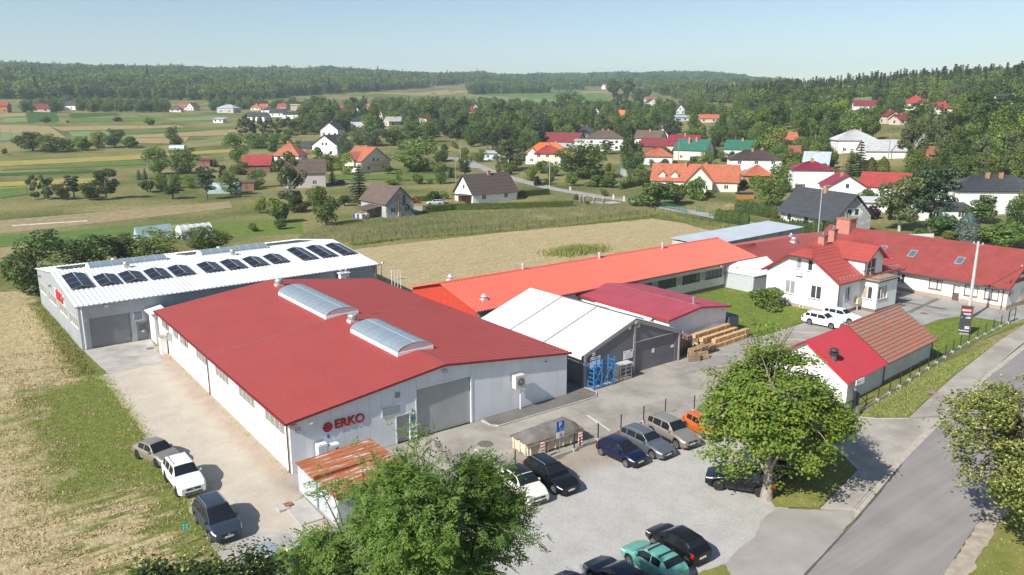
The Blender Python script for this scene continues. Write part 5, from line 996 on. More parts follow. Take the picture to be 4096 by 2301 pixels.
MB().box(0,-.05,.1,5.4,.05,.22).box(0,-.04,1.5,5.4,.04,1.58).build('gate_frame', anth, gt)
for i in range(28): MB().box(.05+i*.195,-.015,.22,.08+i*.195,.015,1.5).build('bar', anth, gt)
gp = thing('gate_post', 'dark gate posts with orange lamp and diagonal brace by the shed', 'gate', (41.6,-18.15,0)); MB().box(-.12,-.12,0,.12,.12,2.3).build('post', anth, gp); MB().box(.45,-.1,0,.6,.1,2.0).build('post', anth, gp); MB().tube((.55,0,1.9),(2.6,.2,.5),.04,None,6).build('brace', anth, gp); MB().tube((0,0,2.3),(0,0,2.5),.1,None,8).build('lamp', mat('amber_lamp', (.3,.2,.15), .5), gp); MB().box(.1,-.3,.0,.5,.1,.9).build('motor_box', steel, gp)
g2 = thing('wicket_gate', 'dark framed wicket gate at the far end of the road fence', 'gate', (83.6,-13.9,0)); MB().path([(0,0,0),(0,0,1.7),(1.7,0,1.7),(1.7,0,0)],.05,6).path([(0,0,.9),(1.7,0,.9)],.03,6).path([(0,0,.2),(1.7,0,.2)],.04,6).build('gate_frame', anth, g2)
ps = thing('pylon_sign', 'tall dark grey pylon sign with red panel and number eighty', 'sign', (74.3,-12.83,0), radians(-63))
P1 = frame((-.6,-.14), 0); dkg = mat('pylon_grey', (.045,.05,.058), .5, .06); MB().box(-.55,-.12,.25,.6,.14,3.35).build('panel', dkg, ps); MB().box(.56,-.145,.25,.625,.145,3.4).box(-.58,-.145,3.34,.56,.145,3.4).build('edge_trim', mat('trim_maroon', (.22,.06,.06), .5), ps); MB().box(-.45,-.1,0,.5,.1,.25).build('plinth', conc, ps)
P1 = frame((0,-.12), 0); sign(ps, P1, -.5, .5, 2.72, 3.08, mat('sign_red', (.7,.03,.025), .5), .004, 'red_panel', .02); text(ps, 'ERKO', P1, .08, 2.9, .24, wsign, .028, .003, .008); em = MB()
for i in range(10): a0, a1 = 2*pi*i/10, 2*pi*(i+1)/10; em.quad(P1(-.34,2.9,.027), P1(-.34,2.9,.027), P1(-.34+.09*cos(a1),2.9+.09*sin(a1),.027), P1(-.34+.09*cos(a0),2.9+.09*sin(a0),.027))
em = MB().slab([P1(-.34+.095*cos(i*pi/8),2.9+.095*sin(i*pi/8),.03) for i in range(16)], (0,-1,0), .004).build('emblem', wsign, ps)
text(ps, '80', P1, .45, .88, .46, wsign, .004, .003, .012, align='RIGHT'); text(ps, 'Czeluśnica', P1, .45, .52, .235, wsign, .004, .003, .004, align='RIGHT')
for u, z in ((-.32, 2.5), (-.2, 2.39), (.05, 2.1), (-.06, 1.99)): sign(ps, P1, u, .45, z, z+.055, wsign, .004, 'print_line', .003)
sign(ps, P1, -.47, -.36, 2.02, 2.05, wsign, .004, 'print_corner', .003); sign(ps, P1, -.385, -.36, 2.05, 2.13, wsign, .004, 'print_corner', .003)
pl = thing('power_pole', 'tall round concrete power pole behind the pylon sign', 'pole', (81.5,-10.2,0)); MB().tube((0,0,0),(0,0,9.7),.24,.13,12).build('post', mat('pole_concrete', (.5,.49,.47), .9, .08, 2), pl, smooth=40); MB().box(-.05,-.6,9.3,.05,.6,9.42).build('crossarm', steel, pl)
for y in (-.5,0,.5): MB().tube((0,y,9.42),(0,y,9.62),.05,None,6).build('insulator', frame_w, pl)
def sag(a, b, n=14, d=.8): return [tuple(Vector(a).lerp(Vector(b), i/n)-Vector((0,0,d*4*(i/n)*(1-i/n)))) for i in range(n+1)]
one('power_line', MB().path(sag((81.5,-10.2,9.4),(140,-24,9.5)), .035, 4), dsteel, 'black power cable running from the concrete pole out to the right', 'cable')
one('power_line', MB().path(sag((81.5,-10.2,9.4),(78.5,5.9,8.2),14,.4), .012, 4), dsteel, 'thin cable from the concrete pole to the white house roof', 'cable')
one('power_line', MB().path(sag((70.1,9.9,4.6),(70.5,18.3,3.4),10,.2), .02, 4), dsteel, 'black cable between orange workshop and white house', 'cable')
# ------------------------------------------------------------------ parking sign, markers, skip
pk = thing('parking_sign', 'blue parking sign with disabled plate on a post by the skip', 'sign', (17.0,-9.15,0)); MB().tube((0,0,0),(0,0,2.85),.035,None,8).build('post', steel, pk); ang = YAW
P1 = frame((-.36,-.05), 0)
MB().box(-.36,-.06,2.0,.36,-.03,2.8).build('sign_plate', mat('sign_blue2', (.02,.14,.5), .4), pk); P1 = frame((0,-.06), 0); text(pk, 'P', P1, -.02, 2.52, .55, wsign, .003, .002, .01); sign(pk, P1, -.05, .28, 2.04, 2.2, wsign, .002, 'car_symbol', .002); sign(pk, P1, -.02, .25, 2.06, 2.18, MT['sign_blue2'], .005, 'car_symbol', .002)
MB().box(-.34,-.06,1.5,.36,-.03,1.97).build('plate', wsign, pk); wc = MB()
wc.tube(P1(.02,1.86,.01),P1(.02,1.9,.01),.035,None,6); wc.path([P1(.0,1.83,.01),P1(.02,1.72,.01),P1(.12,1.72,.01),P1(.16,1.6,.01)],.014,4); wc.path([P1(.02+.1*cos(a),1.66+.1*sin(a),.01) for a in [radians(120+k*25) for k in range(9)]],.012,4); wc.build('wheelchair_symbol', black, pk)
stripe_r = mat('marker_red', (.55,.03,.03), .5); stripe_w = mat('marker_white', (.75,.73,.7), .6)
for i, (x, y, l) in enumerate(((15.7,-8.75,'red and white striped marker board at the near end of skip'),(19.1,-9.1,'red and white striped marker board beside the parking sign'))):
    d = thing('marker_board', l, 'road marker', (x,y,0), radians(-20)); MB().tube((0,0,0),(0,0,.35),.04,None,6).build('post', dsteel, d); MB().box(-.15,-.03,.3,.15,.03,1.3).build('board', stripe_w, d)
    for k in range(4): z = .32+k*.25; MB().slab([(-.148,-.034,z),(.148,-.034,z+.12),(.148,-.034,min(1.29,z+.24)),(-.148,-.034,z+.12)], (0,-1,0), .003).build('stripe', stripe_r, d)
sk = thing('skip_container', 'rusty cream waste skip covered with a sagging grey tarpaulin', 'skip', (14.8,-8.1,0), radians(-2))
rc = mat('rusty_cream', (.74,.68,.54), .7, col2=(.6,.45,.3), scale=2.6); SX, SY, SZ = 5.2, 2.1, 1.15
b_ = MB(); b_.add([(.1,.1,.15),(SX-.1,.1,.15),(SX-.1,SY-.1,.15),(.1,SY-.1,.15),(0,0,SZ),(SX,0,SZ),(SX,SY,SZ),(0,SY,SZ)], [(0,3,2,1),(0,1,5,4),(1,2,6,5),(2,3,7,6),(3,0,4,7)]); b_.build('body', rc, sk)
for k in range(7): MB().box(.25+k*.76,-.06,.2,.36+k*.76,.06,SZ).build('rib', rc, sk)
for k in range(3): MB().box(-.07,.2+k*.75,.2,.05,.32+k*.75,SZ).build('rib', rc, sk)
MB().box(-.06,-.06,SZ-.12,SX+.06,.02,SZ).box(-.06,SY-.02,SZ-.12,SX+.06,SY+.06,SZ).box(-.06,.02,SZ-.12,.02,SY-.02,SZ).build('rim', rust, sk); MB().box(.3,.2,0,.7,SY-.2,.15).box(SX-.7,.2,0,SX-.3,SY-.2,.15).build('skid', rust, sk)
tp = MB(); n, m_ = 26, 12; vs_ = []; fs_ = []
for j in range(m_+1):
    for i in range(n+1):
        u, v = i/n, j/m_; x = lerp(-.12, SX+.12, u); y = lerp(-.14, SY+.14, v); e = min(1, 3.2*min(v, 1-v)); ee = min(1, 6*min(u, 1-u))
        z = SZ+.02+ee*e*(.35+.35*u)+mnoise.noise((x*1.3, y*1.6, 2))*.14*e+mnoise.noise((x*3, y*.8, 7))*.05-(.22+.16*mnoise.noise((x*2.5,v*3,1)) if v in (0,1) else 0)
        vs_.append((x, y, z))
for j in range(m_):
    for i in range(n): a = j*(n+1)+i; fs_.append((a, a+1, a+n+2, a+n+1))
tp.add(vs_, fs_); tp.build('tarpaulin', mat('grey_tarp', (.14,.125,.115), .8, .15, 2, col2=(.19,.165,.145), bump=.4, bscale=6), sk, smooth=True)
gs = thing('assembly_sign', 'small green assembly point sign on a thin post in the mown grass', 'sign', (-8.4,-4.9,0), radians(-30)); MB().tube((0,0,0),(0,0,1.0),.025,None,6).build('post', steel, gs); P1 = frame((0,-.03), 0); MB().box(-.2,-.03,.95,.2,.0,1.38).build('plate', mat('sign_green', (.02,.2,.14), .5), gs)
for i in range(4): u = (-1,1)[i%2]*.12; z = 1.165+(-1,1)[i//2]*.12; MB().slab([P1(u*.5,1.165+(z-1.165)*.5-.02,.004),P1(u,z-.03,.004),P1(u,z+.03,.004),P1(u*.5,1.165+(z-1.165)*.5+.02,.004)] if u > 0 else [P1(u,z-.03,.004),P1(u*.5,1.165+(z-1.165)*.5-.02,.004),P1(u*.5,1.165+(z-1.165)*.5+.02,.004),P1(u,z+.03,.004)], (0,-1,0), .003).build('arrow_print', wsign, gs)
# ------------------------------------------------------------------ racks, pallets, timber
bl = mat('rack_blue', (.03,.2,.48), .45, .08); rk = thing('storage_rack', 'empty bright blue steel storage rack frames against the fabric hall', 'rack', (28.4,-.55,0))
for x, h, x2 in ((0,2.5,.5),(1.0,2.75,.5),(2.55,2.78,.55)):
    for dx, dy in ((0,0),(.0,.8)): MB().box(x+dx-.05,dy-.05,0,x+dx+.05,dy+.05,h-dy*.1).build('upright', bl, rk)
    for k in range(6): MB().box(x-.03,.05,.25+k*.42,x+.03,.75,.31+k*.42).build('rung', bl, rk)
for a, b, c, d in ((0,1.0,.1,2.2),(1.0,2.55,.1,2.4),(2.55,1.0,.1,2.4),(0,1.0,2.2,.3)): MB().tube((a,0,c),(b,0,d),.03,None,6).build('brace', bl, rk)
for z in (.12,2.3): MB().box(0,-.03,z,2.6,.03,z+.08).build('beam', bl, rk)
cg = thing('roll_cage', 'grey steel roll cage with flat top against the fabric hall', 'rack', (31.9,-.4,0)); 
for x in (0,.75,1.5):
    for y in (0,.7): MB().box(x-.025,y-.025,0,x+.025,y+.025,1.6).build('upright', steel, cg)
for z in (.1,.5,.9,1.3): MB().box(0,-.02,z,1.5,.02,z+.05).build('rung', steel, cg)
for k in range(7): MB().box(-.02,.05+k*.1,.1,.02,.08+k*.1,1.5).build('bar', steel, cg)
MB().box(-.1,-.1,1.6,1.65,.8,1.65).build('top_plate', mat('grey_plate', (.5,.51,.52), .5, .05), cg)
wood = mat('pallet_wood', (.46,.32,.18), .85, .2, 3, col2=(.3,.2,.11)); woodo = mat('old_pallet_wood', (.25,.17,.13), .9, .2, 3); timber = mat('fresh_timber', (.58,.38,.18), .8, .12, 2)
def palletmesh():
    mb = MB()
    for k in range(5): mb.box(0,.0+k*.165,.122,1.2,.12+k*.165,.144)
    for x in (0,.53,1.06):
        mb.box(x,0,.1,x+.14,.8,.12)
        for y in (0,.33,.66): mb.box(x,y,.022,x+.14,y+.13,.1)
    for y in (0,.33,.66): mb.box(0,y,0,1.2,y+.13,.022)
    return mb
plm = palletmesh()
def pallet(x, y, z, rz, mt, label, grp, rot=None):
    me = MT.get('pal'+mt.name)
    if me is None: me = plm.mesh('pallet'); me.materials.append(mt); MT['pal'+mt.name] = me
    k = round(z/.145); lab = label if rot else label.replace('pallet in', ('bottom' if k == 0 else ordn[k]+' from bottom')+' pallet in', 1)
    o = place('pallet', me, None, None, (x,y,z), rot or (0,0,rz)); tag(o, lab, 'pallet', grp); return o
for k in range(13): pallet(44.4+random.uniform(-.04,.04), 1.5, .145*k+0, radians(90)+random.uniform(-.04,.04), woodo, 'weathered pallet in the tall stack in front of the white store', 'tall pallet stack')
for k in range(11): pallet(42.0+random.uniform(-.05,.05), 1.3, .145*k, radians(2)+random.uniform(-.05,.05), wood if k > 5 else woodo, 'pallet in the stack next to the fabric hall corner', 'pallet stack by the hall corner')
for k in range(7): pallet(42.6+random.uniform(-.05,.05), -.2, .145*k, random.uniform(-.06,.06), wood, 'pallet in the low front stack nearest the fabric hall', 'front pallet stack')
for k in range(7): pallet(44.0+random.uniform(-.05,.05), -.1, .145*k, random.uniform(-.06,.06)+.05, wood, 'pallet in the middle low stack of the pallet heap', 'middle pallet stack')
for k in range(6): pallet(45.4+random.uniform(-.05,.05), -.05, .145*k, random.uniform(-.06,.06)+.05, wood if k > 2 else woodo, 'pallet in the low stack beside the timber boxes', 'right pallet stack')
pallet(43.0, -.75, .05, 0, wood, 'pale pallet leaning against the front of the pallet heap', None, (radians(62), 0, radians(-8)))
pallet(42.5, -.55, .05, 0, wood, 'pallet leaning upright behind the pale leaning pallet', None, (radians(74), 0, radians(4)))
pallet(41.75, -.25, .05, 0, woodo, 'dark pallet standing on edge beside the fabric hall door post', None, (radians(80), 0, radians(-35)))
for i, (x, y, z, l) in enumerate(((46.2,2.6,.9,'back upper long timber beam box beside the white store'),(46.5,1.8,.6,'second long timber beam box of the timber stack'),(47.6,1.0,.47,'third long timber beam box above the front one'),(46.8,.7,0,'front lowest long timber beam box on the paving'))):
    t = thing('timber_box', l, 'timber', (x,y,z), radians(4)); ln_ = 6.6; MB().box(0,0,0,ln_,.5,.45).build('beam', timber, t)
    for k in range(4): MB().box(.6+k*1.7,-.03,-.002,.72+k*1.7,.53,.48).build('batten', timber, t)
for (x, y, z, l) in ((46.4,2.4,0,'hidden lower timber box under the back beam'),(46.6,1.7,0,'lower timber box in the middle of the timber stack')): 
    t = thing('timber_box', l, 'timber', (x,y,z), radians(4)); MB().box(0,0,0,6.4,.5,.45).build('beam', timber, t); MB().box(0,0,.45,6.4,.5,.58 if z == 0 and y < 2 else .9).build('spacer', woodo, t)
wb = thing('steel_trestle', 'grey steel trestle table between hall and white store', 'table', (42.2,3.2,0)); MB().box(0,-.9,1.95,1.6,-.2,2.05).build('top', MT['grey_plate'], wb)
for x in (0,1.55):
    for y in (-.9,-.25): MB().box(x,y,0,x+.05,y+.05,2.2 if y > -.5 else 1.95).build('leg', steel, wb)
bx = thing('metal_bin', 'dark blue-grey slatted metal container beside the store on the lawn', 'container', (53.2,3.6,0)); navy = mat('steel_blue_grey', (.09,.11,.14), .5, .08); MB().box(0,0,0,.06,2.6,1.9).box(1.7,0,0,1.76,2.6,1.9).box(.06,2.54,0,1.7,2.6,1.9).build('wall', navy, bx)
for k in range(6): MB().box(.06,.1+k*.42,1.8,1.7,.36+k*.42,1.86).build('slat', navy, bx)
MB().box(.06,0,0,1.7,.05,1.75).build('front_plate', navy, bx)
# ------------------------------------------------------------------ cars
cg_ = glassmat('car_glass', (.012,.015,.018), .05); tyre = mat('tyre_rubber', (.018,.018,.019), .85, .1); rimm = mat('alloy_rim', (.5,.51,.53), .3, .05, metal=.6); rimd = mat('dark_rim', (.03,.03,.033), .35, .05, metal=.3)
lamp_c = glassmat('headlamp', (.62,.63,.64), .12); lamp_r = glassmat('tail_lamp', (.35,.01,.012), .2); platem = mat('number_plate_white', (.7,.7,.7), .5); blackp = mat('black_plastic', (.02,.02,.021), .6, .05); chrome = mat('chrome_trim', (.6,.6,.61), .2, .03, metal=.8)
def paint(name, col, flake=0.0):
    if name in MT: return MT[name]
    m, nt, b = nodes(name); b.inputs['Base Color'].default_value = (*col, 1); b.inputs['Roughness'].default_value = .32; b.inputs['Metallic'].default_value = flake; b.inputs['Coat Weight'].default_value = .5; b.inputs['Specular IOR Level'].default_value = .3; b.inputs['Coat Roughness'].default_value = .05
    MT[name] = m; return m
def sstep(a, b, x): t = max(0, min(1, (x-a)/(b-a))); return t*t*(3-2*t)
def wheelset(R, rim):
    key = 'wheel%.2f%s'%(R, rim.name)
    if key in MT: return MT[key]
    t = MB(); n = 20; prof = [(-.1,R*.64),(-.105,R*.93),(-.08,R),(.08,R),(.105,R*.93),(.1,R*.64)]; vs = []; fs = []
    for y, r in prof: vs += [(cos(2*pi*i/n)*r, y, sin(2*pi*i/n)*r) for i in range(n)]
    for k in range(len(prof)-1): fs += [(k*n+i, k*n+(i+1)%n, (k+1)*n+(i+1)%n, (k+1)*n+i) for i in range(n)]
    t.add(vs, fs); tm_ = t.mesh('tyre'); tm_.materials.append(tyre); tm_.polygons.foreach_set('use_smooth', [True]*len(tm_.polygons))
    r_ = MB(); r_.add([(cos(2*pi*i/n)*R*.66, -.09, sin(2*pi*i/n)*R*.66) for i in range(n)], [tuple(range(n))], 1)
    for i in range(5):
        a = 2*pi*i/5+.3
        for s in (-.16,.16): r_.slab([(cos(a+s*.5)*R*.12,-.1,sin(a+s*.5)*R*.12),(cos(a+s)*R*.64,-.1,sin(a+s)*R*.64),(cos(a+s*1.6)*R*.64,-.1,sin(a+s*1.6)*R*.64),(cos(a+s*1.4)*R*.14,-.1,sin(a+s*1.4)*R*.14)], (0,-1,0), .02)
    for i in range(n):
        a0, a1 = 2*pi*i/n, 2*pi*(i+1)/n; r_.add([(cos(a0)*R*.58,-.102,sin(a0)*R*.58),(cos(a1)*R*.58,-.102,sin(a1)*R*.58),(cos(a1)*R*.67,-.102,sin(a1)*R*.67),(cos(a0)*R*.67,-.102,sin(a0)*R*.67)], [(0,1,2,3)])
    r_.tube((0,-.095,0),(0,-.115,0),R*.16,None,10); rm = r_.mesh('rim'); rm.materials.append(rim); rm.materials.append(blackp)
    MT[key] = (tm_, rm); return MT[key]
CARS = {  # L, W, H, wheelbase, front axle, wheel R, hood z, belt z, cowl x, windshield top x, roof end x, rear glass foot x, tail z, clearance, hood nose z, back pillars
 'hatch': (3.85,1.66,1.43,2.49,.78,.30,.92,.92,.98,1.75,3.15,3.72,.93,.2,.66,(1.38,2.32,2.40,3.02)),
 'sedan': (4.2,1.69,1.40,2.52,.84,.30,.90,.90,1.18,1.92,3.05,3.72,.95,.2,.64,(1.6,2.42,2.50,3.2)),
 'wagon': (4.62,1.77,1.47,2.66,.9,.32,.92,.95,1.28,2.05,4.0,4.48,.97,.18,.66,(1.7,2.66,2.74,3.55,3.63,4.15)),
 'suv':   (4.58,1.84,1.68,2.68,.9,.36,1.06,1.08,1.22,2.0,3.92,4.42,1.08,.24,.78,(1.62,2.6,2.7,3.5,3.58,4.08)),
 'mpv':   (4.47,1.83,1.66,2.73,.92,.33,1.0,1.0,.92,1.95,3.85,4.38,1.0,.2,.72,(1.3,2.5,2.6,3.4,3.48,4.05)),
 'micro': (3.3,1.5,1.42,2.2,.62,.27,.92,.9,.86,1.55,2.85,3.22,.92,.18,.66,(1.25,2.12,2.2,2.78)),
 'cross': (4.12,1.78,1.56,2.6,.85,.34,1.0,1.02,1.05,1.85,3.35,3.98,1.05,.2,.72,(1.5,2.45,2.53,3.2))}
def car(kind, pmt, label, A, B, group=None, rim=None, roofmt=None, rails=None, name='parked_car', bars=False, cat='car', side=1, redlamp=True):
    "A, B: ground points under the front and rear wheels of one flank; side +1 if that flank is the car's left, -1 its right"
    L, Wd_, H, wb, fo, R, hz, bz, xa, xb, xc, xd, tz, cl, nz, pil = CARS[kind]
    a = Vector(A); b = Vector(B); d = (b-a).normalized()          # front -> rear
    ang = atan2(d.y, d.x); nrm = Vector((-d.y, d.x))              # local +y
    mid = (a+b)/2 + nrm*(Wd_/2-.1)*(-1 if side < 0 else 1)        # local y of that flank is -side... see below
    o = mid - d*(fo+wb/2)
    root = thing(name, label, cat, (o.x, o.y, .055), ang, group)
    hw = Wd_/2; xs = sorted(set([0,.05,.14,.3,.5,.7] + [xa-.12,xa,xa+.02,xb-.04,xb,xb+.15,(xb+xc)/2,xc-.15,xc,xc+.04,xd-.05,xd,L-.3,L-.14,L-.05,L] + list(pil) + [lerp(xa,xb,k/4) for k in range(1,4)] + [lerp(xc,xd,k/3) for k in range(1,3)] + [x+k*R*.31 for x in (fo,fo+wb) for k in range(-4,5)]))
    xs = [x for x in xs if 0 <= x <= L]; xs = [x for i, x in enumerate(xs) if i == 0 or x-xs[i-1] > .012]
    def top(x):
        if x <= xa: return lerp(nz, hz, sstep(0, xa*.75, x)**.7)+.0
        if x <= xb: t = (x-xa)/(xb-xa); return lerp(hz, H-.015, t**.92)
        if x <= xc: t = (x-xb)/(xc-xb); return H-.015+.03*sin(pi*min(1,t*1.1))-.035*t
        t = (x-xc)/(xd-xc)
        if x <= xd: return lerp(H-.05, tz, t**1.15)
        return lerp(tz, tz-.1, (x-xd)/max(.01, L-xd))
    def belt(x): return min(top(x), lerp(nz-.02, bz-.06, sstep(0, xa, x)) if x < xa else lerp(bz-.06, bz+.02, (x-xa)/(xd-xa)) if x < xd else tz-.03)
    def halfw(x): return hw*(1-.16*(1-sstep(0,.45,x))-.1*(1-sstep(0,.4,L-x)))
    def bot(x):
        z = cl+.05*(1-sstep(0,.25,x))+.12*(1-sstep(0,.35,L-x))
        for w in (fo, fo+wb):
            dd = abs(x-w); Ra = R*1.22
            if dd < Ra: z = max(z, R+sqrt(Ra*Ra-dd*dd)*.97)
        return min(z, belt(x)-.1)
    NR = 13; grid = []
    for x in xs:
        w, zb, zB, zt = halfw(x), bot(x), belt(x), top(x); f = max(0, min(1, (zt-zB)/(H-bz))); wr = hw*.69
        gl = lerp(w*.93, wr+.03, f)
        pr = [(0,zb),(w*.78,zb),(w*.96,zb+.03),(w,lerp(zb,zB,.35)),(w*1.0,lerp(zb,zB,.62)),(w*.985,zB-.05),(w*.945,zB),
              (lerp(w*.93,gl,.1),lerp(zB,zt,.1)),(lerp(w*.93,gl,.86),lerp(zB,zt,.86)),(gl*.965,lerp(zB,zt,.965)),(gl*.86,zt),(gl*.45,zt+.012),(0,zt+.018)]
        grid.append([(x, y, z) for y, z in pr])
    body = MB(); n = len(xs)
    for s in (1, -1):
        vs = [(p[0], p[1]*s, p[2]) for r in grid for p in r]; fs = []
        for i in range(n-1):
            for j in range(NR-1): q = (i*NR+j, i*NR+j+1, (i+1)*NR+j+1, (i+1)*NR+j); fs.append(q if s < 0 else q[::-1])
        fs.append(tuple(range(NR)) if s > 0 else tuple(range(NR-1,-1,-1))); e = (n-1)*NR; fs.append(tuple(range(e+NR-1,e-1,-1)) if s > 0 else tuple(range(e,e+NR)))
        body.add(vs, fs)
    def patch(nm, x0, x1, j0, j1, mt, off=.008, both=True, inset=0.0, clip=None):
        I = [i for i, x in enumerate(xs) if x0-1e-6 <= x <= x1+1e-6]
        for s in ((1, -1) if both else (0,)):
            vs = []; fs = []; J = list(range(j0, j1+1))
            cols = [(J, s)] if s else None
            if s: rows = [[(grid[i][j][0], grid[i][j][1]*s, grid[i][j][2]) for j in J] for i in I]
            else: rows = [[(grid[i][j][0], -grid[i][j][1], grid[i][j][2]) for j in J]+[grid[i][j] for j in reversed(J[:-1])] for i in I]
            m_ = len(rows[0])
            for r in rows: vs += r
            for i in range(len(rows)-1):
                for j in range(m_-1): q = (i*m_+j, i*m_+j+1, (i+1)*m_+j+1, (i+1)*m_+j); fs.append(q if s > 0 else q[::-1])
            me = bpy.data.meshes.new(nm); me.from_pydata(vs, [], fs); me.update()
            cen = Vector((L/2, 0, .7)); nv = [Vector(v.normal) for v in me.vertices]
            for v, nn in zip(me.vertices, nv):
                if nn.dot(v.co-cen) < 0: nn = -nn
                v.co += nn*off
            pl0 = me.polygons[0]
            if pl0.normal.dot(pl0.center-cen) < 0: me.flip_normals()
            place(nm, me, mt, root, smooth=True)
    bo = body.build('body', pmt, root, smooth=38)
    patch('windshield', lerp(xa,xb,.0)+.019, xb-.04, 9, NR-1, cg_, both=False); patch('rear_window', xc+.04, lerp(xc,xd,.67), 9, NR-1, cg_, both=False)
    for a_, b_ in zip(pil[::2], pil[1::2]): patch('side_window', a_, b_, 7, 8, cg_)
    if roofmt: patch('roof_panel', xb+.0, xc, 9, NR-1, roofmt, .006, both=False)
    patch('headlight', .05, .5 if kind != 'micro' else .4, 5, 7 if kind in ('suv','mpv','cross') else 6, lamp_c, .01); patch('tail_light', L-.3, L-.05, 4, 6, lamp_r, .01)
    patch('sill_trim', fo+R*1.24, fo+wb-R*1.24, 2, 3, blackp if kind in ('suv','cross') else pmt, .004) if kind in ('suv','cross') else None
    MB().box(-.012,-hw*.5,nz-.2,.03,hw*.5,nz-.06).build('grille', blackp, root); MB().box(-.012,-hw*.62,cl+.08,.03,hw*.62,cl+.2).build('air_intake', blackp, root); MB().box(-.02,-.06,nz-.16,.0,.06,nz-.1).build('badge', chrome, root)
    MB().box(-.025,-.26,cl+.2,.02,.26,cl+.31).build('number_plate', platem, root); MB().box(L-.02,-.26,tz-.42,L+.02,.26,tz-.31).build('number_plate', platem, root)
    for s in (1, -1): MB().box(xa+.32,s*hw*.93-.02,bz-.02,xa+.48,s*hw*.93+s*.16,bz+.1).build('mirror', pmt, root)
    wz = [(fo,1),(fo,-1),(fo+wb,1),(fo+wb,-1)]; tm_, rm = wheelset(R, rim or rimm)
    for x, s in wz:
        w = place('wheel', tm_, None, root, (x, s*(hw-.11), R-.05), (0,0,0 if s < 0 else pi)); place('rim', rm, None, w)
    under = MB().box(.3,-hw*.75,cl+.02,L-.3,hw*.75,cl+.35); under.build('underbody', blackp, root)
    for s in (1, -1):
        for a_, b_ in zip(pil[::2], pil[1::2]):
            if b_-a_ > .5: MB().box(b_-.22, s*hw*.99-.012, bz-.17, b_-.06, s*hw*.99+.012, bz-.14).build('door_handle', pmt, root)
    if rails:
        for s in (1, -1): MB().path([(xb+.2,s*hw*.62,H-.02),(xb+.3,s*hw*.62,H+.05),(xc-.1,s*hw*.62,H+.035),(xc,s*hw*.62,H-.03)],.022,6).build('roof_rail', rails, root)
    if bars:
        for x in (xb+.25, xc-.35): MB().box(x,-hw*.7,H+.06,x+.06,hw*.7,H+.1).box(x,-hw*.68,H-.03,x+.05,-hw*.62,H+.06).box(x,hw*.62,H-.03,x+.05,hw*.68,H+.06).build('roof_bar', blackp, root)
    return root
navyp = paint('navy_paint', (.006,.009,.035)); silv = paint('grey_silver_paint', (.19,.205,.225), .6); cham = paint('champagne_paint', (.36,.315,.265), .5); orng = paint('orange_paint', (.62,.13,.02), .15); blk = paint('black_car_paint', (.006,.006,.007)); wht = paint('white_car_paint', (.78,.78,.77)); crm = paint('cream_car_paint', (.72,.68,.6)); turq = paint('turquoise_paint', (.12,.33,.275)); stee = paint('steel_blue_paint', (.055,.075,.105), .5); lsil = paint('light_silver_paint', (.5,.52,.54), .5); dkb = paint('dark_blue_paint', (.012,.018,.04)); redc = paint('red_car_paint', (.35,.01,.01))
def cw(k, f, r): return S(k, *f), S(k, *r)
row1, row2, lft, ent = 'cars nose out along the fence', 'cars in the near corner of car park', 'cars along the mown field', 'cars by the white house'
car('hatch', navyp, 'navy blue small hatchback parked beside the skip and marker board', *cw(7,(908,667),(733,583)), row1, side=-1)
car('wagon', silv, 'silver grey estate car between navy hatchback and beige off-roader', *cw(7,(1098,606),(915,520)), row1, side=-1, rails=chrome)
car('suv', cham, 'beige metallic off-roader parked beside the orange small car', *cw(7,(1285,540),(1085,440)), row1, side=-1, rails=chrome)
car('micro', orng, 'small orange three-door car at the end of the fence row', *cw(7,(1477,467),(1340,390)), row1, side=-1)
car('wagon', blk, 'black estate car with silver roof rails beside the white crossover', *cw(7,(400,868),(215,745)), row1, side=-1, rails=chrome, rim=rimm)
car('cross', crm, 'white crossover car with black roof near the ash tree', *cw(7,(190,960),(-15,800)), row1, side=-1, roofmt=blk)
car('hatch', lsil, 'pale silver car mostly hidden behind the ash tree crown', *cw(6,(1720,1130),(1560,960)), row1, side=-1)
car('hatch', blk, 'dark car under the ash tree, only glimpsed through leaves', *cw(6,(1260,1260),(1120,1080)), row1, side=-1)
car('suv', blk, 'black off-roader parked at an angle behind the maple trunk', *cw(7,(1582,836),(1868,884)), None, side=1, rim=rimd)
car('hatch', blk, 'black older hatchback seen from behind in the near car park', *cw(7,(1095,1230),(1362,1398)), row2, side=1)
car('hatch', turq, 'turquoise hatchback with black roof bars seen from behind', *cw(7,(915,1362),(1190,1545)), row2, side=1, bars=True)
car('sedan', dkb, 'dark blue saloon cut by the bottom edge of the picture', *cw(7,(640,1475),(930,1690)), row2, side=1)
car('wagon', dkb, 'dark car roof peeking in at the bottom next to the saloon', *cw(7,(370,1600),(680,1840)), row2, side=1)
car('sedan', cham, 'champagne saloon parked furthest up the gravel lane', *cw(5,(1140,672),(1000,607)), lft, side=-1, rim=rimd)
car('suv', wht, 'white off-roader with black glass parked in the middle of lane', *cw(5,(1285,880),(1205,772)), lft, side=-1, rim=rimd, rails=lsil)
car('mpv', stee, 'dark blue grey people carrier parked nearest on the gravel lane', *cw(5,(1525,1205),(1425,1072)), lft, side=-1, rails=chrome)
car('hatch', lsil, 'light silver car half hidden by leaves at the bottom of lane', *cw(5,(1940,1560),(1800,1430)), None, side=-1)
car('wagon', wht, 'white estate car nearest the lawn by the house', *cw(4,(672,1068),(490,1030)), ent, side=-1)
car('wagon', wht, 'white estate car parked closer to the house wall', *cw(4,(822,1030),(645,992)), ent, side=-1)
car('hatch', blk, 'dark car in the shade of the maple nearest the trunk', *cw(8,(230,790),(330,700)), None, side=1)
car('hatch', dkb, 'dark car beneath the maple crown beside the entrance', *cw(8,(380,680),(470,610)), None, side=1)
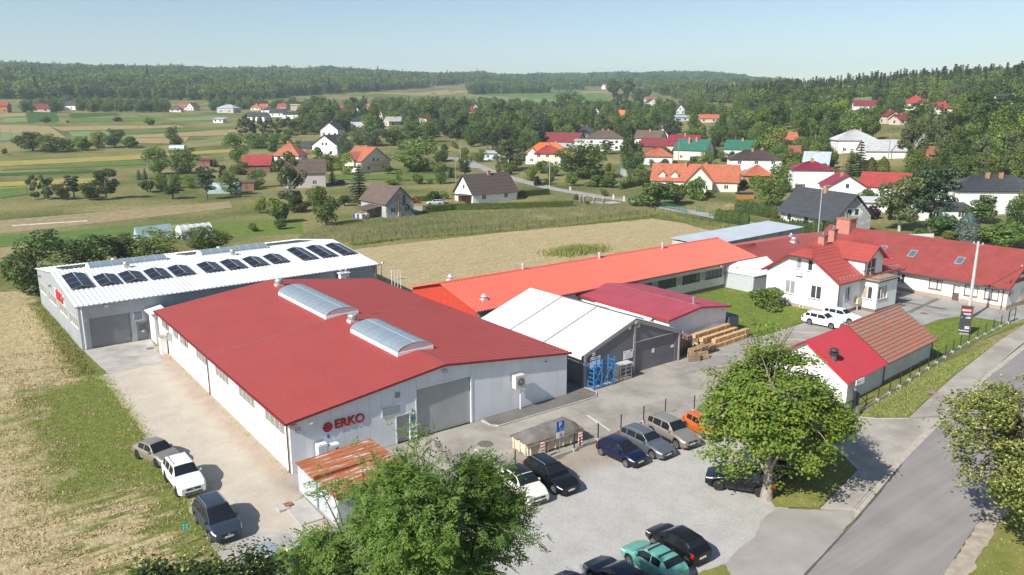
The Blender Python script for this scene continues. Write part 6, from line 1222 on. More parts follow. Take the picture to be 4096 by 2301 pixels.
def vcar(kind, pm, lab, c, az): p = Vector(c); d = Vector((cos(az), sin(az)))*1.25; q = car(kind, pm, lab, p-d, p+d, None); q.location.z = hgt(*c)+.06
vcar('hatch', dkb, 'dark blue car parked by the pinkish house far off', S('V2',948,1120), radians(-20)); vcar('wagon', lsil, 'silver car on the drive beside the clipped hedge', S('V2',1735,1290), radians(-40)); vcar('hatch', blk, 'dark car on grass beside the cream orange roofed house', S('V3',2112,1150), radians(60)); vcar('hatch', redc, 'red car under the carport by the block house', S('V2',1545,1275), radians(-30))
# ------------------------------------------------------------------ village houses
RC = {'rb': (.075,.05,.045), 'gr': (.05,.053,.06), 'or': (.44,.14,.075), 'or2': (.6,.17,.055), 'red': (.36,.06,.052), 'dred': (.2,.035,.04), 'mar': (.22,.02,.045), 'grn': (.035,.15,.105), 'tin': (.45,.46,.46), 'tile': (.3,.11,.07), 'pal': (.52,.53,.52), 'brn': (.13,.09,.07), 'blue': (.4,.46,.5)}
def rfm(k): return mat('village_roof_'+k, RC[k], .6, .1, .8, dirt=.1)
WC = {'w': whitep, 'c': cream, 'p': mat('pinkish_plaster', (.5,.44,.42), .9, .05, .5), 'g': mat('grey_block', (.42,.42,.42), .95, .12, 2), 'b': mat('beige_plaster', (.6,.5,.38), .9, .05, .5), 'y': mat('yellow_boards', (.55,.36,.1), .8, .1, 2), 'o': mat('orange_brick', (.45,.22,.12), .9, .1, 2), 'wd': mat('brown_boards', (.22,.11,.06), .8, .15, 2), 'lb': mat('bluish_white', (.62,.67,.7), .8, .04)}
wdark = glassmat('far_glass', (.05,.055,.06), .15)
def blockwall(parent, P, L, top, ops, base=0):
    "wall of aerated blocks, each with its own edges"
    mb = MB(); z = base; r = 0; bh, bl_ = .5, 1.2
    while True:
        u = -(bl_/2 if r % 2 else 0); any_ = False
        while u < L:
            a, b = max(0, u)+.012, min(L, u+bl_)-.012; zt = z+bh-.024
            if b-a > .1:
                t0, t1 = top(a), top(b)
                if min(t0, t1) > z+.1:
                    mid = (a+b)/2
                    if not any(o[0] < b and o[1] > a and o[2] < zt and o[3] > z for o in ops):
                        any_ = True; f = [P(a,z+.012,.03),P(b,z+.012,.03),P(b,min(zt,t1),.03),P(a,min(zt,t0),.03)]; g = [P(a,z+.012,0),P(b,z+.012,0),P(b,min(zt,t1),0),P(a,min(zt,t0),0)]
                        m_ = MB(); m_.add(f+g, [(0,1,2,3),(0,3,7,4),(1,5,6,2),(0,4,5,1),(3,2,6,7)]); m_.build('block', WC['g'] if random.random() < .8 else mat('pale_block', (.52,.52,.51), .95, .08, 2), parent)
            u += bl_
        if not any_ and z > base+.6: break
        z += bh; r += 1
        if z > 12: break
def volume(pa, x0, x1, y0, y1, z0, wh, rh, typ, axis, wm, rm, wins=(1,1), ov=.5, rows=6, near=True, gw=1, floors=1, blocks=False, chim=(), flat=False, frm=None):
    "one house body: four walls, windows, roof; axis x = ridge along x"
    W, D = x1-x0, y1-y0; e = z0+wh; r = e+rh; frm = frm or frame_w
    F = [(frame((x0,y0),0), W, 0), (frame((x1,y0),pi/2), D, 1), (frame((x1,y1),pi), W, 0), (frame((x0,y1),-pi/2), D, 1)]
    for i, (P, L, sd) in enumerate(F):
        gab = typ == 'g' and ((sd == 1) == (axis == 'x'))
        top = (lambda u, L=L: e+rh*(1-abs(u-L/2)/(L/2))) if gab else (lambda u: e)
        if typ == 's': top = (lambda u: e) if i == 0 else (lambda u: e+rh) if i == 2 else ((lambda u, L=L: e+rh*u/L) if i == 1 else (lambda u, L=L: e+rh*(1-u/L)))
        ops = []
        if i != 2:
            n = wins[0] if i == 0 else wins[1]; fl = floors
            for f in range(fl):
                zz = z0+.95+f*2.7
                for k in range(n):
                    c = L*(k+.5)/n; w = min(1.3, L/n*.55)
                    if zz+1.3 < e: ops.append((c-w/2, c+w/2, zz, zz+1.3))
            if gab and gw:
                for k in range(gw):
                    c = L/2+(k-(gw-1)/2)*1.9; zz = max(e-.2, z0+.95+fl*2.7-.1)
                    if zz+1.2 < top(c-.9 if k == 0 else c+.9)+.3: ops.append((c-.5, c+.5, zz, zz+1.25))
        wo_ = wall(pa, P, L, top, ops, wm, cuts=(L/2,) if gab else (), base=z0-1.0 if False else z0-.6, dep=.15)
        if blocks and i in (0, 1, 3): blockwall(pa, P, L, top, ops, z0)
        for o in ops:
            if near: window(pa, P, *o, fm=frm, gm=glass, n=2 if o[1]-o[0] > 1 else 1, fw=.09, o=-.1)
            else:
                mb = MB(); obox(mb, P, o[0], o[1], o[2], o[3], -.1, -.05); mb.build('window', wdark, pa)
    pit = .4 if near else .8; rws = rows if near else 1; st = .035 if near else 0
    if typ == 'f': MB().box(x0-.2,y0-.2,e,x1+.2,y1+.2,e+.15).build('roof', rm, pa); return
    if typ == 's': corr((x0-ov,y0-ov,e-.1),(x1+ov,y0-ov,e-.1),(x0-ov,y1+.2,r+.1),(x1+ov,y1+.2,r+.1),pit,.04).build('roof', rm, pa); return
    if axis == 'x':
        m = (y0+y1)/2; sl_ = rh/(D/2); zo = e-ov*sl_+.12; i_ = 0 if typ == 'g' else min(W/2-.2, D/2); xa_, xb_ = (x0-ov, x1+ov)
        ra, rb_ = (xa_, xb_) if typ == 'g' else (x0+i_, x1-i_)
        for yy in (y0-ov, y1+ov): corr((xa_,yy,zo),(xb_,yy,zo),(ra,m,r+.12),(rb_,m,r+.12),pit,.04,rows=rws,step=st).build('roof', rm, pa)
        if typ == 'h':
            for xx, rr_ in ((xa_,ra),(xb_,rb_)): corr((xx,y0-ov,zo),(xx,y1+ov,zo),(rr_,m,r+.12),(rr_,m,r+.12),pit,.04,rows=rws,step=st).build('roof', rm, pa)
        else:
            for xx, nx_ in ((xa_,-1),(xb_,1)): MB().slab([(xx,y0-ov,zo-.2),(xx,m,r-.08),(xx,m,r+.14),(xx,y0-ov,zo+.06)], (nx_,0,0), .04).slab([(xx,m,r-.08),(xx,y1+ov,zo-.2),(xx,y1+ov,zo+.06),(xx,m,r+.14)], (nx_,0,0), .04).build('verge_board', rm, pa)
    else:
        m = (x0+x1)/2; sl_ = rh/(W/2); zo = e-ov*sl_+.12; ya_, yb_ = y0-ov, y1+ov; i_ = min(D/2-.2, W/2)
        ra, rb_ = (ya_, yb_) if typ == 'g' else (y0+i_, y1-i_)
        for xx in (x0-ov, x1+ov): corr((xx,ya_,zo),(xx,yb_,zo),(m,ra,r+.12),(m,rb_,r+.12),pit,.04,rows=rws,step=st).build('roof', rm, pa)
        if typ == 'h':
            for yy, rr_ in ((ya_,ra),(yb_,rb_)): corr((x0-ov,yy,zo),(x1+ov,yy,zo),(m,rr_,r+.12),(m,rr_,r+.12),pit,.04,rows=rws,step=st).build('roof', rm, pa)
        else:
            for yy, nx_ in ((ya_,-1),(yb_,1)): MB().slab([(x0-ov,yy,zo-.2),(m,yy,r-.08),(m,yy,r+.14),(x0-ov,yy,zo+.06)], (0,nx_,0), .04).slab([(m,yy,r-.08),(x1+ov,yy,zo-.2),(x1+ov,yy,zo+.06),(m,yy,r+.14)], (0,nx_,0), .04).build('verge_board', rm, pa)
    for cx_, cy_, hh in chim:
        x, y = lerp(x0,x1,cx_), lerp(y0,y1,cy_); b0 = e+rh*.3
        c = MB().box(x-.4,y-.3,b0,x+.4,y+.3,r+hh).build('chimney', WC['o'], pa); MB().box(x-.47,y-.37,r+hh,x+.47,y+.37,r+hh+.1).build('chimney_cap', MT['slate_cap'], c)
HOUSES = []
def house(label, A, B, W, wh, rh, typ, axis, wm, rk, wins=(2,1), floors=1, gw=1, chim=((.5,.45,.8),), Lmin=None, turn=0, name='house', cat='house', group=None, blocks=False, near=None, ov=.5, frm=None):
    a, b = Vector(S('S',*A)), Vector(S('S',*B)); dist = (a-Vector(CAM[:2])).length
    d = b-a
    d = d.normalized() if turn == 0 else Vector((RT.x, RT.y)).lerp(d.normalized(), 0).normalized()
    ang = atan2(d.y, d.x)
    if turn: ang = atan2(RT.y, RT.x)+radians(turn)
    L = (b-a).length if Lmin is None else Lmin
    if turn and Lmin is None:
        pxw = abs(B[0]-A[0]); L = pxw/3081*dist/max(.4, cos(radians(turn)))
    z = min(hgt(a.x,a.y), hgt(b.x,b.y)); root = thing(name, label, cat, (a.x,a.y,z), ang, group)
    nr = dist < 330 if near is None else near
    volume(root, 0, L, 0, W, 0, wh, rh, typ, axis, WC.get(wm, wm), rfm(rk), wins, ov if dist < 600 else .4, near=nr, gw=gw, floors=floors, blocks=blocks, chim=chim, frm=frm)
    HOUSES.append(((a+b)/2+Vector((-sin(ang),cos(ang)))*W/2, max(L,W)*.5+1.0)); return root, L
o, L = house('white gabled house with dark brown roof behind the clipped hedge', (1892,819), (2067,800), 9.2, 2.7, 4.6, 'g', 'x', 'w', 'rb', (2,1), chim=((.55,.45,.7),))
MB().box(-3.6,.4,2.2,-.1,5.5,2.32).build('porch_roof', rfm('rb'), o); MB().box(-3.4,.6,-.2,-3.25,.75,2.2).box(-3.4,5,-.2,-3.25,5.15,2.2).build('porch_post', WC['wd'], o); MB().box(-1.6,1.2,-.2,-.05,4.8,2.2).build('porch_wall', WC['wd'], o)
o, L = house('unfinished grey block house with brown roof and outside stair', (1546,872), (1656,862), 13, 3.4, 3.6, 'g', 'y', 'g', 'brn', (2,1), blocks=True, chim=(), gw=0, frm=frame_w)
MB().slab([(-4.2,2,1.9),(-.1,2,2.6),(-.1,8,2.6),(-4.2,8,1.9)], (-.2,0,1), .1).build('lean_to_roof', rfm('brn'), o); MB().box(-3.9,2.2,-.1,-2.2,5,1.9).build('lean_to_wall', WC['wd'], o); MB().tube((5.2,-.4,2.9),(7.6,-.4,.0),.09,None,4).tube((5.2,-1.0,2.9),(7.6,-1.0,.0),.09,None,4).build('stair', dsteel, o); MB().box(4.3,-1.1,2.85,5.4,-.02,2.98).build('landing', dsteel, o); MB().box(4.4,-.06,3.0,5.2,-.01,5.0).build('door', WC['wd'], o); MB().box(3.1,-.5,0,3.4,-.2,5.4).build('timber_post', WC['wd'], o)
house('pinkish grey house with long brown roof beside the birch', (1130,757), (1304,752), 8.5, 4.7, 3.6, 'g', 'x', 'p', 'brn', (2,1), floors=1, chim=((.45,.5,.8),))
o, L = house('cream house with orange roof, balcony and dormer', (1447,694), (1562,683), 11.5, 4.2, 4.6, 'g', 'y', 'c', 'or', (2,1), gw=2, chim=((.5,.4,.7),)); volume(o, -1.0, L/2, 3.2, 7.6, 3.0, 1.9, 2.4, 'g', 'x', cream, rfm('or'), (1,1), .4, 4, True, 0); MB().box(1.6,-1.3,2.8,L-1.6,0,3.0).build('balcony', WC['o'], o); MB().path([(1.6,-1.25,3.9),(L-1.6,-1.25,3.9)],.04,4).path([(1.6,-1.25,3.4),(L-1.6,-1.25,3.4)],.03,4).build('balcony_rail', dsteel, o)
o, L = house('tall white gabled house with charcoal roof and low side wing', (1251,621), (1350,626), 12, 4.8, 4.2, 'g', 'y', 'w', 'gr', (2,1), floors=1, gw=2, chim=((.3,.3,.9),)); volume(o, -9, -.2, 3, 9, 0, 3.4, 2.6, 'g', 'x', WC['wd'], rfm('gr'), (2,1), .4, 3, True, 0)
o, L = house('bungalow with pyramid orange tiled roof near the white gable', (1091,648), (1195,650), 10.5, 2.8, 4.8, 'h', 'x', 'w', 'or', (2,2), chim=((.45,.5,.6),))
house('red roofed barn beside the orange pyramid roof bungalow', (975,691), (1081,691), 8, 2.8, 3.2, 'g', 'x', 'wd', 'red', (1,1), chim=(), name='barn', cat='barn')
house('white house with charcoal roof and three gable windows', (1283,547), (1352,549), 11, 4.2, 4.0, 'g', 'y', 'w', 'gr', (3,1), chim=((.5,.4,.8),), gw=0)
house('white cube house with dark pyramid roof among the trees', (1403,517), (1470,517), 11, 5.5, 3.2, 'h', 'x', 'w', 'gr', (2,2), chim=())
house('beige house with pale grey metal roof beyond the willow', (1556,506), (1623,504), 9, 3.5, 3, 'g', 'x', 'b', 'tin', (2,1))
house('long white building with flat maroon edged roof in the trees', (1706,496), (1764,491), 9, 3.6, 1.2, 's', 'x', 'w', 'dred', (3,1), chim=())
far = [
 ('orange roofed cottage at far left of the distant row', (1003,443), (1036,443), 9, 3, 3.5, 'h', 'x', 'c', 'or'), ('orange roofed cottage next to the distant corner house', (1040,443), (1068,443), 9, 3, 3.5, 'g', 'x', 'b', 'or'),
 ('white bungalow with dark hip roof in distant row', (1045,455), (1090,455), 10, 3, 2.6, 'h', 'x', 'w', 'gr'), ('white double-gabled house with charcoal roof in distant row', (1078,468), (1130,468), 10, 3.2, 3.6, 'g', 'x', 'w', 'gr'),
 ('white bungalow with low charcoal hip roof before the treeline', (1130,474), (1193,474), 11, 3, 2.6, 'h', 'x', 'w', 'gr'), ('bright red roofed house in the distant row', (1108,443), (1142,443), 9, 3.2, 3.4, 'g', 'x', 'w', 'red'), ('tall pinkish flat-roofed block in the distant row', (1163,452), (1200,452), 10, 7, .8, 's', 'x', 'b', 'pal'),
 ('long low house with dark roof in front of the birch row', (980,483), (1058,482), 9, 3, 3, 'g', 'x', 'w', 'gr'), ('grey villa with hip roof and columns on the field edge', (868,452), (934,452), 12, 4.4, 3, 'h', 'x', 'p', 'blue'), ('white villa with dark roof before the wooded hill', (236,439), (297,439), 11, 4, 4, 'g', 'x', 'w', 'gr'),
 ('dark red roofed farmhouse at the left wood edge', (128,448), (182,450), 10, 3, 4, 'g', 'x', 'b', 'dred'), ('red house cut by the left edge of picture', (-14,451), (18,451), 9, 5, 3, 'g', 'x', 'o', 'red'), ('brown hip roofed house near the distant white gable', (678,449), (717,449), 9, 2.6, 4, 'h', 'x', 'w', 'brn'),
 ('distant white gable house with brown roof', (746,442), (774,442), 11, 3.2, 4.4, 'g', 'y', 'w', 'tile'), ('long brown-red farm roof in the distance', (702,441), (745,441), 9, 3, 3.4, 'g', 'x', 'b', 'tile'), ('small pale shed standing alone in the fields', (853,492), (890,492), 6, 2.6, 1, 's', 'x', 'w', 'tin'),
 ('red roofed white house glimpsed among trees near the spruce', (1353,454), (1382,454), 9, 4, 3.4, 'g', 'x', 'w', 'red'), ('small white gable beside the dark spruce', (1413,450), (1432,450), 8, 3.4, 3.4, 'g', 'y', 'w', 'gr'), ('pale orange roof peeping over the trees', (1459,444), (1482,444), 8, 3.2, 3.2, 'g', 'x', 'b', 'or'), ('orange gabled roof low among the trees', (1513,481), (1530,481), 7, 4, 3.4, 'g', 'y', 'c', 'or2'),
 ('maroon roofed house deep in the wooded village', (1861,463), (1897,463), 9, 3.6, 3.4, 'g', 'x', 'c', 'dred'), ('red roofed house above the maroon one', (1890,447), (1913,447), 9, 4, 3.4, 'g', 'y', 'w', 'red'), ('white house with charcoal roof at the meadow edge', (2590,426), (2632,426), 10, 4, 4.2, 'g', 'y', 'w', 'gr'), ('red-brown roof behind the charcoal meadow house', (2583,410), (2620,410), 9, 3.4, 3.6, 'g', 'x', 'b', 'tile'),
 ('white gable with black roof between dark trees', (2703,457), (2738,457), 10, 3.6, 4.6, 'g', 'y', 'w', 'gr'), ('low pale tin roofed building among trees', (2690,487), (2757,487), 9, 3.2, 1.4, 's', 'x', 'lb', 'blue'), ('long orange-red farm roof at the foot of the wood', (2795,492), (2868,492), 9, 3, 2.6, 'g', 'x', 'b', 'or'), ('small red roof between poplars', (2368,468), (2398,468), 8, 3.2, 4, 'g', 'y', 'w', 'or'), ('tiny orange-red roof left of tall spruces', (2470,475), (2495,475), 8, 3, 4, 'g', 'x', 'w', 'or2'),
 ('white house with bright red hip roof high on the slope', (3618,441), (3692,441), 11, 4.4, 4, 'h', 'x', 'c', 'red'), ('long red roofed house on the right-hand slope', (3745,458), (3838,458), 10, 3.4, 3.2, 'g', 'x', 'w', 'red'), ('white house with black roof at the right edge of the slope', (3990,432), (4092,432), 12, 4, 3.6, 'g', 'x', 'w', 'gr'),
 ('beige gabled farmhouse with maroon roof on the slope', (3545,497), (3600,499), 9, 4, 2.6, 'g', 'y', 'b', 'dred'), ('maroon roofed outbuilding beside the beige farmhouse', (3598,502), (3646,504), 8, 2.8, 2.4, 'g', 'x', 'b', 'dred'), ('white gabled house with maroon roof under the pale field', (3415,442), (3500,444), 10, 3.4, 3.6, 'g', 'x', 'w', 'dred'),
 ('dark red-orange roof half hidden by garden trees', (3085,587), (3178,587), 9, 3, 3, 'g', 'x', 'b', 'or'), ('small brick-red tile shed among the gardens', (3170,642), (3240,642), 6, 2.4, 2.6, 'g', 'x', 'o', 'tile'), ('little red roofed hut beside the bare birch trunk', (3715,647), (3775,647), 6, 2.4, 2.4, 'g', 'x', 'o', 'tile')]
for r in far: house(*r[:10], (2,1), chim=((.5,.5,.7),) if r[3] > 7.5 else (), turn=random.choice((-14,-8,6,12)))
house('dark maroon gabled barn with block gable behind the orange roof', (2165,592), (2297,590), 11, 3.4, 4, 'g', 'x', 'g', 'dred', (2,1), chim=(), turn=-32, name='barn', cat='barn')
o, L = house('house with vivid orange complex roof and satellite dish', (2103,655), (2262,648), 10, 4.6, 3.6, 'h', 'x', 'w', 'or2', (3,2), chim=((.7,.5,.6),), turn=-10); volume(o, .3, 5.2, -2.4, 4, 0, 4.0, 2.4, 'g', 'y', whitep, rfm('or2'), (1,1), .4, 4, True, 0)
house('cream two-storey house with red pyramid roof by the lane', (2137,668), (2240,672), 10, 5.3, 3, 'h', 'x', 'c', 'red', (3,2), floors=2, turn=-8)
o, L = house('white cube house with brown-violet hip roof and twin chimneys', (2340,605), (2485,606), 12, 6, 3.4, 'h', 'x', 'w', 'brn', (3,2), floors=2, chim=((.45,.5,.8),(.6,.5,.8)), turn=-8); volume(o, -5, 0, 1, 8, 0, 4.6, .6, 's', 'x', whitep, rfm('tin'), (1,1), .4, 3, True, 0)
house('dark red roofed barn with wooden gable among the gardens', (2555,610), (2662,614), 10, 3, 3.4, 'g', 'x', 'wd', 'dred', (1,1), chim=(), turn=-32, name='barn', cat='barn')
house('pale blue garage block with orange hip roof', (2575,662), (2682,664), 10, 3.4, 3, 'h', 'x', 'lb', 'or', (2,1), chim=(), turn=-10)
house('house with wide magenta-red roof beside the green roof', (2665,618), (2765,620), 10, 4, 4.2, 'g', 'x', 'b', 'mar', (2,1), turn=-32)
o, L = house('grey rendered house with large green roof and twin chimneys', (2693,640), (2796,650), 10, 4.4, 4, 'g', 'x', 'c', 'grn', (2,1), floors=1, gw=1, chim=((.4,.3,.9),(.6,.4,.9)), turn=-36)
house('second green roofed house partly hidden by a walnut tree', (2895,632), (2998,628), 10, 3.6, 3.4, 'g', 'x', 'w', 'grn', (2,1), turn=-28)
o, L = house('large cream house with terracotta tile roof and front gable', (2605,762), (2914,770), 10, 3.2, 4.4, 'g', 'x', 'c', 'or', (4,1), turn=-17, chim=((.38,.4,.6),(.62,.5,.6))); volume(o, L*.42, L*.72, -3.2, 5, 0, 3.4, 4.0, 'g', 'y', cream, rfm('or'), (2,1), .5, 6, True, 1)
for x in (2.0,5.6): volume(o, x, x+1.9, .6, 3.2, 3.6, 1.3, .9, 'g', 'y', cream, rfm('or'), (1,0), .3, 2, True, 0)
house('white two-storey house with dark brown hip roof by the lane', (2922,702), (3105,694), 11, 5.4, 2.8, 'h', 'x', 'w', 'rb', (3,2), floors=2, turn=-8, chim=((.45,.4,.7),(.65,.5,.7)))
house('low house with salmon-orange hip roof below the brown one', (2975,737), (3080,734), 9, 2.6, 2.8, 'h', 'x', 'o', 'or', (1,1), chim=(), turn=-10)
house('grey flat-roofed garage block beside the village lane', (1935,642), (2000,641), 7, 3, .5, 's', 'x', 'lb', 'pal', (2,1), chim=(), name='garage', cat='garage', turn=-6)
house('low house with dark slate roof and two brick stacks', (2285,552), (2382,549), 10, 3, 3.4, 'h', 'x', 'w', 'gr', (2,1), chim=((.4,.5,.7),(.6,.5,.7)), turn=-6)
house('white gable with grey-brown roof behind the walnut', (2535,580), (2625,583), 9, 3.4, 3.6, 'g', 'x', 'w', 'brn', (2,1), turn=-32); house('cream gable with brown roof next to the white gable', (2620,573), (2668,574), 11, 4, 3.8, 'g', 'y', 'c', 'brn', (1,1), turn=-10)
house('white house with pale grey tin pyramid roof on the rise', (3350,616), (3490,618), 13, 5.2, 3.6, 'h', 'x', 'w', 'tin', (3,2), floors=1, turn=-6, chim=((.5,.5,.5),(.65,.5,.5)))
o, L = house('long white barn with light grey sheet roof', (3462,645), (3635,643), 10, 3.4, 3.6, 'g', 'x', 'w', 'tin', (0,1), chim=(), turn=-6, name='barn', cat='barn')
house('small barn with yellow board gable and shiny tin roof', (3210,690), (3285,692), 7, 2.6, 4, 'g', 'x', 'y', 'blue', (0,1), chim=((.5,.5,.4),), turn=-28, name='barn', cat='barn')
house('white house with raised maroon hip roof and chimney', (3170,770), (3310,772), 9, 6.2, 2, 'h', 'x', 'w', 'mar', (2,1), turn=-10)
house('white house with broad maroon gable roof behind the grey roof', (3300,812), (3440,808), 13, 3.8, 3.2, 'g', 'y', 'w', 'mar', (1,1), turn=-14, gw=1, chim=((.4,.3,.5),))
house('white annex with bright red sloping roof beside the maroon house', (3432,800), (3560,802), 10, 3.6, 3.2, 'g', 'x', 'w', 'red', (1,1), turn=-34, chim=(), gw=0)
o, L = house('unfinished block house with charcoal roof and roof windows', (3122,890), (3331,934), 9.5, 3.2, 4.6, 'g', 'x', 'w', 'gr', (3,1), gw=2, floors=1, blocks=True, chim=((.52,.45,1.0),), frm=frame_d, ov=.9)
for x in (.38,.56): MB().slab([(L*x,1.4,4.55),(L*x+.9,1.4,4.55),(L*x+.9,2.5,5.62),(L*x,2.5,5.62)], (0,-.7,.7), .1).build('roof_window', glassmat('roof_window_glass', (.12,.18,.22), .08), o)
o, L = house('large white two-storey house with black hip roof on the right', (3828,868), (4130,892), 12, 5.8, 3, 'h', 'x', 'w', 'gr', (2,2), floors=2, turn=-4, chim=((.4,.4,.8),(.55,.4,.8)))
house('white garage with low black roof in front of the big white house', (3690,888), (3862,894), 7, 2.8, .9, 's', 'x', 'w', 'gr', (2,1), chim=(), turn=-4, name='garage', cat='garage')
house('small white lean-to behind the dark purple shrub', (3460,852), (3545,845), 6, 2.5, .6, 's', 'x', 'w', 'pal', (1,1), chim=(), turn=-10, name='garage', cat='garage')
for i, (x, y, rk) in enumerate([(770,236,'pal'),(960,236,'tin'),(1000,244,'red'),(1050,250,'dred'),(1115,262,'or'),(1300,266,'gr'),(1338,274,'tin'),(1420,274,'gr'),(1610,276,'pal'),(1525,228,'red'),(905,226,'tin'),(1095,328,'or'),(1600,272,'tin')]):
    X, Y = 1900+x*.4839, 200+y*.4839; house('tiny %s roofed house on the far ridge, %s from left'%({'pal':'pale','tin':'light grey','red':'red','dred':'maroon','or':'orange','gr':'grey'}[rk], ordn[min(i,11)] if i < 12 else 'last'), (X-9,Y), (X+9,Y), 12, 6, 5, 'g', 'x', 'w', rk, (2,1), chim=(), turn=random.choice((-20,0,20)), group='houses on the far ridge', Lmin=16)
# small things in the gardens
def gthing(name, label, cat, p, mb, mt, rz=0): q = S(*p); return one(name, mb, mt, label, cat, (q[0],q[1],hgt(*q)), rz)
shed_m = mat('shed_sheet', (.38,.41,.43), .6, .06); q = S('V3',1255,1052); t = thing('tin_shed', 'small grey tin shed on the lawn between walnut trees', 'shed', (q[0],q[1],hgt(*q)), -YAW); MB().box(-2.2,0,0,2.2,2.5,2.7).build('wall', shed_m, t); MB().box(-2.35,-.15,2.7,2.35,2.65,2.82).build('roof', rfm('tin'), t); MB().box(-.9,-.03,.05,0,0,2.2).box(.02,-.03,.05,.9,0,2.2).build('door', MT['grey_sheet_wall'], t)
def tunnel(label, p, L, W, H, az, mt, nr):
    q = S(*p); t = thing('polytunnel', label, 'greenhouse', (q[0],q[1],hgt(*q)), az); n = 10; arc = [(-W/2*cos(pi*i/n), H*sin(pi*i/n)**.75) for i in range(n+1)]
    f = MB()
    for k in range(nr):
        for i in range(n): f.quad((k*L/nr,arc[i][0],arc[i][1]),((k+1)*L/nr,arc[i][0],arc[i][1]),((k+1)*L/nr,arc[i+1][0],arc[i+1][1]),(k*L/nr,arc[i+1][0],arc[i+1][1]))
    f.add([(0,y,z) for y, z in arc], [tuple(range(n+1))]); f.add([(L,y,z) for y, z in arc], [tuple(range(n+1))]); f.build('cover', mt, t, smooth=40)
    for k in range(nr+1): MB().path([(k*L/nr,y*1.01,z*1.015) for y, z in arc],.035,4).build('hoop', frame_w, t)
film = mat('greenhouse_film', (.55,.6,.58), .35, .06, 1); filmb = mat('blue_film', (.4,.52,.53), .4, .08, 1)
tunnel('white ribbed polytunnel behind the white solar roof', (1,1480,322), 6.2, 3.4, 2.6, radians(8), film, 5); tunnel('pale teal polytunnel in the garden by the brown shed', ('V1',2010,1385), 9, 4, 3, -YAW+.2, filmb, 5); tunnel('tiny teal polytunnel under the lone field tree', ('V1',1645,962), 7, 3.5, 2.2, -YAW, filmb, 3)
q = S(1,1150,345); t = thing('cold_frame', 'pale blue film cold frame behind the solar roof bushes', 'greenhouse', (q[0],q[1],0), radians(10)); MB().add([(0,0,0),(7,0,0),(7,3,0),(0,3,0),(0,1.5,2.6),(7,1.5,2.6)], [(0,1,5,4),(2,3,4,5),(0,4,3),(1,2,5)]).build('cover', filmb, t)
a_, b_ = Vector(S(1,100,218)), Vector(S(1,722,178)); t = thing('row_cover', 'long low white fleece tunnel across the vegetable plot', 'row cover', (a_.x,a_.y,0), atan2(b_.y-a_.y,b_.x-a_.x)); Lr = (b_-a_).length; n = 24
f = MB()
for k in range(n):
    for i in range(5):
        Pq = lambda kk, ii: (kk*Lr/n, -.42*cos(pi*ii/5), (.42+.12*mnoise.noise((kk*.9,0,0)))*sin(pi*ii/5))
        f.quad(Pq(k,i),Pq(k+1,i),Pq(k+1,i+1),Pq(k,i+1))
f.build('fleece', mat('white_fleece', (.58,.55,.5), .9, .06), t, smooth=True)
tank = mat('tank_white', (.66,.67,.66), .5, .05)
for i, p in enumerate([(1100,1395),(1135,1398),(1170,1392),(1440,1378)]):
    q = S('V2', p[0], p[1]); t = thing('water_tank', '%s white caged water tank by the block house'%ordn[i], 'tank', (q[0],q[1],0), .2*i, 'caged water tanks'); MB().box(-.5,-.5,.15,.5,.5,1.2).build('tank', tank, t); MB().box(-.55,-.55,0,.55,.55,.14).build('pallet', woodo, t); g_ = MB()
    for x in (-.52,-.17,.17,.52):
        g_.tube((x,-.53,.15),(x,-.53,1.22),.015,None,4); g_.tube((-.53,x,.15),(-.53,x,1.22),.015,None,4)
    for z in (.4,.8,1.2): g_.path([(-.53,-.53,z),(.53,-.53,z),(.53,.53,z),(-.53,.53,z),(-.53,-.53,z)],.015,4)
    g_.build('cage', steel, t)
q = S('V2',1068,1390); one('barrel', MB().tube((0,0,0),(0,0,.9),.3,None,14).tube((0,0,.9),(0,0,.95),.31,.28,14), mat('barrel_blue', (.02,.15,.4), .4), 'blue plastic barrel beside the caged tanks', 'barrel', (q[0],q[1],0))
def lamp(label, p, h, az, arm=1.6):
    q = S(*p); t = thing('street_lamp', label, 'street lamp', (q[0],q[1],hgt(*q)), az); MB().tube((0,0,0),(0,0,h),.1,.06,8).build('post', mat('lamp_grey', (.5,.52,.53), .5, .05), t); MB().path([(0,0,h),(.1,0,h+.5),(.5,0,h+.85),(arm,0,h+.95)],.05,6).build('arm', MT['lamp_grey'], t); MB().box(arm-.1,-.12,h+.9,arm+.6,.12,h+1.0).build('lantern', steel, t)
lamp('slim grey street lamp rising before the charcoal roofed block house', ('S',3270,958), 9.6, -YAW); lamp('street lamp beside the lane left of the grey gate', ('V3',615,1188), 9, -YAW); lamp('street lamp beside the village road junction', ('V2',1945,938), 8.6, -YAW, 1.4)
def pole(label, p, h, cross=True):
    q = S(*p); t = thing('utility_pole', label, 'pole', (q[0],q[1],hgt(*q))); MB().tube((0,0,0),(0,0,h),.15,.1,8).build('post', mat('pole_wood', (.3,.26,.22), .9, .1), t)
    if cross: MB().box(-.9,-.05,h-.6,.9,.05,h-.48).build('crossarm', dsteel, t)
pole('wooden pole in the gardens left of the barn', ('V1',1452,1375), 9.5); pole('wooden pole beside the small metal shed by the lane', ('V2',1910,1108), 9); pole('leaning pole before the dark spruce pair', ('V4',958,1010), 8, False); pole('tall pole in front of the long white barn', ('V4',1348,915), 10); pole('pole by the tin roofed house', ('V4',738,840), 8); pole('pole before the second green roof', ('V4',75,880), 8); pole('pole beside the orange garage roof', ('V3',1680,930), 9); pole('pole near the right-hand birches', ('V4',2110,1040), 9)
for p, lab in (((110,850),'thin A-frame pole standing in the far left field'),((15,890),'thin pole at the very left of fields'),((1340,790),'thin pole in the middle of the far fields')): pole(lab, ('V1',*p), 9, False)
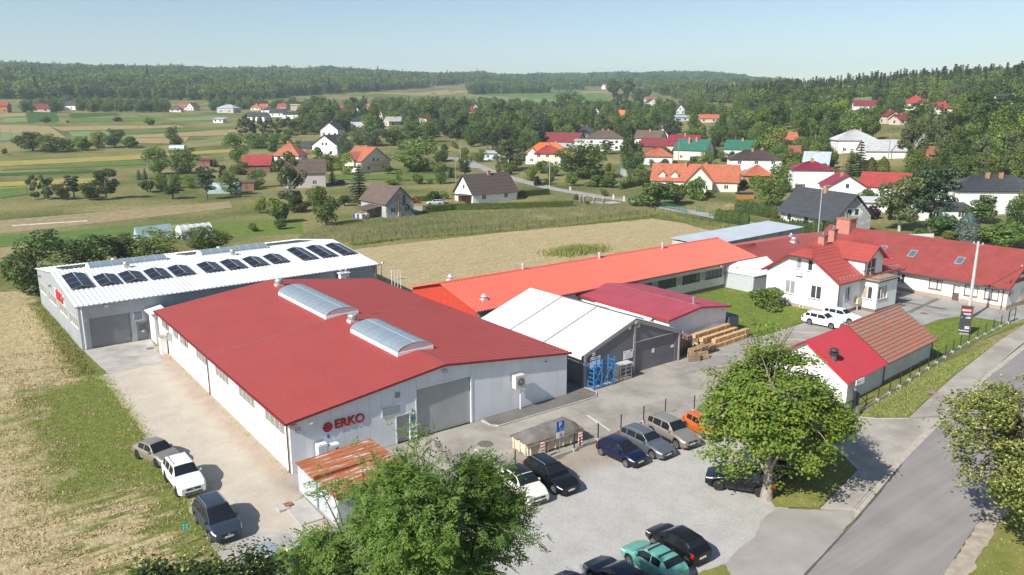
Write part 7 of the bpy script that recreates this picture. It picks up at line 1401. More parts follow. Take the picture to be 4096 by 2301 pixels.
for a, b, l in ((('V1',1452,1375),('V2',1910,1108),'overhead wires crossing the gardens between two wooden poles'),(('V2',1910,1108),('V3',1680,930),'overhead wires over the orange roofs')):
    A, B = S(*a), S(*b); one('overhead_wire', MB().path(sag((A[0],A[1],hgt(*A)+9),(B[0],B[1],hgt(*B)+8.6),18,1.2),.03,3), dsteel, l, 'cable')
wpm = mat('chopped_wood', (.45,.32,.2), .9, .25, 4)
q = S('V3',2115,1290); t = thing('log_pile', 'heap of chopped logs on the lawn by the thuja hedge', 'firewood', (q[0],q[1],0))
for i in range(110): a = random.uniform(0,2*pi); r = random.uniform(0,3.4); z = .15+max(0, .9*(1-r/3.2))*random.random(); x, y = cos(a)*r*1.3, sin(a)*r*.7; an = random.uniform(0,pi); MB().tube((x,y,z),(x+cos(an)*.9,y+sin(an)*.9,z+random.uniform(-.1,.1)),.11,None,5).build('log', wpm, t)
q = S('V1',1955,1165); t = thing('log_stack', 'domed stack of split firewood beside the red garden hut', 'firewood', (q[0],q[1],hgt(*q)))
for i in range(90): a = random.uniform(0,pi); r = 2.1*random.uniform(.7,1); x, z = cos(a)*r*1.3, sin(a)*r*.85; MB().tube((x,-.4,z),(x,.5,z),.16,None,6).build('log', wpm, t)
q = S('V4',170,1235); t = thing('timber_rack', 'slatted orange timber drying rack by the walnut bush', 'rack', (q[0],q[1],0), -YAW)
for k in range(9): MB().box(-2.3,0,.1+k*.28,2.3,.12,.1+k*.28+.2).build('slat', mat('orange_boards', (.55,.25,.06), .8, .1), t)
MB().box(-2.5,-.3,2.7,2.5,2.4,2.8).build('roof', rfm('gr'), t); MB().box(-2.2,.3,.1,2.2,2,2.5).build('core', woodo, t)
for p, l, w in (((180,1165),'brown board garden shed with flat roof near the birch',4.6),((1965,1130),'dark red garden hut by the log stack',5)):
    k = 'V2' if p[0] < 500 else 'V1'; q = S(k,*p); t = thing('garden_shed', l, 'shed', (q[0],q[1],hgt(*q)), -YAW-.1); MB().box(-w/2,0,0,w/2,3,2.4).build('wall', WC['wd'], t); MB().slab([(-w/2-.2,-.3,2.4),(w/2+.2,-.3,2.4),(w/2+.2,3.3,2.9),(-w/2-.2,3.3,2.9)], (0,-.15,1), .1).build('roof', rfm('dred' if k == 'V1' else 'brn'), t); MB().box(-.5,-.03,.05,.4,-.001,2.0).build('door', frame_b, t)
gm_ = mat('gatepost_grey', (.2,.2,.21), .8)
for i, (x, y) in enumerate(((870,1262),(902,1262),(985,1275),(1062,1278))): q = S('V3',x,y); t = thing('gate_pillar', '%s grey gate pillar from the hedge end at the lane drive'%ordn[i], 'pillar', (q[0],q[1],0), 0, 'grey gate pillars'); MB().box(-.22,-.22,0,.22,.22,2.0).build('shaft', gm_, t); MB().box(-.28,-.28,2.0,.28,.28,2.1).build('cap', frame_w, t)
for i, (x, y) in enumerate(((1150,1240),(1237,1258),(792,1162))): q = S('V3',x,y); t = thing('gate_pillar', '%s cream brick gate pillar opposite, beside the green fence'%ordn[i], 'pillar', (q[0],q[1],0), 0, 'cream gate pillars'); MB().box(-.3,-.3,0,.3,.3,2.0).build('shaft', WC['b'], t); MB().box(-.36,-.36,2.0,.36,.36,2.1).build('cap', WC['o'], t)
# ------------------------------------------------------------------ trees
import numpy as np
rng = np.random.default_rng(11)
bark = mat('bark', (.16,.12,.09), .95, .2, 4, .5, 20); barkp = mat('pale_bark', (.5,.48,.44), .9, .25, 3, .3, 12)
LM = {'oak': leafmat('oak_leaves', (.074,.128,.026), (.18,.255,.055)), 'dark': leafmat('dark_leaves', (.05,.09,.024), (.12,.175,.046), .33), 'lite': leafmat('light_leaves', (.11,.17,.03), (.22,.3,.06)), 'birch': leafmat('birch_leaves', (.085,.12,.042), (.18,.215,.085)), 'spruce': leafmat('spruce_needles', (.03,.056,.025), (.075,.11,.05), .18), 'willow': leafmat('willow_leaves', (.1,.14,.06), (.19,.24,.12)), 'olive': leafmat('olive_needles', (.055,.075,.015), (.11,.135,.03), .15), 'purple': leafmat('purple_leaves', (.025,.012,.014), (.06,.025,.03), .2), 'blue': leafmat('blue_needles', (.05,.085,.075), (.11,.16,.15), .12), 'hedge': leafmat('hedge_leaves', (.06,.12,.02), (.15,.24,.04), .25), 'thuja': leafmat('thuja_needles', (.035,.07,.012), (.085,.13,.025), .15)}
def leaf_quads(C, N, sz, asp=.55, fold=.12):
    "rhombic leaves at C facing N"
    n = len(C); N = N/np.linalg.norm(N, axis=1)[:, None]; R = rng.normal(size=(n, 3)); T = np.cross(N, R); T /= np.linalg.norm(T, axis=1)[:, None]; B = np.cross(N, T)
    s = (sz*rng.uniform(.65, 1.35, n))[:, None] if np.ndim(sz) == 0 else (sz*rng.uniform(.75, 1.25, n))[:, None]
    V = np.stack([C-T*s*.5, C+B*s*.5*asp-N*s*fold, C+T*s*.5, C-B*s*.5*asp-N*s*fold], 1)
    return V.reshape(-1, 3)
def mesh_quads(name, V, extra=None):
    n = len(V)//4; me = bpy.data.meshes.new(name); me.vertices.add(len(V)); me.vertices.foreach_set('co', V.astype(np.float32).ravel())
    me.loops.add(n*4); me.loops.foreach_set('vertex_index', np.arange(n*4, dtype=np.int32)); me.polygons.add(n); me.polygons.foreach_set('loop_start', np.arange(0, n*4, 4, dtype=np.int32)); me.polygons.foreach_set('loop_total', np.full(n, 4, dtype=np.int32)); me.update(calc_edges=True); return me
def blob_crown(nl, lobes, sz, up=.35, inner=.15, droop=0.0):
    "leaves over the outsides of overlapping lobes (cx, cy, cz, r, flat)"
    lob = np.array(lobes); w = lob[:, 3]**2; w /= w.sum(); k = rng.choice(len(lob), nl*2, p=w); D = rng.normal(size=(nl*2, 3)); D /= np.linalg.norm(D, axis=1)[:, None]
    rr = lob[k, 3]*np.where(rng.random(nl*2) < inner, rng.uniform(.3, .8, nl*2), rng.uniform(.82, 1.08, nl*2)); P = lob[k, :3]+D*rr[:, None]*np.stack([np.ones(nl*2), np.ones(nl*2), lob[k, 4]], 1)
    dd = np.linalg.norm((P[:, None, :]-lob[None, :, :3])/np.stack([np.ones(len(lob)), np.ones(len(lob)), lob[:, 4]], 1)[None], axis=2)/lob[None, :, 3]
    dd[np.arange(nl*2), k] = 9; keep = (dd.min(1) > .72) | (rng.random(nl*2) < inner); P, D = P[keep][:nl], D[keep][:nl]
    N = D*.8+rng.normal(size=D.shape)*.55+np.array([0, 0, up]); 
    if droop: N[:, 2] *= .4
    return leaf_quads(P, N, sz)
def lobes_for(kind, v):
    L = []; r = random.Random(v*31+hash(kind) % 97)
    if kind == 'round':   # broad crown
        for i in range(18): a = r.uniform(0, 2*pi); h = r.uniform(.15, .9); rad = .29*sin(pi*min(1, (h-.12)/.92))**.6*r.uniform(.45, 1.05); L.append((cos(a)*rad, sin(a)*rad, h, r.uniform(.11, .19), .85))
    elif kind == 'oval':
        for i in range(13): a = r.uniform(0, 2*pi); h = r.uniform(.16, .92); rad = .17*sin(pi*min(1, (h-.05)/1.0))**.7*r.uniform(.3, 1.1); L.append((cos(a)*rad, sin(a)*rad, h, r.uniform(.09, .145), .95))
    elif kind == 'airy':
        for i in range(20): a = r.uniform(0, 2*pi); h = r.uniform(.16, .95); rad = .22*sin(pi*min(1, (h-.1)/.95))**.6*r.uniform(.2, 1.2); L.append((cos(a)*rad, sin(a)*rad, h, r.uniform(.055, .1), 1.25))
    elif kind == 'bush':
        for i in range(14): a = r.uniform(0, 2*pi); h = r.uniform(.2, .8); rad = .42*sqrt(max(.05, 1-(h/1.0)**2))*r.uniform(.3, 1); L.append((cos(a)*rad, sin(a)*rad, h*.95, r.uniform(.15, .24), .85))
    return L
def conifer(nl, sz, rad=.2, lay=13, z0=.08, droop=.25, ragged=.2):
    P = []; N = []
    for i in range(lay):
        h = z0+(1-z0)*(i+.3)/lay; R = rad*(1-(h-z0)/(1-z0))**.85+.012; nb = max(5, int(11*(R/rad)+3)); a0 = random.random()*6
        for b in range(nb):
            a = a0+2*pi*b/nb+random.uniform(-.2, .2); Rb = R*random.uniform(1-ragged*2, 1+ragged*.5); k = max(3, int(nl/lay/nb*1.0))
            for j in range(k):
                t = random.uniform(.15, 1); x = Rb*t; s = random.uniform(-.22, .22)*Rb*(1.1-t); P.append((cos(a)*x-sin(a)*s, sin(a)*x+cos(a)*s, h-droop*Rb*t**1.3+random.uniform(-.012, .012))); N.append((cos(a)*.35+random.uniform(-.4,.4), sin(a)*.35+random.uniform(-.4,.4), 1))
    return leaf_quads(np.array(P), np.array(N), sz, .5, .1)
def column(nl, sz, prof):
    t = rng.random(nl)**.9; a = rng.uniform(0, 2*pi, nl); R = np.interp(t, [p[0] for p in prof], [p[1] for p in prof])*rng.uniform(.85, 1.08, nl)
    P = np.stack([np.cos(a)*R, np.sin(a)*R, t], 1); N = np.stack([np.cos(a), np.sin(a), np.full(nl, .35)], 1)+rng.normal(size=(nl, 3))*.35; return leaf_quads(P, N, sz, .5)
def trunkmesh(kind, v):
    r = random.Random(v); mb = MB()
    if kind in ('spruce', 'column'): mb.tube((0,0,-.02),(0,0,.85),.016,.004,7)
    else:
        th = .045 if kind == 'bush' else .03 if kind != 'airy' else .018; pts = [(0,0,-.02)]; x = y = 0
        for i in range(4): x += r.uniform(-.012,.012); y += r.uniform(-.012,.012); pts.append((x,y,.16*(i+1)))
        for i, (a, b) in enumerate(zip(pts, pts[1:])): mb.tube(a, b, th*(1-.2*i), th*(1-.2*(i+1)), 7, cap=False)
        for i in range(7): a = r.uniform(0,2*pi); h = r.uniform(.22,.6); p = (x*h, y*h, h*.95); q = (cos(a)*r.uniform(.1,.2), sin(a)*r.uniform(.1,.2), h+r.uniform(.1,.26)); mb.tube(p, q, th*.4, th*.12, 5, cap=False)
    return mb.mesh('trunk')
CR = {}
def crown_variants(key, fn, n, mt, name='crown'):
    out = []
    for v in range(n):
        me = mesh_quads(name, fn(v)); me.materials.append(mt); out.append(me)
    CR[key] = out
crown_variants('oak', lambda v: blob_crown(2600, lobes_for('round', v), .052), 4, LM['oak']); crown_variants('dark', lambda v: blob_crown(2600, lobes_for('round', v+9), .052), 3, LM['dark']); crown_variants('lite', lambda v: blob_crown(2600, lobes_for('round', v+20), .05), 3, LM['lite']); crown_variants('oval', lambda v: blob_crown(2200, lobes_for('oval', v), .05), 3, LM['oak']); crown_variants('birch', lambda v: blob_crown(3400, lobes_for('airy', v), .042, .1, .3, 1), 3, LM['birch']); crown_variants('willow', lambda v: blob_crown(2600, lobes_for('round', v+40), .045, .1, .3, 1), 2, LM['willow'])
crown_variants('bush', lambda v: blob_crown(2200, lobes_for('bush', v), .085), 3, LM['oak']); crown_variants('dbush', lambda v: blob_crown(2200, lobes_for('bush', v+5), .085), 2, LM['dark']); crown_variants('purple', lambda v: blob_crown(1600, lobes_for('bush', v+8), .1), 1, LM['purple']); crown_variants('lbush', lambda v: blob_crown(2000, lobes_for('bush', v+12), .085), 2, LM['lite'])
crown_variants('spruce', lambda v: conifer(2600, .05), 3, LM['spruce'], 'crown'); crown_variants('blue', lambda v: conifer(1800, .055), 1, LM['blue']); crown_variants('larch', lambda v: conifer(2200, .045, .19, 12, .15, .1, .35), 2, LM['olive']); crown_variants('pine', lambda v: blob_crown(2400, [(cos(i*2.4)*.2*random.uniform(.3,1.1), sin(i*2.4)*.2*random.uniform(.3,1.1), .35+.042*i, random.uniform(.09,.15), .45) for i in range(15)], .045, .5, .25), 3, LM['spruce'])
crown_variants('thuja', lambda v: column(900, .085, [(0,.13),(.3,.17),(.7,.13),(.93,.05),(1,.0)]), 3, LM['thuja']); crown_variants('cypress', lambda v: column(1300, .06, [(0,.12),(.35,.16),(.75,.12),(1,.01)]), 1, LM['olive']); crown_variants('juniper', lambda v: column(2400, .06, [(0,.38),(.35,.42),(.7,.3),(.92,.13),(1,.0)]), 1, LM['blue'])
TR = {k: [trunkmesh(k, v) for v in range(2)] for k in ('round', 'airy', 'bush', 'spruce')}
for k, ms in TR.items():
    for m_ in ms: m_.materials.append(barkp if k == 'airy' else bark)
TK = {'birch': 'airy', 'spruce': 'spruce', 'blue': 'spruce', 'larch': 'spruce', 'thuja': 'spruce', 'cypress': 'spruce', 'juniper': 'bush', 'bush': 'bush', 'dbush': 'bush', 'purple': 'bush', 'lbush': 'bush'}
BW = {'oak': .64, 'dark': .64, 'lite': .64, 'oval': .44, 'birch': .46, 'willow': .62, 'bush': .92, 'dbush': .92, 'purple': .92, 'lbush': .92, 'spruce': .34, 'blue': .34, 'larch': .32, 'pine': .5, 'thuja': .34, 'cypress': .32, 'juniper': .84}
NM = {'bush': 'shrub', 'dbush': 'shrub', 'purple': 'shrub', 'lbush': 'shrub', 'spruce': 'spruce_tree', 'blue': 'blue_spruce', 'larch': 'larch_tree', 'pine': 'pine_tree', 'thuja': 'thuja', 'cypress': 'cypress', 'juniper': 'juniper', 'birch': 'birch_tree', 'willow': 'willow_tree'}
TREES = []
def put_tree(kind, label, p, h, w=None, group=None, z=None):
    t = thing(NM.get(kind, 'broadleaf_tree'), label, 'shrub' if NM.get(kind) == 'shrub' else 'tree', (p[0], p[1], hgt(*p) if z is None else z), random.uniform(0, 6.28), group)
    s = (w/(BW[kind]) if w else h); t.scale = (s, s, h); v = random.randrange(99)
    place('crown', CR[kind][v % len(CR[kind])], None, t); place('trunk', TR[TK.get(kind, 'round')][v % 2], None, t); TREES.append((p[0], p[1])); return t
def tree(kind, label, k, x, y, top, w=None, group=None):
    p = S(k, x, y); s = SHEET[k][2]; dx, dy = p[0]-CAM[0], p[1]-CAM[1]; dep = dx*sin(YAW)*1.0+dy*cos(YAW); dep = dep*cos(PITCH)
    return put_tree(kind, label, p, (y-top)*s/3081*dep*1.1, w*s/3081*dep if w else None, group)
gA = 'hedgerow of field trees at left'
for i, (kd, x, y, t, w) in enumerate([('bush',170,935,830,125),('dark',320,980,795,215),('oak',500,990,812,205),('bush',650,970,850,140),('bush',800,970,828,175),('lite',960,952,798,155),('dark',1110,942,768,172),('bush',1240,950,838,165)]): tree(kd, '%s tree from the left in the dark hedgerow across the fields'%ordn[i], 'V1', x, y, t, w, gA)
for kd, lab, x, y, t, w in [('dark','lone round tree with bare stem standing in the striped fields',1690,960,758,137),('bush','round bush in far field below the farmhouse',435,708,640,105),('dbush','small dark bush in the pale far field',1130,690,645,82),('bush','bushy lone tree right of the small dark bush',1440,732,655,108),('bush','tiny shrub in far field',650,705,680,32),
  ('lite','first of two big walnut trees beside the wooden pole',1540,1205,948,225),('oak','second big walnut tree near the red garden hut',1790,1195,955,255),('lite','tall pale green tree at garden edge above the red barn',2290,1085,808,200),('birch','grey-green birch at the left field edge',330,1447,1228,140),('birch','second grey-green birch at left field edge',450,1447,1228,140),('dark','dark multi-stem tree between the birches',600,1450,1285,150),('pine','ragged pine beside the dark field tree',720,1447,1232,150),('dark','darkest rounded tree in the left garden group',865,1450,1270,195),('birch','full oval birch at the right of left garden group',1025,1450,1150,215),
  ('dbush','dark bush at the foot of wooden pole',1425,1378,1258,155),('blue','small blue spruce beside the wooden pole',1342,1252,1158,75),('spruce','small green spruce next to the blue one',1402,1245,1148,65),('oak','garden tree right of the wooden pole',1560,1365,1200,135),('oak','fruit tree in the middle of garden',1700,1335,1200,130),('lite','thin fruit tree by the garden path',1840,1335,1200,125),('pine','spreading pine in front of the teal polytunnel',2000,1450,1160,195),('oak','garden tree covering the end of teal polytunnel',2230,1402,1170,180),('pine','low pine left of the polytunnel',1670,1447,1300,165),('purple','dark purple plum bush near the red barn',2170,1262,1112,115),('oak','green tree next to the purple plum',2320,1205,1090,175),('oak','garden tree below the red barn',2480,1335,1150,150),('spruce','little spruce by the red hut',2080,1132,1060,85),('bush','sapling at far left field margin',40,1012,950,62)]:
    tree(kd, lab, 'V1', x, y, t, w)
for i, (x, w) in enumerate([(130,75),(180,72),(240,84),(310,84),(380,92),(450,92),(530,104),(590,90)]): tree('birch', '%s birch from the left in the birch row before distant houses'%ordn[i], 'V2', x, 702, 560+random.randint(-12,25), w, 'birch row')
for kd, lab, x, y, t, w in [('lite','light green tree behind the orange pyramid roof',520,775,660,125),('oak','small tree left of the light green one',420,775,690,90),('oak','wide apple tree behind the red barn',270,812,700,195),('dark','tall dark tree left of the pale oak',690,645,468,150),('oval','slender dark tree behind the charcoal gable',640,702,560,115),('lite','broad pale oak behind the charcoal roofed house',840,645,530,205),('oak','round tree right of the pale oak',985,645,530,135),('spruce','dark spruce rising above the distant houses',1015,532,418,95),('lite','big olive-crowned lime in the middle of village',1650,602,403,175),('willow','wide silver willow behind the cream house',1240,792,640,255),('willow','weeping willow beside the tall white house',990,882,700,135),('oak','tree between willow and weeping willow',1110,785,660,140),('oak','dense tree right of the silver willow',1400,792,650,155),('dark','dark tree behind the walnut by the lane',1550,762,620,175),('oak','leafy tree above the village junction',1690,762,590,150),
  ('oak','very large walnut tree right of the cream house',1590,1005,738,345),('oak','fruit tree behind the pinkish house',870,995,860,165),('lite','whitewashed fruit tree left of the cream house',990,1035,860,145),('dbush','dark bush at the corner of cream house',1350,1032,960,95),('lite','small yellowish conical tree on the long lawn',1440,1092,998,62),('bush','round bush on the long lawn',1600,1115,1030,115),('bush','little bush near the small metal shed',1690,1112,1068,62),('lbush','pale shrub hedge on the long lawn',1380,1115,1060,135),('oak','young tree beside the junction lamp',1780,1112,938,120),('spruce','small spruce by the white fence',1870,1055,978,85),('pine','dark pine at the village junction',1985,1062,928,115),('spruce','large dark spruce beside the block house',1115,1265,978,215),('spruce','small spruce behind the dark blue car',890,1112,1000,85),
  ('birch','big drooping birch in front of the pinkish house',540,1300,885,250),('oak','full round tree left of the block house',840,1450,1160,215),('oak','tree behind the round tree by the block house',760,1305,1130,135),('lbush','light rounded bush on the garden lawn',290,1358,1215,112),('bush','large mixed shrub below the big birch',440,1432,1220,205),('dbush','dark shrub between birch and round tree',600,1345,1200,175),('dbush','dark bush behind the block house lean-to',990,1295,1200,105),('birch','tall birch at the right of village green',1900,742,508,175),('oval','tall narrow tree by the far village pond',2080,765,600,135),('oak','rounded tree at the lane bend',2100,925,830,105),('dbush','clipped round bush left of the white house porch',1730,1285,1168,125),('lbush','pale bush beside the white house porch',1820,1238,1168,75)]:
    tree(kd, lab, 'V2', x, y, t, w)
for kd, lab, x, y, t, w in [('birch','wide drooping birch by the garage block and lane',280,1005,768,275),('oval','tall tree left of the dark cypress',70,775,608,105),('cypress','olive column-shaped cypress behind the garages',130,778,575,85),('pine','silvery pine with bare stem in the tall tree belt',270,725,478,165),('birch','tall birch behind the silvery pine',210,645,438,180),('larch','tall pointed larch in the tree belt',430,650,432,165),('pine','broad pine right of the larch',500,785,608,145),('lite','bright green tree in front of dark spruces',660,705,538,115),('spruce','first of three tall dark spruces behind the slate roof',790,685,518,115),('spruce','second of three tall dark spruces behind the slate roof',920,685,508,105),('spruce','third of three tall dark spruces behind the slate roof',985,705,498,115),('blue','narrow blue spruce near the violet hip roof',1060,685,588,68),('oval','tree behind the violet hip roof',1120,685,588,95),('birch','weeping birch above the white gable',1300,695,518,165),('oak','big round tree at the meadow edge',780,525,355,195),('willow','pale willow in front of the meadow trees',800,548,458,160),('dark','dark oak left of the meadow',130,525,388,135),
  ('oak','huge walnut in front of the red pyramid roof house',890,1065,778,365),('pine','dark pine behind the huge walnut',1090,865,758,125),('dark','dense dark chestnut beside the dark red barn',1300,1045,718,192),('oak','fruit tree in front of the cream two-storey house',460,1085,958,115),('oak','small tree by the lane lamp',640,1045,928,125),('purple','purple bush beside the lane fence',520,1125,1040,75),('bush','green bush right of the purple bush',600,1115,1060,105),('bush','loose bush behind the lane fence',1010,1135,1030,165),('dbush','reddish green bush beside the small thujas',1110,1145,1060,150),('lbush','clipped round bush by the lane gate',1070,1215,1150,75),('bush','small round bush at the hedge end',830,1245,1190,52),('bush','tiny ball bush on the drive',930,1285,1255,42),('bush','wide bushy mass in front of the terracotta house',1480,1295,1085,335),('bush','second bush in front of the terracotta house gable',1660,1285,1100,225),('bush','tall bush hiding the terracotta house corner',1820,1238,1056,185),('bush','small bush right of the terracotta house',1930,1215,1150,82),('oak','fruit tree before the green roofed house',1890,955,848,145),('blue','blue spruce behind the green roof',2010,795,688,85),('oak','small tree beside the orange garage',1480,985,918,75),('oak','tree between the two green roofs',2060,925,845,110),
  ('oval','first of the big poplars on the far meadow',1150,425,248,120),('oval','second of the big poplars on the far meadow',1235,425,240,130),('dark','dark tree beside the meadow poplars',1335,432,318,105),('dark','last dark tree of the meadow poplars',1405,432,330,95)]:
    tree(kd, lab, 'V3', x, y, t, w)
for kd, lab, x, y, t, w in [('lite','large light walnut behind the brown hip roof',380,885,648,275),('oak','tree right of the brown hip roof house',480,965,828,135),('oak','dense dark tree left of the charcoal roofed block house',370,1295,968,255),('oak','tree behind the dense dark one',565,1105,928,210),('spruce','first dark spruce in front of the white barn',1030,1045,835,130),('spruce','tallest dark spruce in front of the white barn',1105,1050,782,150),('cypress','olive thuja clump before the white barn',1200,1045,905,110),('cypress','second olive thuja before the white barn',1300,1045,900,110),
  ('birch','large airy birch behind the red roofed office',1440,1500,1035,340),('pine','large spreading pine beside the airy birch',1690,1500,1005,345),('birch','tall birch with bare white trunk near the barn',1540,1005,610,205),('birch','half-bare white birch on the slope',1800,885,578,150),('dark','broad dark tree above the black hip roof',1890,1095,800,230),('dark','massive oak crown on the right-hand slope',2120,765,378,490),('birch','birch left of the black hip roof',2090,1055,748,205),('birch','birch above the black hip roof',2360,965,700,245),('oval','young tree in front of the big white house',2125,1447,1228,235),('oval','dark tree at right edge before the white house',2425,1452,1178,130),('purple','dark purple shrub beside the white lean-to',1225,1402,1282,135),('bush','shrub at the red roofed annex',1232,1245,1180,95)]:
    tree(kd, lab, 'V4', x, y, t, w)
for kd, lab, x, y, t, w in [('juniper','rounded blue-green juniper behind the long red roof',1790,340,115,205),('dbush','dark evergreen bush behind the long red roof',1580,300,120,290),('bush','big spreading bush behind the red roof end',2060,395,175,410),('lbush','golden clipped bush behind the red roof',1440,330,232,180),('lbush','golden low hedge bush behind the red roof',1640,335,250,150),('dark','dark tree at the right edge behind the red roof',2200,345,-20,170),('bush','round leafy bush on the lawn by the white house',140,893,712,295),('lbush','pale bush between juniper and spreading bush',1930,350,250,130)]:
    tree(kd, lab, 4, x, y, t, w)
for kd, lab, x, y, t, w in [('dark','big dark tree at the left behind the solar hall',330,770,262,480),('dark','second dark tree behind the solar hall',700,560,250,470),('dark','third dark tree behind the solar hall',985,500,275,340),('oak','leafy tree in front of the blue cold frame',1255,500,240,390),('oak','round tree right of the white polytunnel',1730,430,198,310),('bush','small grey-green shrub on the lawn',2095,262,188,82)]:
    tree(kd, lab, 1, x, y, t, w)
for kd, lab, x, y, t, w in [('bush','olive shrub at the lawn edge by tall grass',240,242,150,115),('dbush','low bush at the hay field heap',0,0,0,0)]:
    if w: tree(kd, lab, 2, x, y, t, w)
# thuja rows
def row(label, grp, k, a, b, n, h, w):
    A, B = Vector(S(k,*a)), Vector(S(k,*b))
    for i in range(n): p = A.lerp(B, i/(n-1)); put_tree('thuja', '%s thuja of %s'%(ordn[i], label), p, h*random.uniform(.9,1.08), w, grp)
row('the long row before the block house, from left', 'thuja row before the block house', 4, (165,290), (680,318), 24, 3.3, 1.25); row('the near clipped row by the lane', 'near clipped thuja row', 3, (1790,175), (2040,215), 15, 2.9, 1.3); row('the back clipped row by the lane', 'back clipped thuja row', 3, (1960,110), (2270,165), 16, 3.0, 1.35); row('the small row beside the terracotta house', 'small thuja row', 'V3', (1205,1155), (1440,1110), 11, 3.0, 1.0)
def hedge(label, pts, w, h, lm='hedge', z=0):
    P = [Vector(p) for p in pts]; root = thing('clipped_hedge', label, 'hedge', (P[0].x, P[0].y, 0)); C = []; N = []; core = MB()
    for a, b in zip(P, P[1:]):
        L = (b-a).length; d = (b-a)/L; nn = Vector((-d.y, d.x)); core.prism([tuple(v-P[0]) for v in (a-nn*w*.42, b-nn*w*.42, b+nn*w*.42, a+nn*w*.42)], 0, h*.93)
        for i in range(int(L*(w+2*h)*34)):
            u = random.uniform(0, L); s = random.uniform(0, w+2*h); bump_ = 1+mnoise.noise((u*.9, s*.9, 4))*.08
            if s < h: o_, z_, n_ = -w/2, s, -1
            elif s < h+w: o_, z_, n_ = s-h-w/2, h, 0
            else: o_, z_, n_ = w/2, s-h-w, 1
            q = a+d*u+nn*o_*bump_-P[0]; C.append((q.x, q.y, z_*bump_)); N.append((nn.x*n_, nn.y*n_, 1 if n_ == 0 else .3))
    C = np.array(C); N = np.array(N)+rng.normal(size=(len(N), 3))*.4; me = mesh_quads('foliage', leaf_quads(C, N, .26)); place('foliage', me, LM[lm], root); core.build('core', LM['dark'], root)
hedge('long clipped hedge in front of the brown roofed white house', [S('V2',1645,1345), S('V2',1900,1330), S('V3',0,1322), S('V3',400,1310), S('V3',808,1298)], 1.6, 1.7); hedge('taller clipped hedge behind the brown roofed white house', [S('V3',362,1215), S('V3',605,1200)], 1.6, 2.4); hedge('dark hedge between block house and white house', [S('V2',1560,1260), S('V2',1780,1250)], 1.5, 1.9); hedge('dark hedge across far field below villas', [S('V1',1880,698), S('V1',2330,690)], 2.5, 2.2, 'dark')

# ------------------------------------------------------------------ scattered village trees
def relbl(kind, p):
    hs_ = min(((Vector(p)-c).length, i) for i, (c, r) in enumerate(HOUSES)); c, r = HOUSES[hs_[1]]; d = Vector(p)-c; f = d.x*sin(YAW)+d.y*cos(YAW); s = d.x*RT.x+d.y*RT.y
    hb = [o for o in HLAB][hs_[1]]; w = ' '.join(hb.split()[:7])
    while w.split()[-1] in ('with','and','of','the','in','on','at','by','behind','beside','among','between','under','over','before','near','next','to','above','below','large','deep','low','large','broad','wide','tall','front','first','high','its','long','a'): w = ' '.join(w.split()[:-1])
    rel = ('behind' if f > abs(s) else 'before' if -f > abs(s) else 'left of' if s < 0 else 'right of')
    return '%s %s the %s'%({'oak':'green broadleaf tree','dark':'dark broadleaf tree','lite':'pale green tree','oval':'slim tree','birch':'birch','willow':'willow','spruce':'spruce','pine':'pine','larch':'larch','bush':'garden shrub'}[kind], rel, w)
HLAB = [o['label'] for o in bpy.data.objects if o.parent is None and o.get('category') in ('house','barn','garage') and 'tin garage' not in o['label'] and 'rusty' not in o['label'] and o['label'] != hs['label']]
def px(p, z):
    d = Vector((p[0], p[1], z))-Vector(CAM); w = d.dot(FW); return 2048+3081.63*d.dot(RT)/w, 1150.5-3081.63*d.dot(UP)/w
def inpoly(x, y, poly):
    c = False; n = len(poly)
    for i in range(n):
        (x0, y0), (x1, y1) = poly[i], poly[(i+1) % n]
        if (y0 > y) != (y1 > y) and x < (x1-x0)*(y-y0)/(y1-y0)+x0: c = not c
    return c
FIELDS = [[(1175,445),(1145,385),(1260,380),(1290,410)], [(1340,372),(1900,352),(2420,362),(2436,440),(2330,445),(1900,415),(1400,392)], [(2325,425),(2512,405),(2520,445),(2325,448)], [(3390,394),(3490,388),(3492,412),(3400,416)], [(1380,520),(1470,512),(1470,540),(1380,540)]]
def clear(p, h, m=1.0):
    fx, fy = p[0]-CAM[0], p[1]-CAM[1]; f = fx*sin(YAW)+fy*cos(YAW); s = fx*RT.x+fy*RT.y; z0 = hgt(*p)
    for c, r in HOUSES:
        cx, cy = c.x-CAM[0], c.y-CAM[1]; cf = cx*sin(YAW)+cy*cos(YAW); cs = cx*RT.x+cy*RT.y
        if hypot(c.x-p[0], c.y-p[1]) < r+h*.22: return False
        if cf > f and abs(s*cf/f-cs) < (r*.75+h*.16*cf/f)*m and (z0+h*.9-CAM[2])/f > (hgt(c.x, c.y)+2.6-CAM[2])/cf: return False
    return all((q[0]-p[0])**2+(q[1]-p[1])**2 > (h*.24)**2 for q in TREES)
MID = []; MK = ['oak','dark','lite','oval','birch','willow','spruce','pine']
def belt(poly, n, kinds, hmin, hmax, grp, tries=9):
    xs_ = [q[0] for q in poly]; ys_ = [q[1] for q in poly]; k = 0
    for _ in range(n*tries):
        x, y = random.uniform(min(xs_), max(xs_)), random.uniform(min(ys_), max(ys_))
        if not inpoly(x, y, poly) or any(inpoly(x, y, f) for f in FIELDS): continue
        p = S('S', x, y); h = random.uniform(hmin, hmax)
        if not clear(p, h): continue
        kd = random.choice(kinds)
        if hypot(p[0]-CAM[0], p[1]-CAM[1]) > 400 and kd in MK: MID.append((p[0], p[1], hgt(*p)-.4, h*(1.1 if kd in ('spruce','larch') else 1), MK.index(kd))); TREES.append(p); k += 1; continue
        put_tree(kd, relbl(kd, p), p, h*(1.15 if kd in ('spruce','larch') else 1), None, grp); k += 1
        if k >= n: break
mixd = ['oak','oak','dark','dark','lite','oval','birch','oval','pine','spruce','willow']
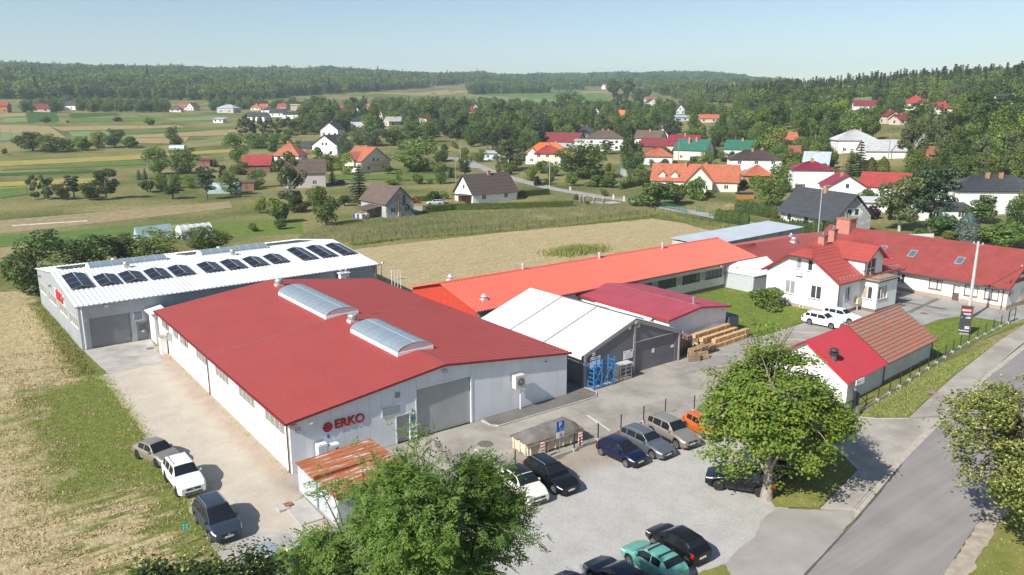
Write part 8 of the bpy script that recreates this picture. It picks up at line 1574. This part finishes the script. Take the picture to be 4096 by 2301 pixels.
belt([(1150,447),(1500,440),(2000,440),(2400,455),(2700,460),(2700,560),(2200,570),(1900,560),(1500,545),(1180,530)], 230, mixd, 9, 16, 'trees of the village middle', 14)
belt([(2700,445),(3100,445),(3500,440),(4096,425),(4150,560),(4150,700),(3700,600),(3200,570),(2700,570)], 190, mixd+['dark','oak','oval'], 10, 17, 'trees on the right-hand slope', 14)
belt([(1880,560),(2300,560),(2330,600),(2100,630),(1880,600)], 28, ['oak','dark','birch','pine','oval'], 8, 13, 'trees by the garages')
belt([(2440,560),(2960,560),(3100,600),(3350,600),(3350,700),(3150,660),(2900,600),(2500,580)], 44, ['oak','oak','dark','oval','lite'], 6, 10, 'garden trees of the village')
belt([(3560,640),(4140,640),(4140,860),(3900,800),(3620,760)], 40, ['oak','dark','birch','oval','spruce'], 8, 13, 'trees by the right-hand houses')
bsh = ['bush','bush','bush','oak','lite']
belt([(930,560),(1500,560),(1900,600),(1900,690),(1420,700),(940,700)], 40, bsh, 2.5, 5.5, 'garden shrubs of the left village'); belt([(1900,640),(2600,600),(2960,620),(3350,640),(3350,790),(2950,760),(2560,720),(2250,760),(2000,700)], 60, bsh, 2.5, 5.5, 'garden shrubs of the right village'); belt([(3420,640),(4140,700),(4140,900),(3650,900),(3430,830)], 30, bsh, 3, 6, 'garden shrubs by the right-hand houses')
belt([(840,415),(1150,430),(1180,445),(840,445)], 14, ['oak','dark','oval'], 8, 12, 'trees behind the distant row'); belt([(100,430),(650,425),(680,450),(100,452)], 30, ['oak','dark','oval'], 8, 13, 'trees round the distant farms')

# ------------------------------------------------------------------ far woods, one mass
def wood(name, label, pts, protos):
    "trees set on given points as instances of a few prototypes"
    col_ = bpy.data.collections.new(name+'_kinds'); 
    for i, me in enumerate(protos): o = bpy.data.objects.new('%s_kind_%02d'%(name, i), me); col_.objects.link(o)
    me = bpy.data.meshes.new(name); me.from_pydata([p[:3] for p in pts], [], []); at = me.attributes.new('hh', 'FLOAT', 'POINT'); at.data.foreach_set('value', [p[3] for p in pts]); ki = me.attributes.new('kk', 'INT', 'POINT'); ki.data.foreach_set('value', [p[4] for p in pts])
    ob = bpy.data.objects.new(name, me); COL.objects.link(ob); tag(ob, label, 'wood', None, 'stuff')
    ng = bpy.data.node_groups.new(name, 'GeometryNodeTree'); ng.interface.new_socket('Geometry', in_out='INPUT', socket_type='NodeSocketGeometry'); ng.interface.new_socket('Geometry', in_out='OUTPUT', socket_type='NodeSocketGeometry')
    N = ng.nodes; L = ng.links; gi = N.new('NodeGroupInput'); go = N.new('NodeGroupOutput'); ip = N.new('GeometryNodeInstanceOnPoints'); ci = N.new('GeometryNodeCollectionInfo'); ci.inputs['Collection'].default_value = col_; ci.inputs['Separate Children'].default_value = True; ci.inputs['Reset Children'].default_value = True
    a1 = N.new('GeometryNodeInputNamedAttribute'); a1.data_type = 'FLOAT'; a1.inputs['Name'].default_value = 'hh'; a2 = N.new('GeometryNodeInputNamedAttribute'); a2.data_type = 'INT'; a2.inputs['Name'].default_value = 'kk'
    rv = N.new('FunctionNodeRandomValue'); rv.data_type = 'FLOAT'; rv.inputs['Max'].default_value = 6.28; cx = N.new('ShaderNodeCombineXYZ'); L.new(rv.outputs[1], cx.inputs['Z'])
    ip.inputs['Pick Instance'].default_value = True; L.new(gi.outputs[0], ip.inputs['Points']); L.new(ci.outputs[0], ip.inputs['Instance']); L.new(a2.outputs[0], ip.inputs['Instance Index']); L.new(cx.outputs[0], ip.inputs['Rotation']); L.new(a1.outputs[0], ip.inputs['Scale']); L.new(ip.outputs[0], go.inputs[0])
    md = ob.modifiers.new('wood', 'NODES'); md.node_group = ng; return ob
FP = []
for i, (key, mt) in enumerate((('round','oak'),('round','dark'),('oval','dark'),('round','lite'),('oval','oak'))):
    me = mesh_quads('far_crown', blob_crown(520, [(a, b, c*.85, r*1.15, d) for a, b, c, r, d in lobes_for(key, i+60)], .1, .5, .05)); me.materials.append(LM[mt]); FP.append(me)
me = mesh_quads('far_crown', conifer(1300, .085, .2, 15, .08, .35, .25)); me.materials.append(LM['spruce']); FP.append(me)
me = mesh_quads('far_crown', conifer(1200, .08, .18, 14, .12, .2, .35)); me.materials.append(LM['olive']); FP.append(me)
LOW = [(-400,400),(0,398),(200,398),(330,393),(480,392),(600,400),(760,400),(900,408),(1000,404),(1150,392),(1300,378),(1500,366),(1690,352),(1760,342),(1900,334),(2150,336),(2300,344),(2450,350),(2560,352),(2700,398),(2850,412),(3000,424),(3200,425),(3380,400),(3500,402),(3700,402),(4096,395),(4500,395)]
EXTRA = [[(1870,360),(1900,340),(2170,352),(2200,372),(1880,380)], [(2210,352),(2330,340),(2330,362),(2220,366)], [(3000,424),(3200,424),(3380,400),(3400,430),(3000,445)]]
left_pts, right_pts = [], []
def grow(b0, b1, d0, d1, step, kinds, h0, h1, out, cone=0):
    d = d0
    while d < d1:
        n = int(radians(b1-b0)*d/step)
        for i in range(n):
            b = radians(b0+(b1-b0)*(i+random.uniform(-.45,.45))/n); dd = d+random.uniform(-.5,.5)*step; x, y = CAM[0]+sin(YAW+b)*dd, CAM[1]+cos(YAW+b)*dd; z = hgt(x, y); X, Y = px((x, y), z)
            lim = ipl(LOW, X)+mnoise.noise((x*.01, y*.01, 5))*5
            if Y > lim and not any(inpoly(X, Y, e) for e in EXTRA): continue
            if any(inpoly(X, Y, f) for f in FIELDS) and not any(inpoly(X, Y, e) for e in EXTRA): continue
            if dd < 900 and not clear((x, y), 14, .9): continue
            h = random.uniform(h0, h1); kk = random.choice(kinds if mnoise.noise((x*.008, y*.008, 11))+random.uniform(-.3,.3) < .05 else (0,3,4,0))
            if cone and dd > 560 and random.random() < cone*(.35+.65*(mnoise.noise((x*.006, y*.006, 2)) > -.05)): kk = random.choice((5,6,6)); h *= 1.22
            h *= 1+.42*mnoise.noise((x*.014, y*.014, 8))+.15*mnoise.noise((x*.05, y*.05, 8))
            out.append((x, y, z-.5, h, kk))
        d += step*.95 if d < 1500 else step*1.35
grow(-38, -2, 760, 2420, 10.5, (0,1,1,2,2,0,4), 13, 19, left_pts, .04); grow(-3, 20, 1050, 3250, 15, (0,1,1,2,4), 14, 20, left_pts)
grow(14, 40, 440, 1080, 8.6, (0,1,1,2,0,4,3), 11, 17, right_pts, .5)
byl = {}
for o in bpy.data.objects:
    if o.parent is None and o.get('category') in ('tree','shrub'): byl.setdefault(o['label'], []).append(o)
for lb, os_ in byl.items():
    if len(os_) > 1:
        os_.sort(key=lambda o: px(o.location[:2], 0)[0])
        for i, o in enumerate(os_): o['label'] = ' '.join(('%s from left, %s'%(ordn[min(i,24)], lb)).split()[:16])
wood('village_trees', 'belt of mixed trees merging behind the far village houses', MID, [CR[k][0] for k in MK]); wood('far_forest', 'dark mixed forest covering the distant hills across the horizon', left_pts, FP); wood('hill_forest', 'wooded slope with tall conifers on the right-hand hill', right_pts, FP)
# ------------------------------------------------------------------ big trees close by
def bigtree(name, label, base, H, cen, rad, nt, seed, trunk_r, leaf, mt, extra=None, gap=-.2, flat=.5, clus=.55, per=14, tipz=0.0, bk=None, nl_=20):
    r = random.Random(seed); t = thing(name, label, 'tree', (base[0], base[1], 0)); tips = []
    lob = []
    for i in range(nl_):
        d = Vector((r.gauss(0,1), r.gauss(0,1), r.gauss(0,.9)+.15)).normalized(); q = r.uniform(.45, .98); lob.append((Vector((cen[0]+d.x*rad[0]*q, cen[1]+d.y*rad[1]*q, cen[2]+d.z*rad[2]*q)), r.uniform(.2, .36)*(rad[0]+rad[2])/2))
    while len(tips) < nt:
        if r.random() < .85:
            c, lr_ = r.choice(lob); d = Vector((r.gauss(0,1), r.gauss(0,1), r.gauss(.35,1))).normalized(); p = c+d*lr_*r.uniform(.75, 1.05)
            if p.z > 1 and not any((p-c2).length < l2*.7 for c2, l2 in lob): tips.append(p)
            continue
        d = Vector((r.gauss(0,1), r.gauss(0,1), r.gauss(0,1))).normalized(); q = r.uniform(.45, 1)**.45; f = 1+.22*mnoise.noise(d*1.7+Vector((seed,0,0)))+.16*mnoise.noise(d*4+Vector((0,seed,0)))
        p = Vector((cen[0]+d.x*rad[0]*q*f, cen[1]+d.y*rad[1]*q*f, cen[2]+d.z*rad[2]*q*f+tipz*d.z*abs(d.z)))
        if p.z < 1.0 or (mnoise.noise(d*2.6+Vector((seed*3,1,2))) < gap and q > .7 and r.random() < .85): continue
        tips.append(p)
    wood_ = MB(); pts = [Vector((0,0,-.1))]; top = Vector((cen[0]*.8, cen[1]*.8, cen[2]+rad[2]*.55)); n = 7
    for i in range(1, n+1): k = i/n; pts.append(Vector((top.x*k**1.6+r.uniform(-.12,.12)*k, top.y*k**1.6+r.uniform(-.12,.12)*k, top.z*k)))
    for i in range(n): wood_.tube(pts[i], pts[i+1], trunk_r*(1-.8*i/n)*(1.35 if i == 0 else 1), trunk_r*(1-.8*(i+1)/n), 9, cap=False)
    limbs = []
    for i in range(13):
        k = r.uniform(.25, .95); s = pts[int(k*n)].lerp(pts[min(n, int(k*n)+1)], .5); e = r.choice(tips); e = s.lerp(e, .72); e.z = max(e.z, s.z+.3*(e-s).length*.6); m = s.lerp(e, .5)+Vector((r.uniform(-.3,.3), r.uniform(-.3,.3), r.uniform(.0,.5)))
        for a, b, ra, rb in ((s,m,.42,.3),(m,e,.3,.16)): wood_.tube(a, b, trunk_r*ra, trunk_r*rb, 6, cap=False)
        limbs += [s.lerp(m, .6), m, m.lerp(e, .5), e]
    for p in tips:
        l = min(limbs, key=lambda q: (q-p).length_squared); 
        if r.random() < .75: m = l.lerp(p, .5)+Vector((0,0,.12)); wood_.tube(l, m, .045, .03, 4, cap=False); wood_.tube(m, p, .03, .012, 4, cap=False)
    wood_.build('trunk', bk or bark, t, smooth=True)
    T = np.array([tuple(p) for p in tips]); C = np.repeat(T, per, 0)+rng.normal(size=(len(T)*per, 3))*np.array([clus, clus, clus*flat]); out = C-np.array(cen); out[:, 2] *= .6; out /= np.linalg.norm(out, axis=1)[:, None]
    N = out*.4+np.array([-.15,0,.9])+rng.normal(size=C.shape)*.33
    if leaf == 'ash':
        A = out*.7+rng.normal(size=C.shape)*.6+np.array([0,0,-.15]); A /= np.linalg.norm(A, axis=1)[:, None]; Sd = np.cross(A, N); Sd /= np.linalg.norm(Sd, axis=1)[:, None]; V = []; ln = rng.uniform(.3, .48, len(C))[:, None]
        for k in range(9):
            u = (k//2)/4.2 if k < 8 else 1.0; sg = (1 if k % 2 else -1) if k < 8 else 0; o = C+A*ln*u-np.array([0,0,.1])*u*u*ln; D = (Sd*sg*.85+A*.55+np.array([0,0,-.18])) if sg else A; D = D/np.linalg.norm(D, axis=1)[:, None]; Wv = np.cross(D, N); Wv /= np.linalg.norm(Wv, axis=1)[:, None]; l = ln*.42
            V.append(np.stack([o, o+D*l*.5+Wv*l*.2, o+D*l, o+D*l*.5-Wv*l*.2], 1))
        V = np.concatenate(V, 0).reshape(-1, 3)
    else: V = leaf_quads(C, N, leaf, .85, .1)
    place('crown', mesh_quads('crown', V), mt, t)
    if extra:
        nm, m2, sz, fr = extra; k = rng.random(len(C)) < fr; P = C[k]+np.array([0,0,.07])+out[k]*.06; place(nm, mesh_quads(nm, leaf_quads(P, N[k]+rng.normal(size=P.shape)*.3, sz, .45)), m2, t)['kind'] = 'stuff'
    return t
ashm = leafmat('ash_leaves', (.115,.19,.03), (.24,.35,.075), .5); mapm = leafmat('maple_leaves', (.085,.155,.022), (.2,.3,.045), .42, (.3,.3,.06)); limm = leafmat('lime_leaves', (.11,.16,.03), (.22,.28,.06), .4); brac = leafmat('lime_blossom', (.27,.28,.07), (.42,.41,.14), .3); seeds = leafmat('maple_seeds', (.4,.38,.06), (.6,.55,.12), .3); dkm = leafmat('dark_maple_leaves', (.025,.06,.012), (.08,.14,.03), .35)
bigtree('ash_tree', 'big feathery ash tree in the foreground before the tin garages', (-4.5,-27.0), 13, (-.6,.5,9.8), (4.3,3.9,2.9), 560, 3, .3, 'ash', ashm, gap=-.28, clus=.36, per=20, tipz=.4)
bigtree('maple_tree', 'full rounded maple tree between car park and yard entrance', (23.8,-22.3), 11.7, (.5,.9,5.6), (4.5,4.3,4.5), 800, 8, .34, .2, mapm, gap=-.22, clus=.38, per=60, flat=.45, bk=mat('grey_bark', (.34,.29,.24), .9, .2, 5, .5, 20), tipz=.5)
bigtree('lime_tree', 'blossoming lime tree cut by the right edge beside the road', (31.2,-36.3), 12.5, (0,0,6.6), (6.0,5.6,5.2), 700, 14, .35, .18, limm, ('blossom', brac, .17, .6), gap=-.12, clus=.38, per=44, flat=.4)
bigtree('maple_tree', 'dark seed-bearing maple crown rising at the bottom left edge', (-13.0,-27.0), 11.6, (0,0,9.2), (2.9,2.6,2.4), 330, 21, .22, .13, dkm, ('seeds', seeds, .13, .06), gap=-.3, clus=.3, per=75, flat=.5)
bt = thing('bare_tree', 'thin half-dead branches poking up beside the maple crown', 'tree', (26.6,-19.6,0)); bw = MB(); br_ = random.Random(4)
for i in range(26): a = br_.uniform(0, 6.28); s = Vector((0,0,5.5+br_.random()*2)); e = s+Vector((cos(a)*1.8, sin(a)*1.8, 2.2+br_.random()*2.4)); m = s.lerp(e, .5)+Vector((br_.uniform(-.2,.2),0,.3)); bw.tube(s, m, .05, .03, 5); bw.tube(m, e, .03, .008, 4)
bw.tube((0,0,-.05),(0,0,7.2),.14,.06,7); bw.build('branches', bark, bt); C_ = np.array([(cos(i*2.4)*1.5*random.random(), sin(i*2.4)*1.5*random.random(), random.uniform(7.5,11)) for i in range(420)]); place('crown', mesh_quads('crown', leaf_quads(C_, rng.normal(size=C_.shape)+np.array([0,0,1.]), .2, .85)), mapm, bt)

# ------------------------------------------------------------------ tall grass, weeds
def tufts(name, label, pts, h, mt, w=.05):
    n = len(pts); P = np.array([(p[0], p[1], hgt(*p) if len(p) < 3 else p[2]) for p in pts]); a = rng.uniform(0, 2*pi, n); L = np.stack([np.cos(a), np.sin(a), np.zeros(n)], 1); le = rng.normal(size=(n, 3))*.45; le[:, 2] = 1; hh = (h*rng.uniform(.55, 1.2, n))[:, None]; ww = (w*rng.uniform(.6, 1.4, n))[:, None]
    V = np.stack([P-L*ww, P+L*ww, P+le*hh+L*ww*.25, P+le*hh-L*ww*.25], 1).reshape(-1, 3); o = place(name, mesh_quads(name, V), mt); tag(o, label, 'grass', None, 'stuff')
def fill(poly, n, f=None):
    xs_ = [q[0] for q in poly]; ys_ = [q[1] for q in poly]; out = []; 
    for _ in range(n*6):
        x, y = random.uniform(min(xs_), max(xs_)), random.uniform(min(ys_), max(ys_))
        if inpoly(x, y, poly) and (f is None or random.random() < f(x, y)): out.append((x, y))
        if len(out) >= n: break
    return out
gtall = leafmat('tall_grass', (.31,.32,.13), (.48,.45,.23), .42); gmid = leafmat('grass_blades', (.21,.26,.06), (.4,.41,.14), .42); gdry = leafmat('straw_blades', (.3,.24,.12), (.5,.42,.24), .25)
tufts('tall_grass', 'tall seeding grass strip behind the hay field fence', fill([S(2,400,330),S(2,845,372),S(2,1190,327),S(2,2274,240),S(3,490,217),S(3,900,174),S(3,1280,125),S(3,900,40),S(3,300,60),S(2,1900,120),S(2,1300,140),S(2,700,190),S(2,430,270)], 42000, lambda x, y: .5+.9*mnoise.noise((x*.15, y*.15, 1))), .42, gtall, .035)
tufts('fence_weeds', 'green weeds along the foot of the hay field fence', [tuple(Vector(a).lerp(Vector(b), random.random())+Vector((random.uniform(-.8,.5), random.uniform(-1.3,.6)))) for a, b in ((S(2,845,372),S(2,1190,327)),(S(2,1190,327),S(2,2274,240)),(S(3,490,217),S(3,900,174)),(S(3,900,174),S(3,1280,125)),(S(3,1285,123),S(3,1525,165)),(S(3,1525,165),S(3,1960,252))) for _ in range(1500)], .6, gmid, .05)
tufts('wall_weeds', 'yellow green weeds along the grey hall gable', [(-7.5-abs(random.gauss(0,1.1)), random.uniform(32,68)) for _ in range(3000)], .3, gmid, .05)
tufts('edge_grass', 'short ragged grass along the edges of the gravel lane', [(-7.0+random.gauss(0,.4), random.uniform(-7,31)) for _ in range(5200)]+[(-.35+random.gauss(0,.12), random.uniform(0,37)) for _ in range(250)], .13, gmid, .03)
tufts('hay_wisps', 'loose dry hay wisps lying over the mown field', [(x, y) for x, y in ((random.uniform(-24,-7.5), random.uniform(-10,45)) for _ in range(26000)) if mnoise.noise((x*.35+y*.12, y*.55, 3)) > (-.05 if x < -12 or y < 5 or y > 30 else .25)], .1, gdry, .06)
tufts('lawn_grass', 'fine grass blades over the mown green patch', [(random.uniform(-16,-7.2), random.uniform(3,30)) for _ in range(12000)], .07, gmid, .03)
tufts('verge_blades', 'grass blades on the roadside verges and lawns', fill([(23.6,-23),(25.4,-25),(32.4,-23.6),(35,-20.3),(33.2,-13)], 5000)+fill([(41.9,-18.3),(44.9,-21),(59.4,-18.4),(75,-16.2),(61,-16.2)], 8000)+fill([(63,-14),(63,-10),(74,-8.7),(82,-9.4),(83,-13.6)], 4000)+fill([(53.4,2.8),(57.5,5.5),(55,10),(65,17.5),(71.5,17.8),(69.7,4.6),(64.3,1.3)], 9000)+fill([(10,-37.6),(24,-34.8),(45,-31.2),(45,-42),(10,-46)], 7000), .12, gmid, .035)
tufts('heap_grass', 'grassy heap in the hay field behind the orange roof', [(p[0]+random.gauss(0,2.6), p[1]+random.gauss(0,1.3)) for p in [S(3,640,430)] for _ in range(2600)], .9, gmid, .1)

# ------------------------------------------------------------------ air
hz = MB().box(-3480,-3520,-3,3440,3400,230); h_ = hz.build('haze', None); h_['kind'] = 'stuff'; tag(h_, 'thin blue summer haze over the valley', 'haze')
hm = bpy.data.materials.new('summer_haze'); hm.use_nodes = True; hn = hm.node_tree.nodes; hn.remove(hn['Principled BSDF']); pv_ = hn.new('ShaderNodeVolumePrincipled'); pv_.inputs['Color'].default_value = (.70,.85,1,1); pv_.inputs['Density'].default_value = .00017; pv_.inputs['Anisotropy'].default_value = .2; hm.node_tree.links.new(pv_.outputs[0], hn['Material Output'].inputs['Volume']); h_.data.materials.append(hm)
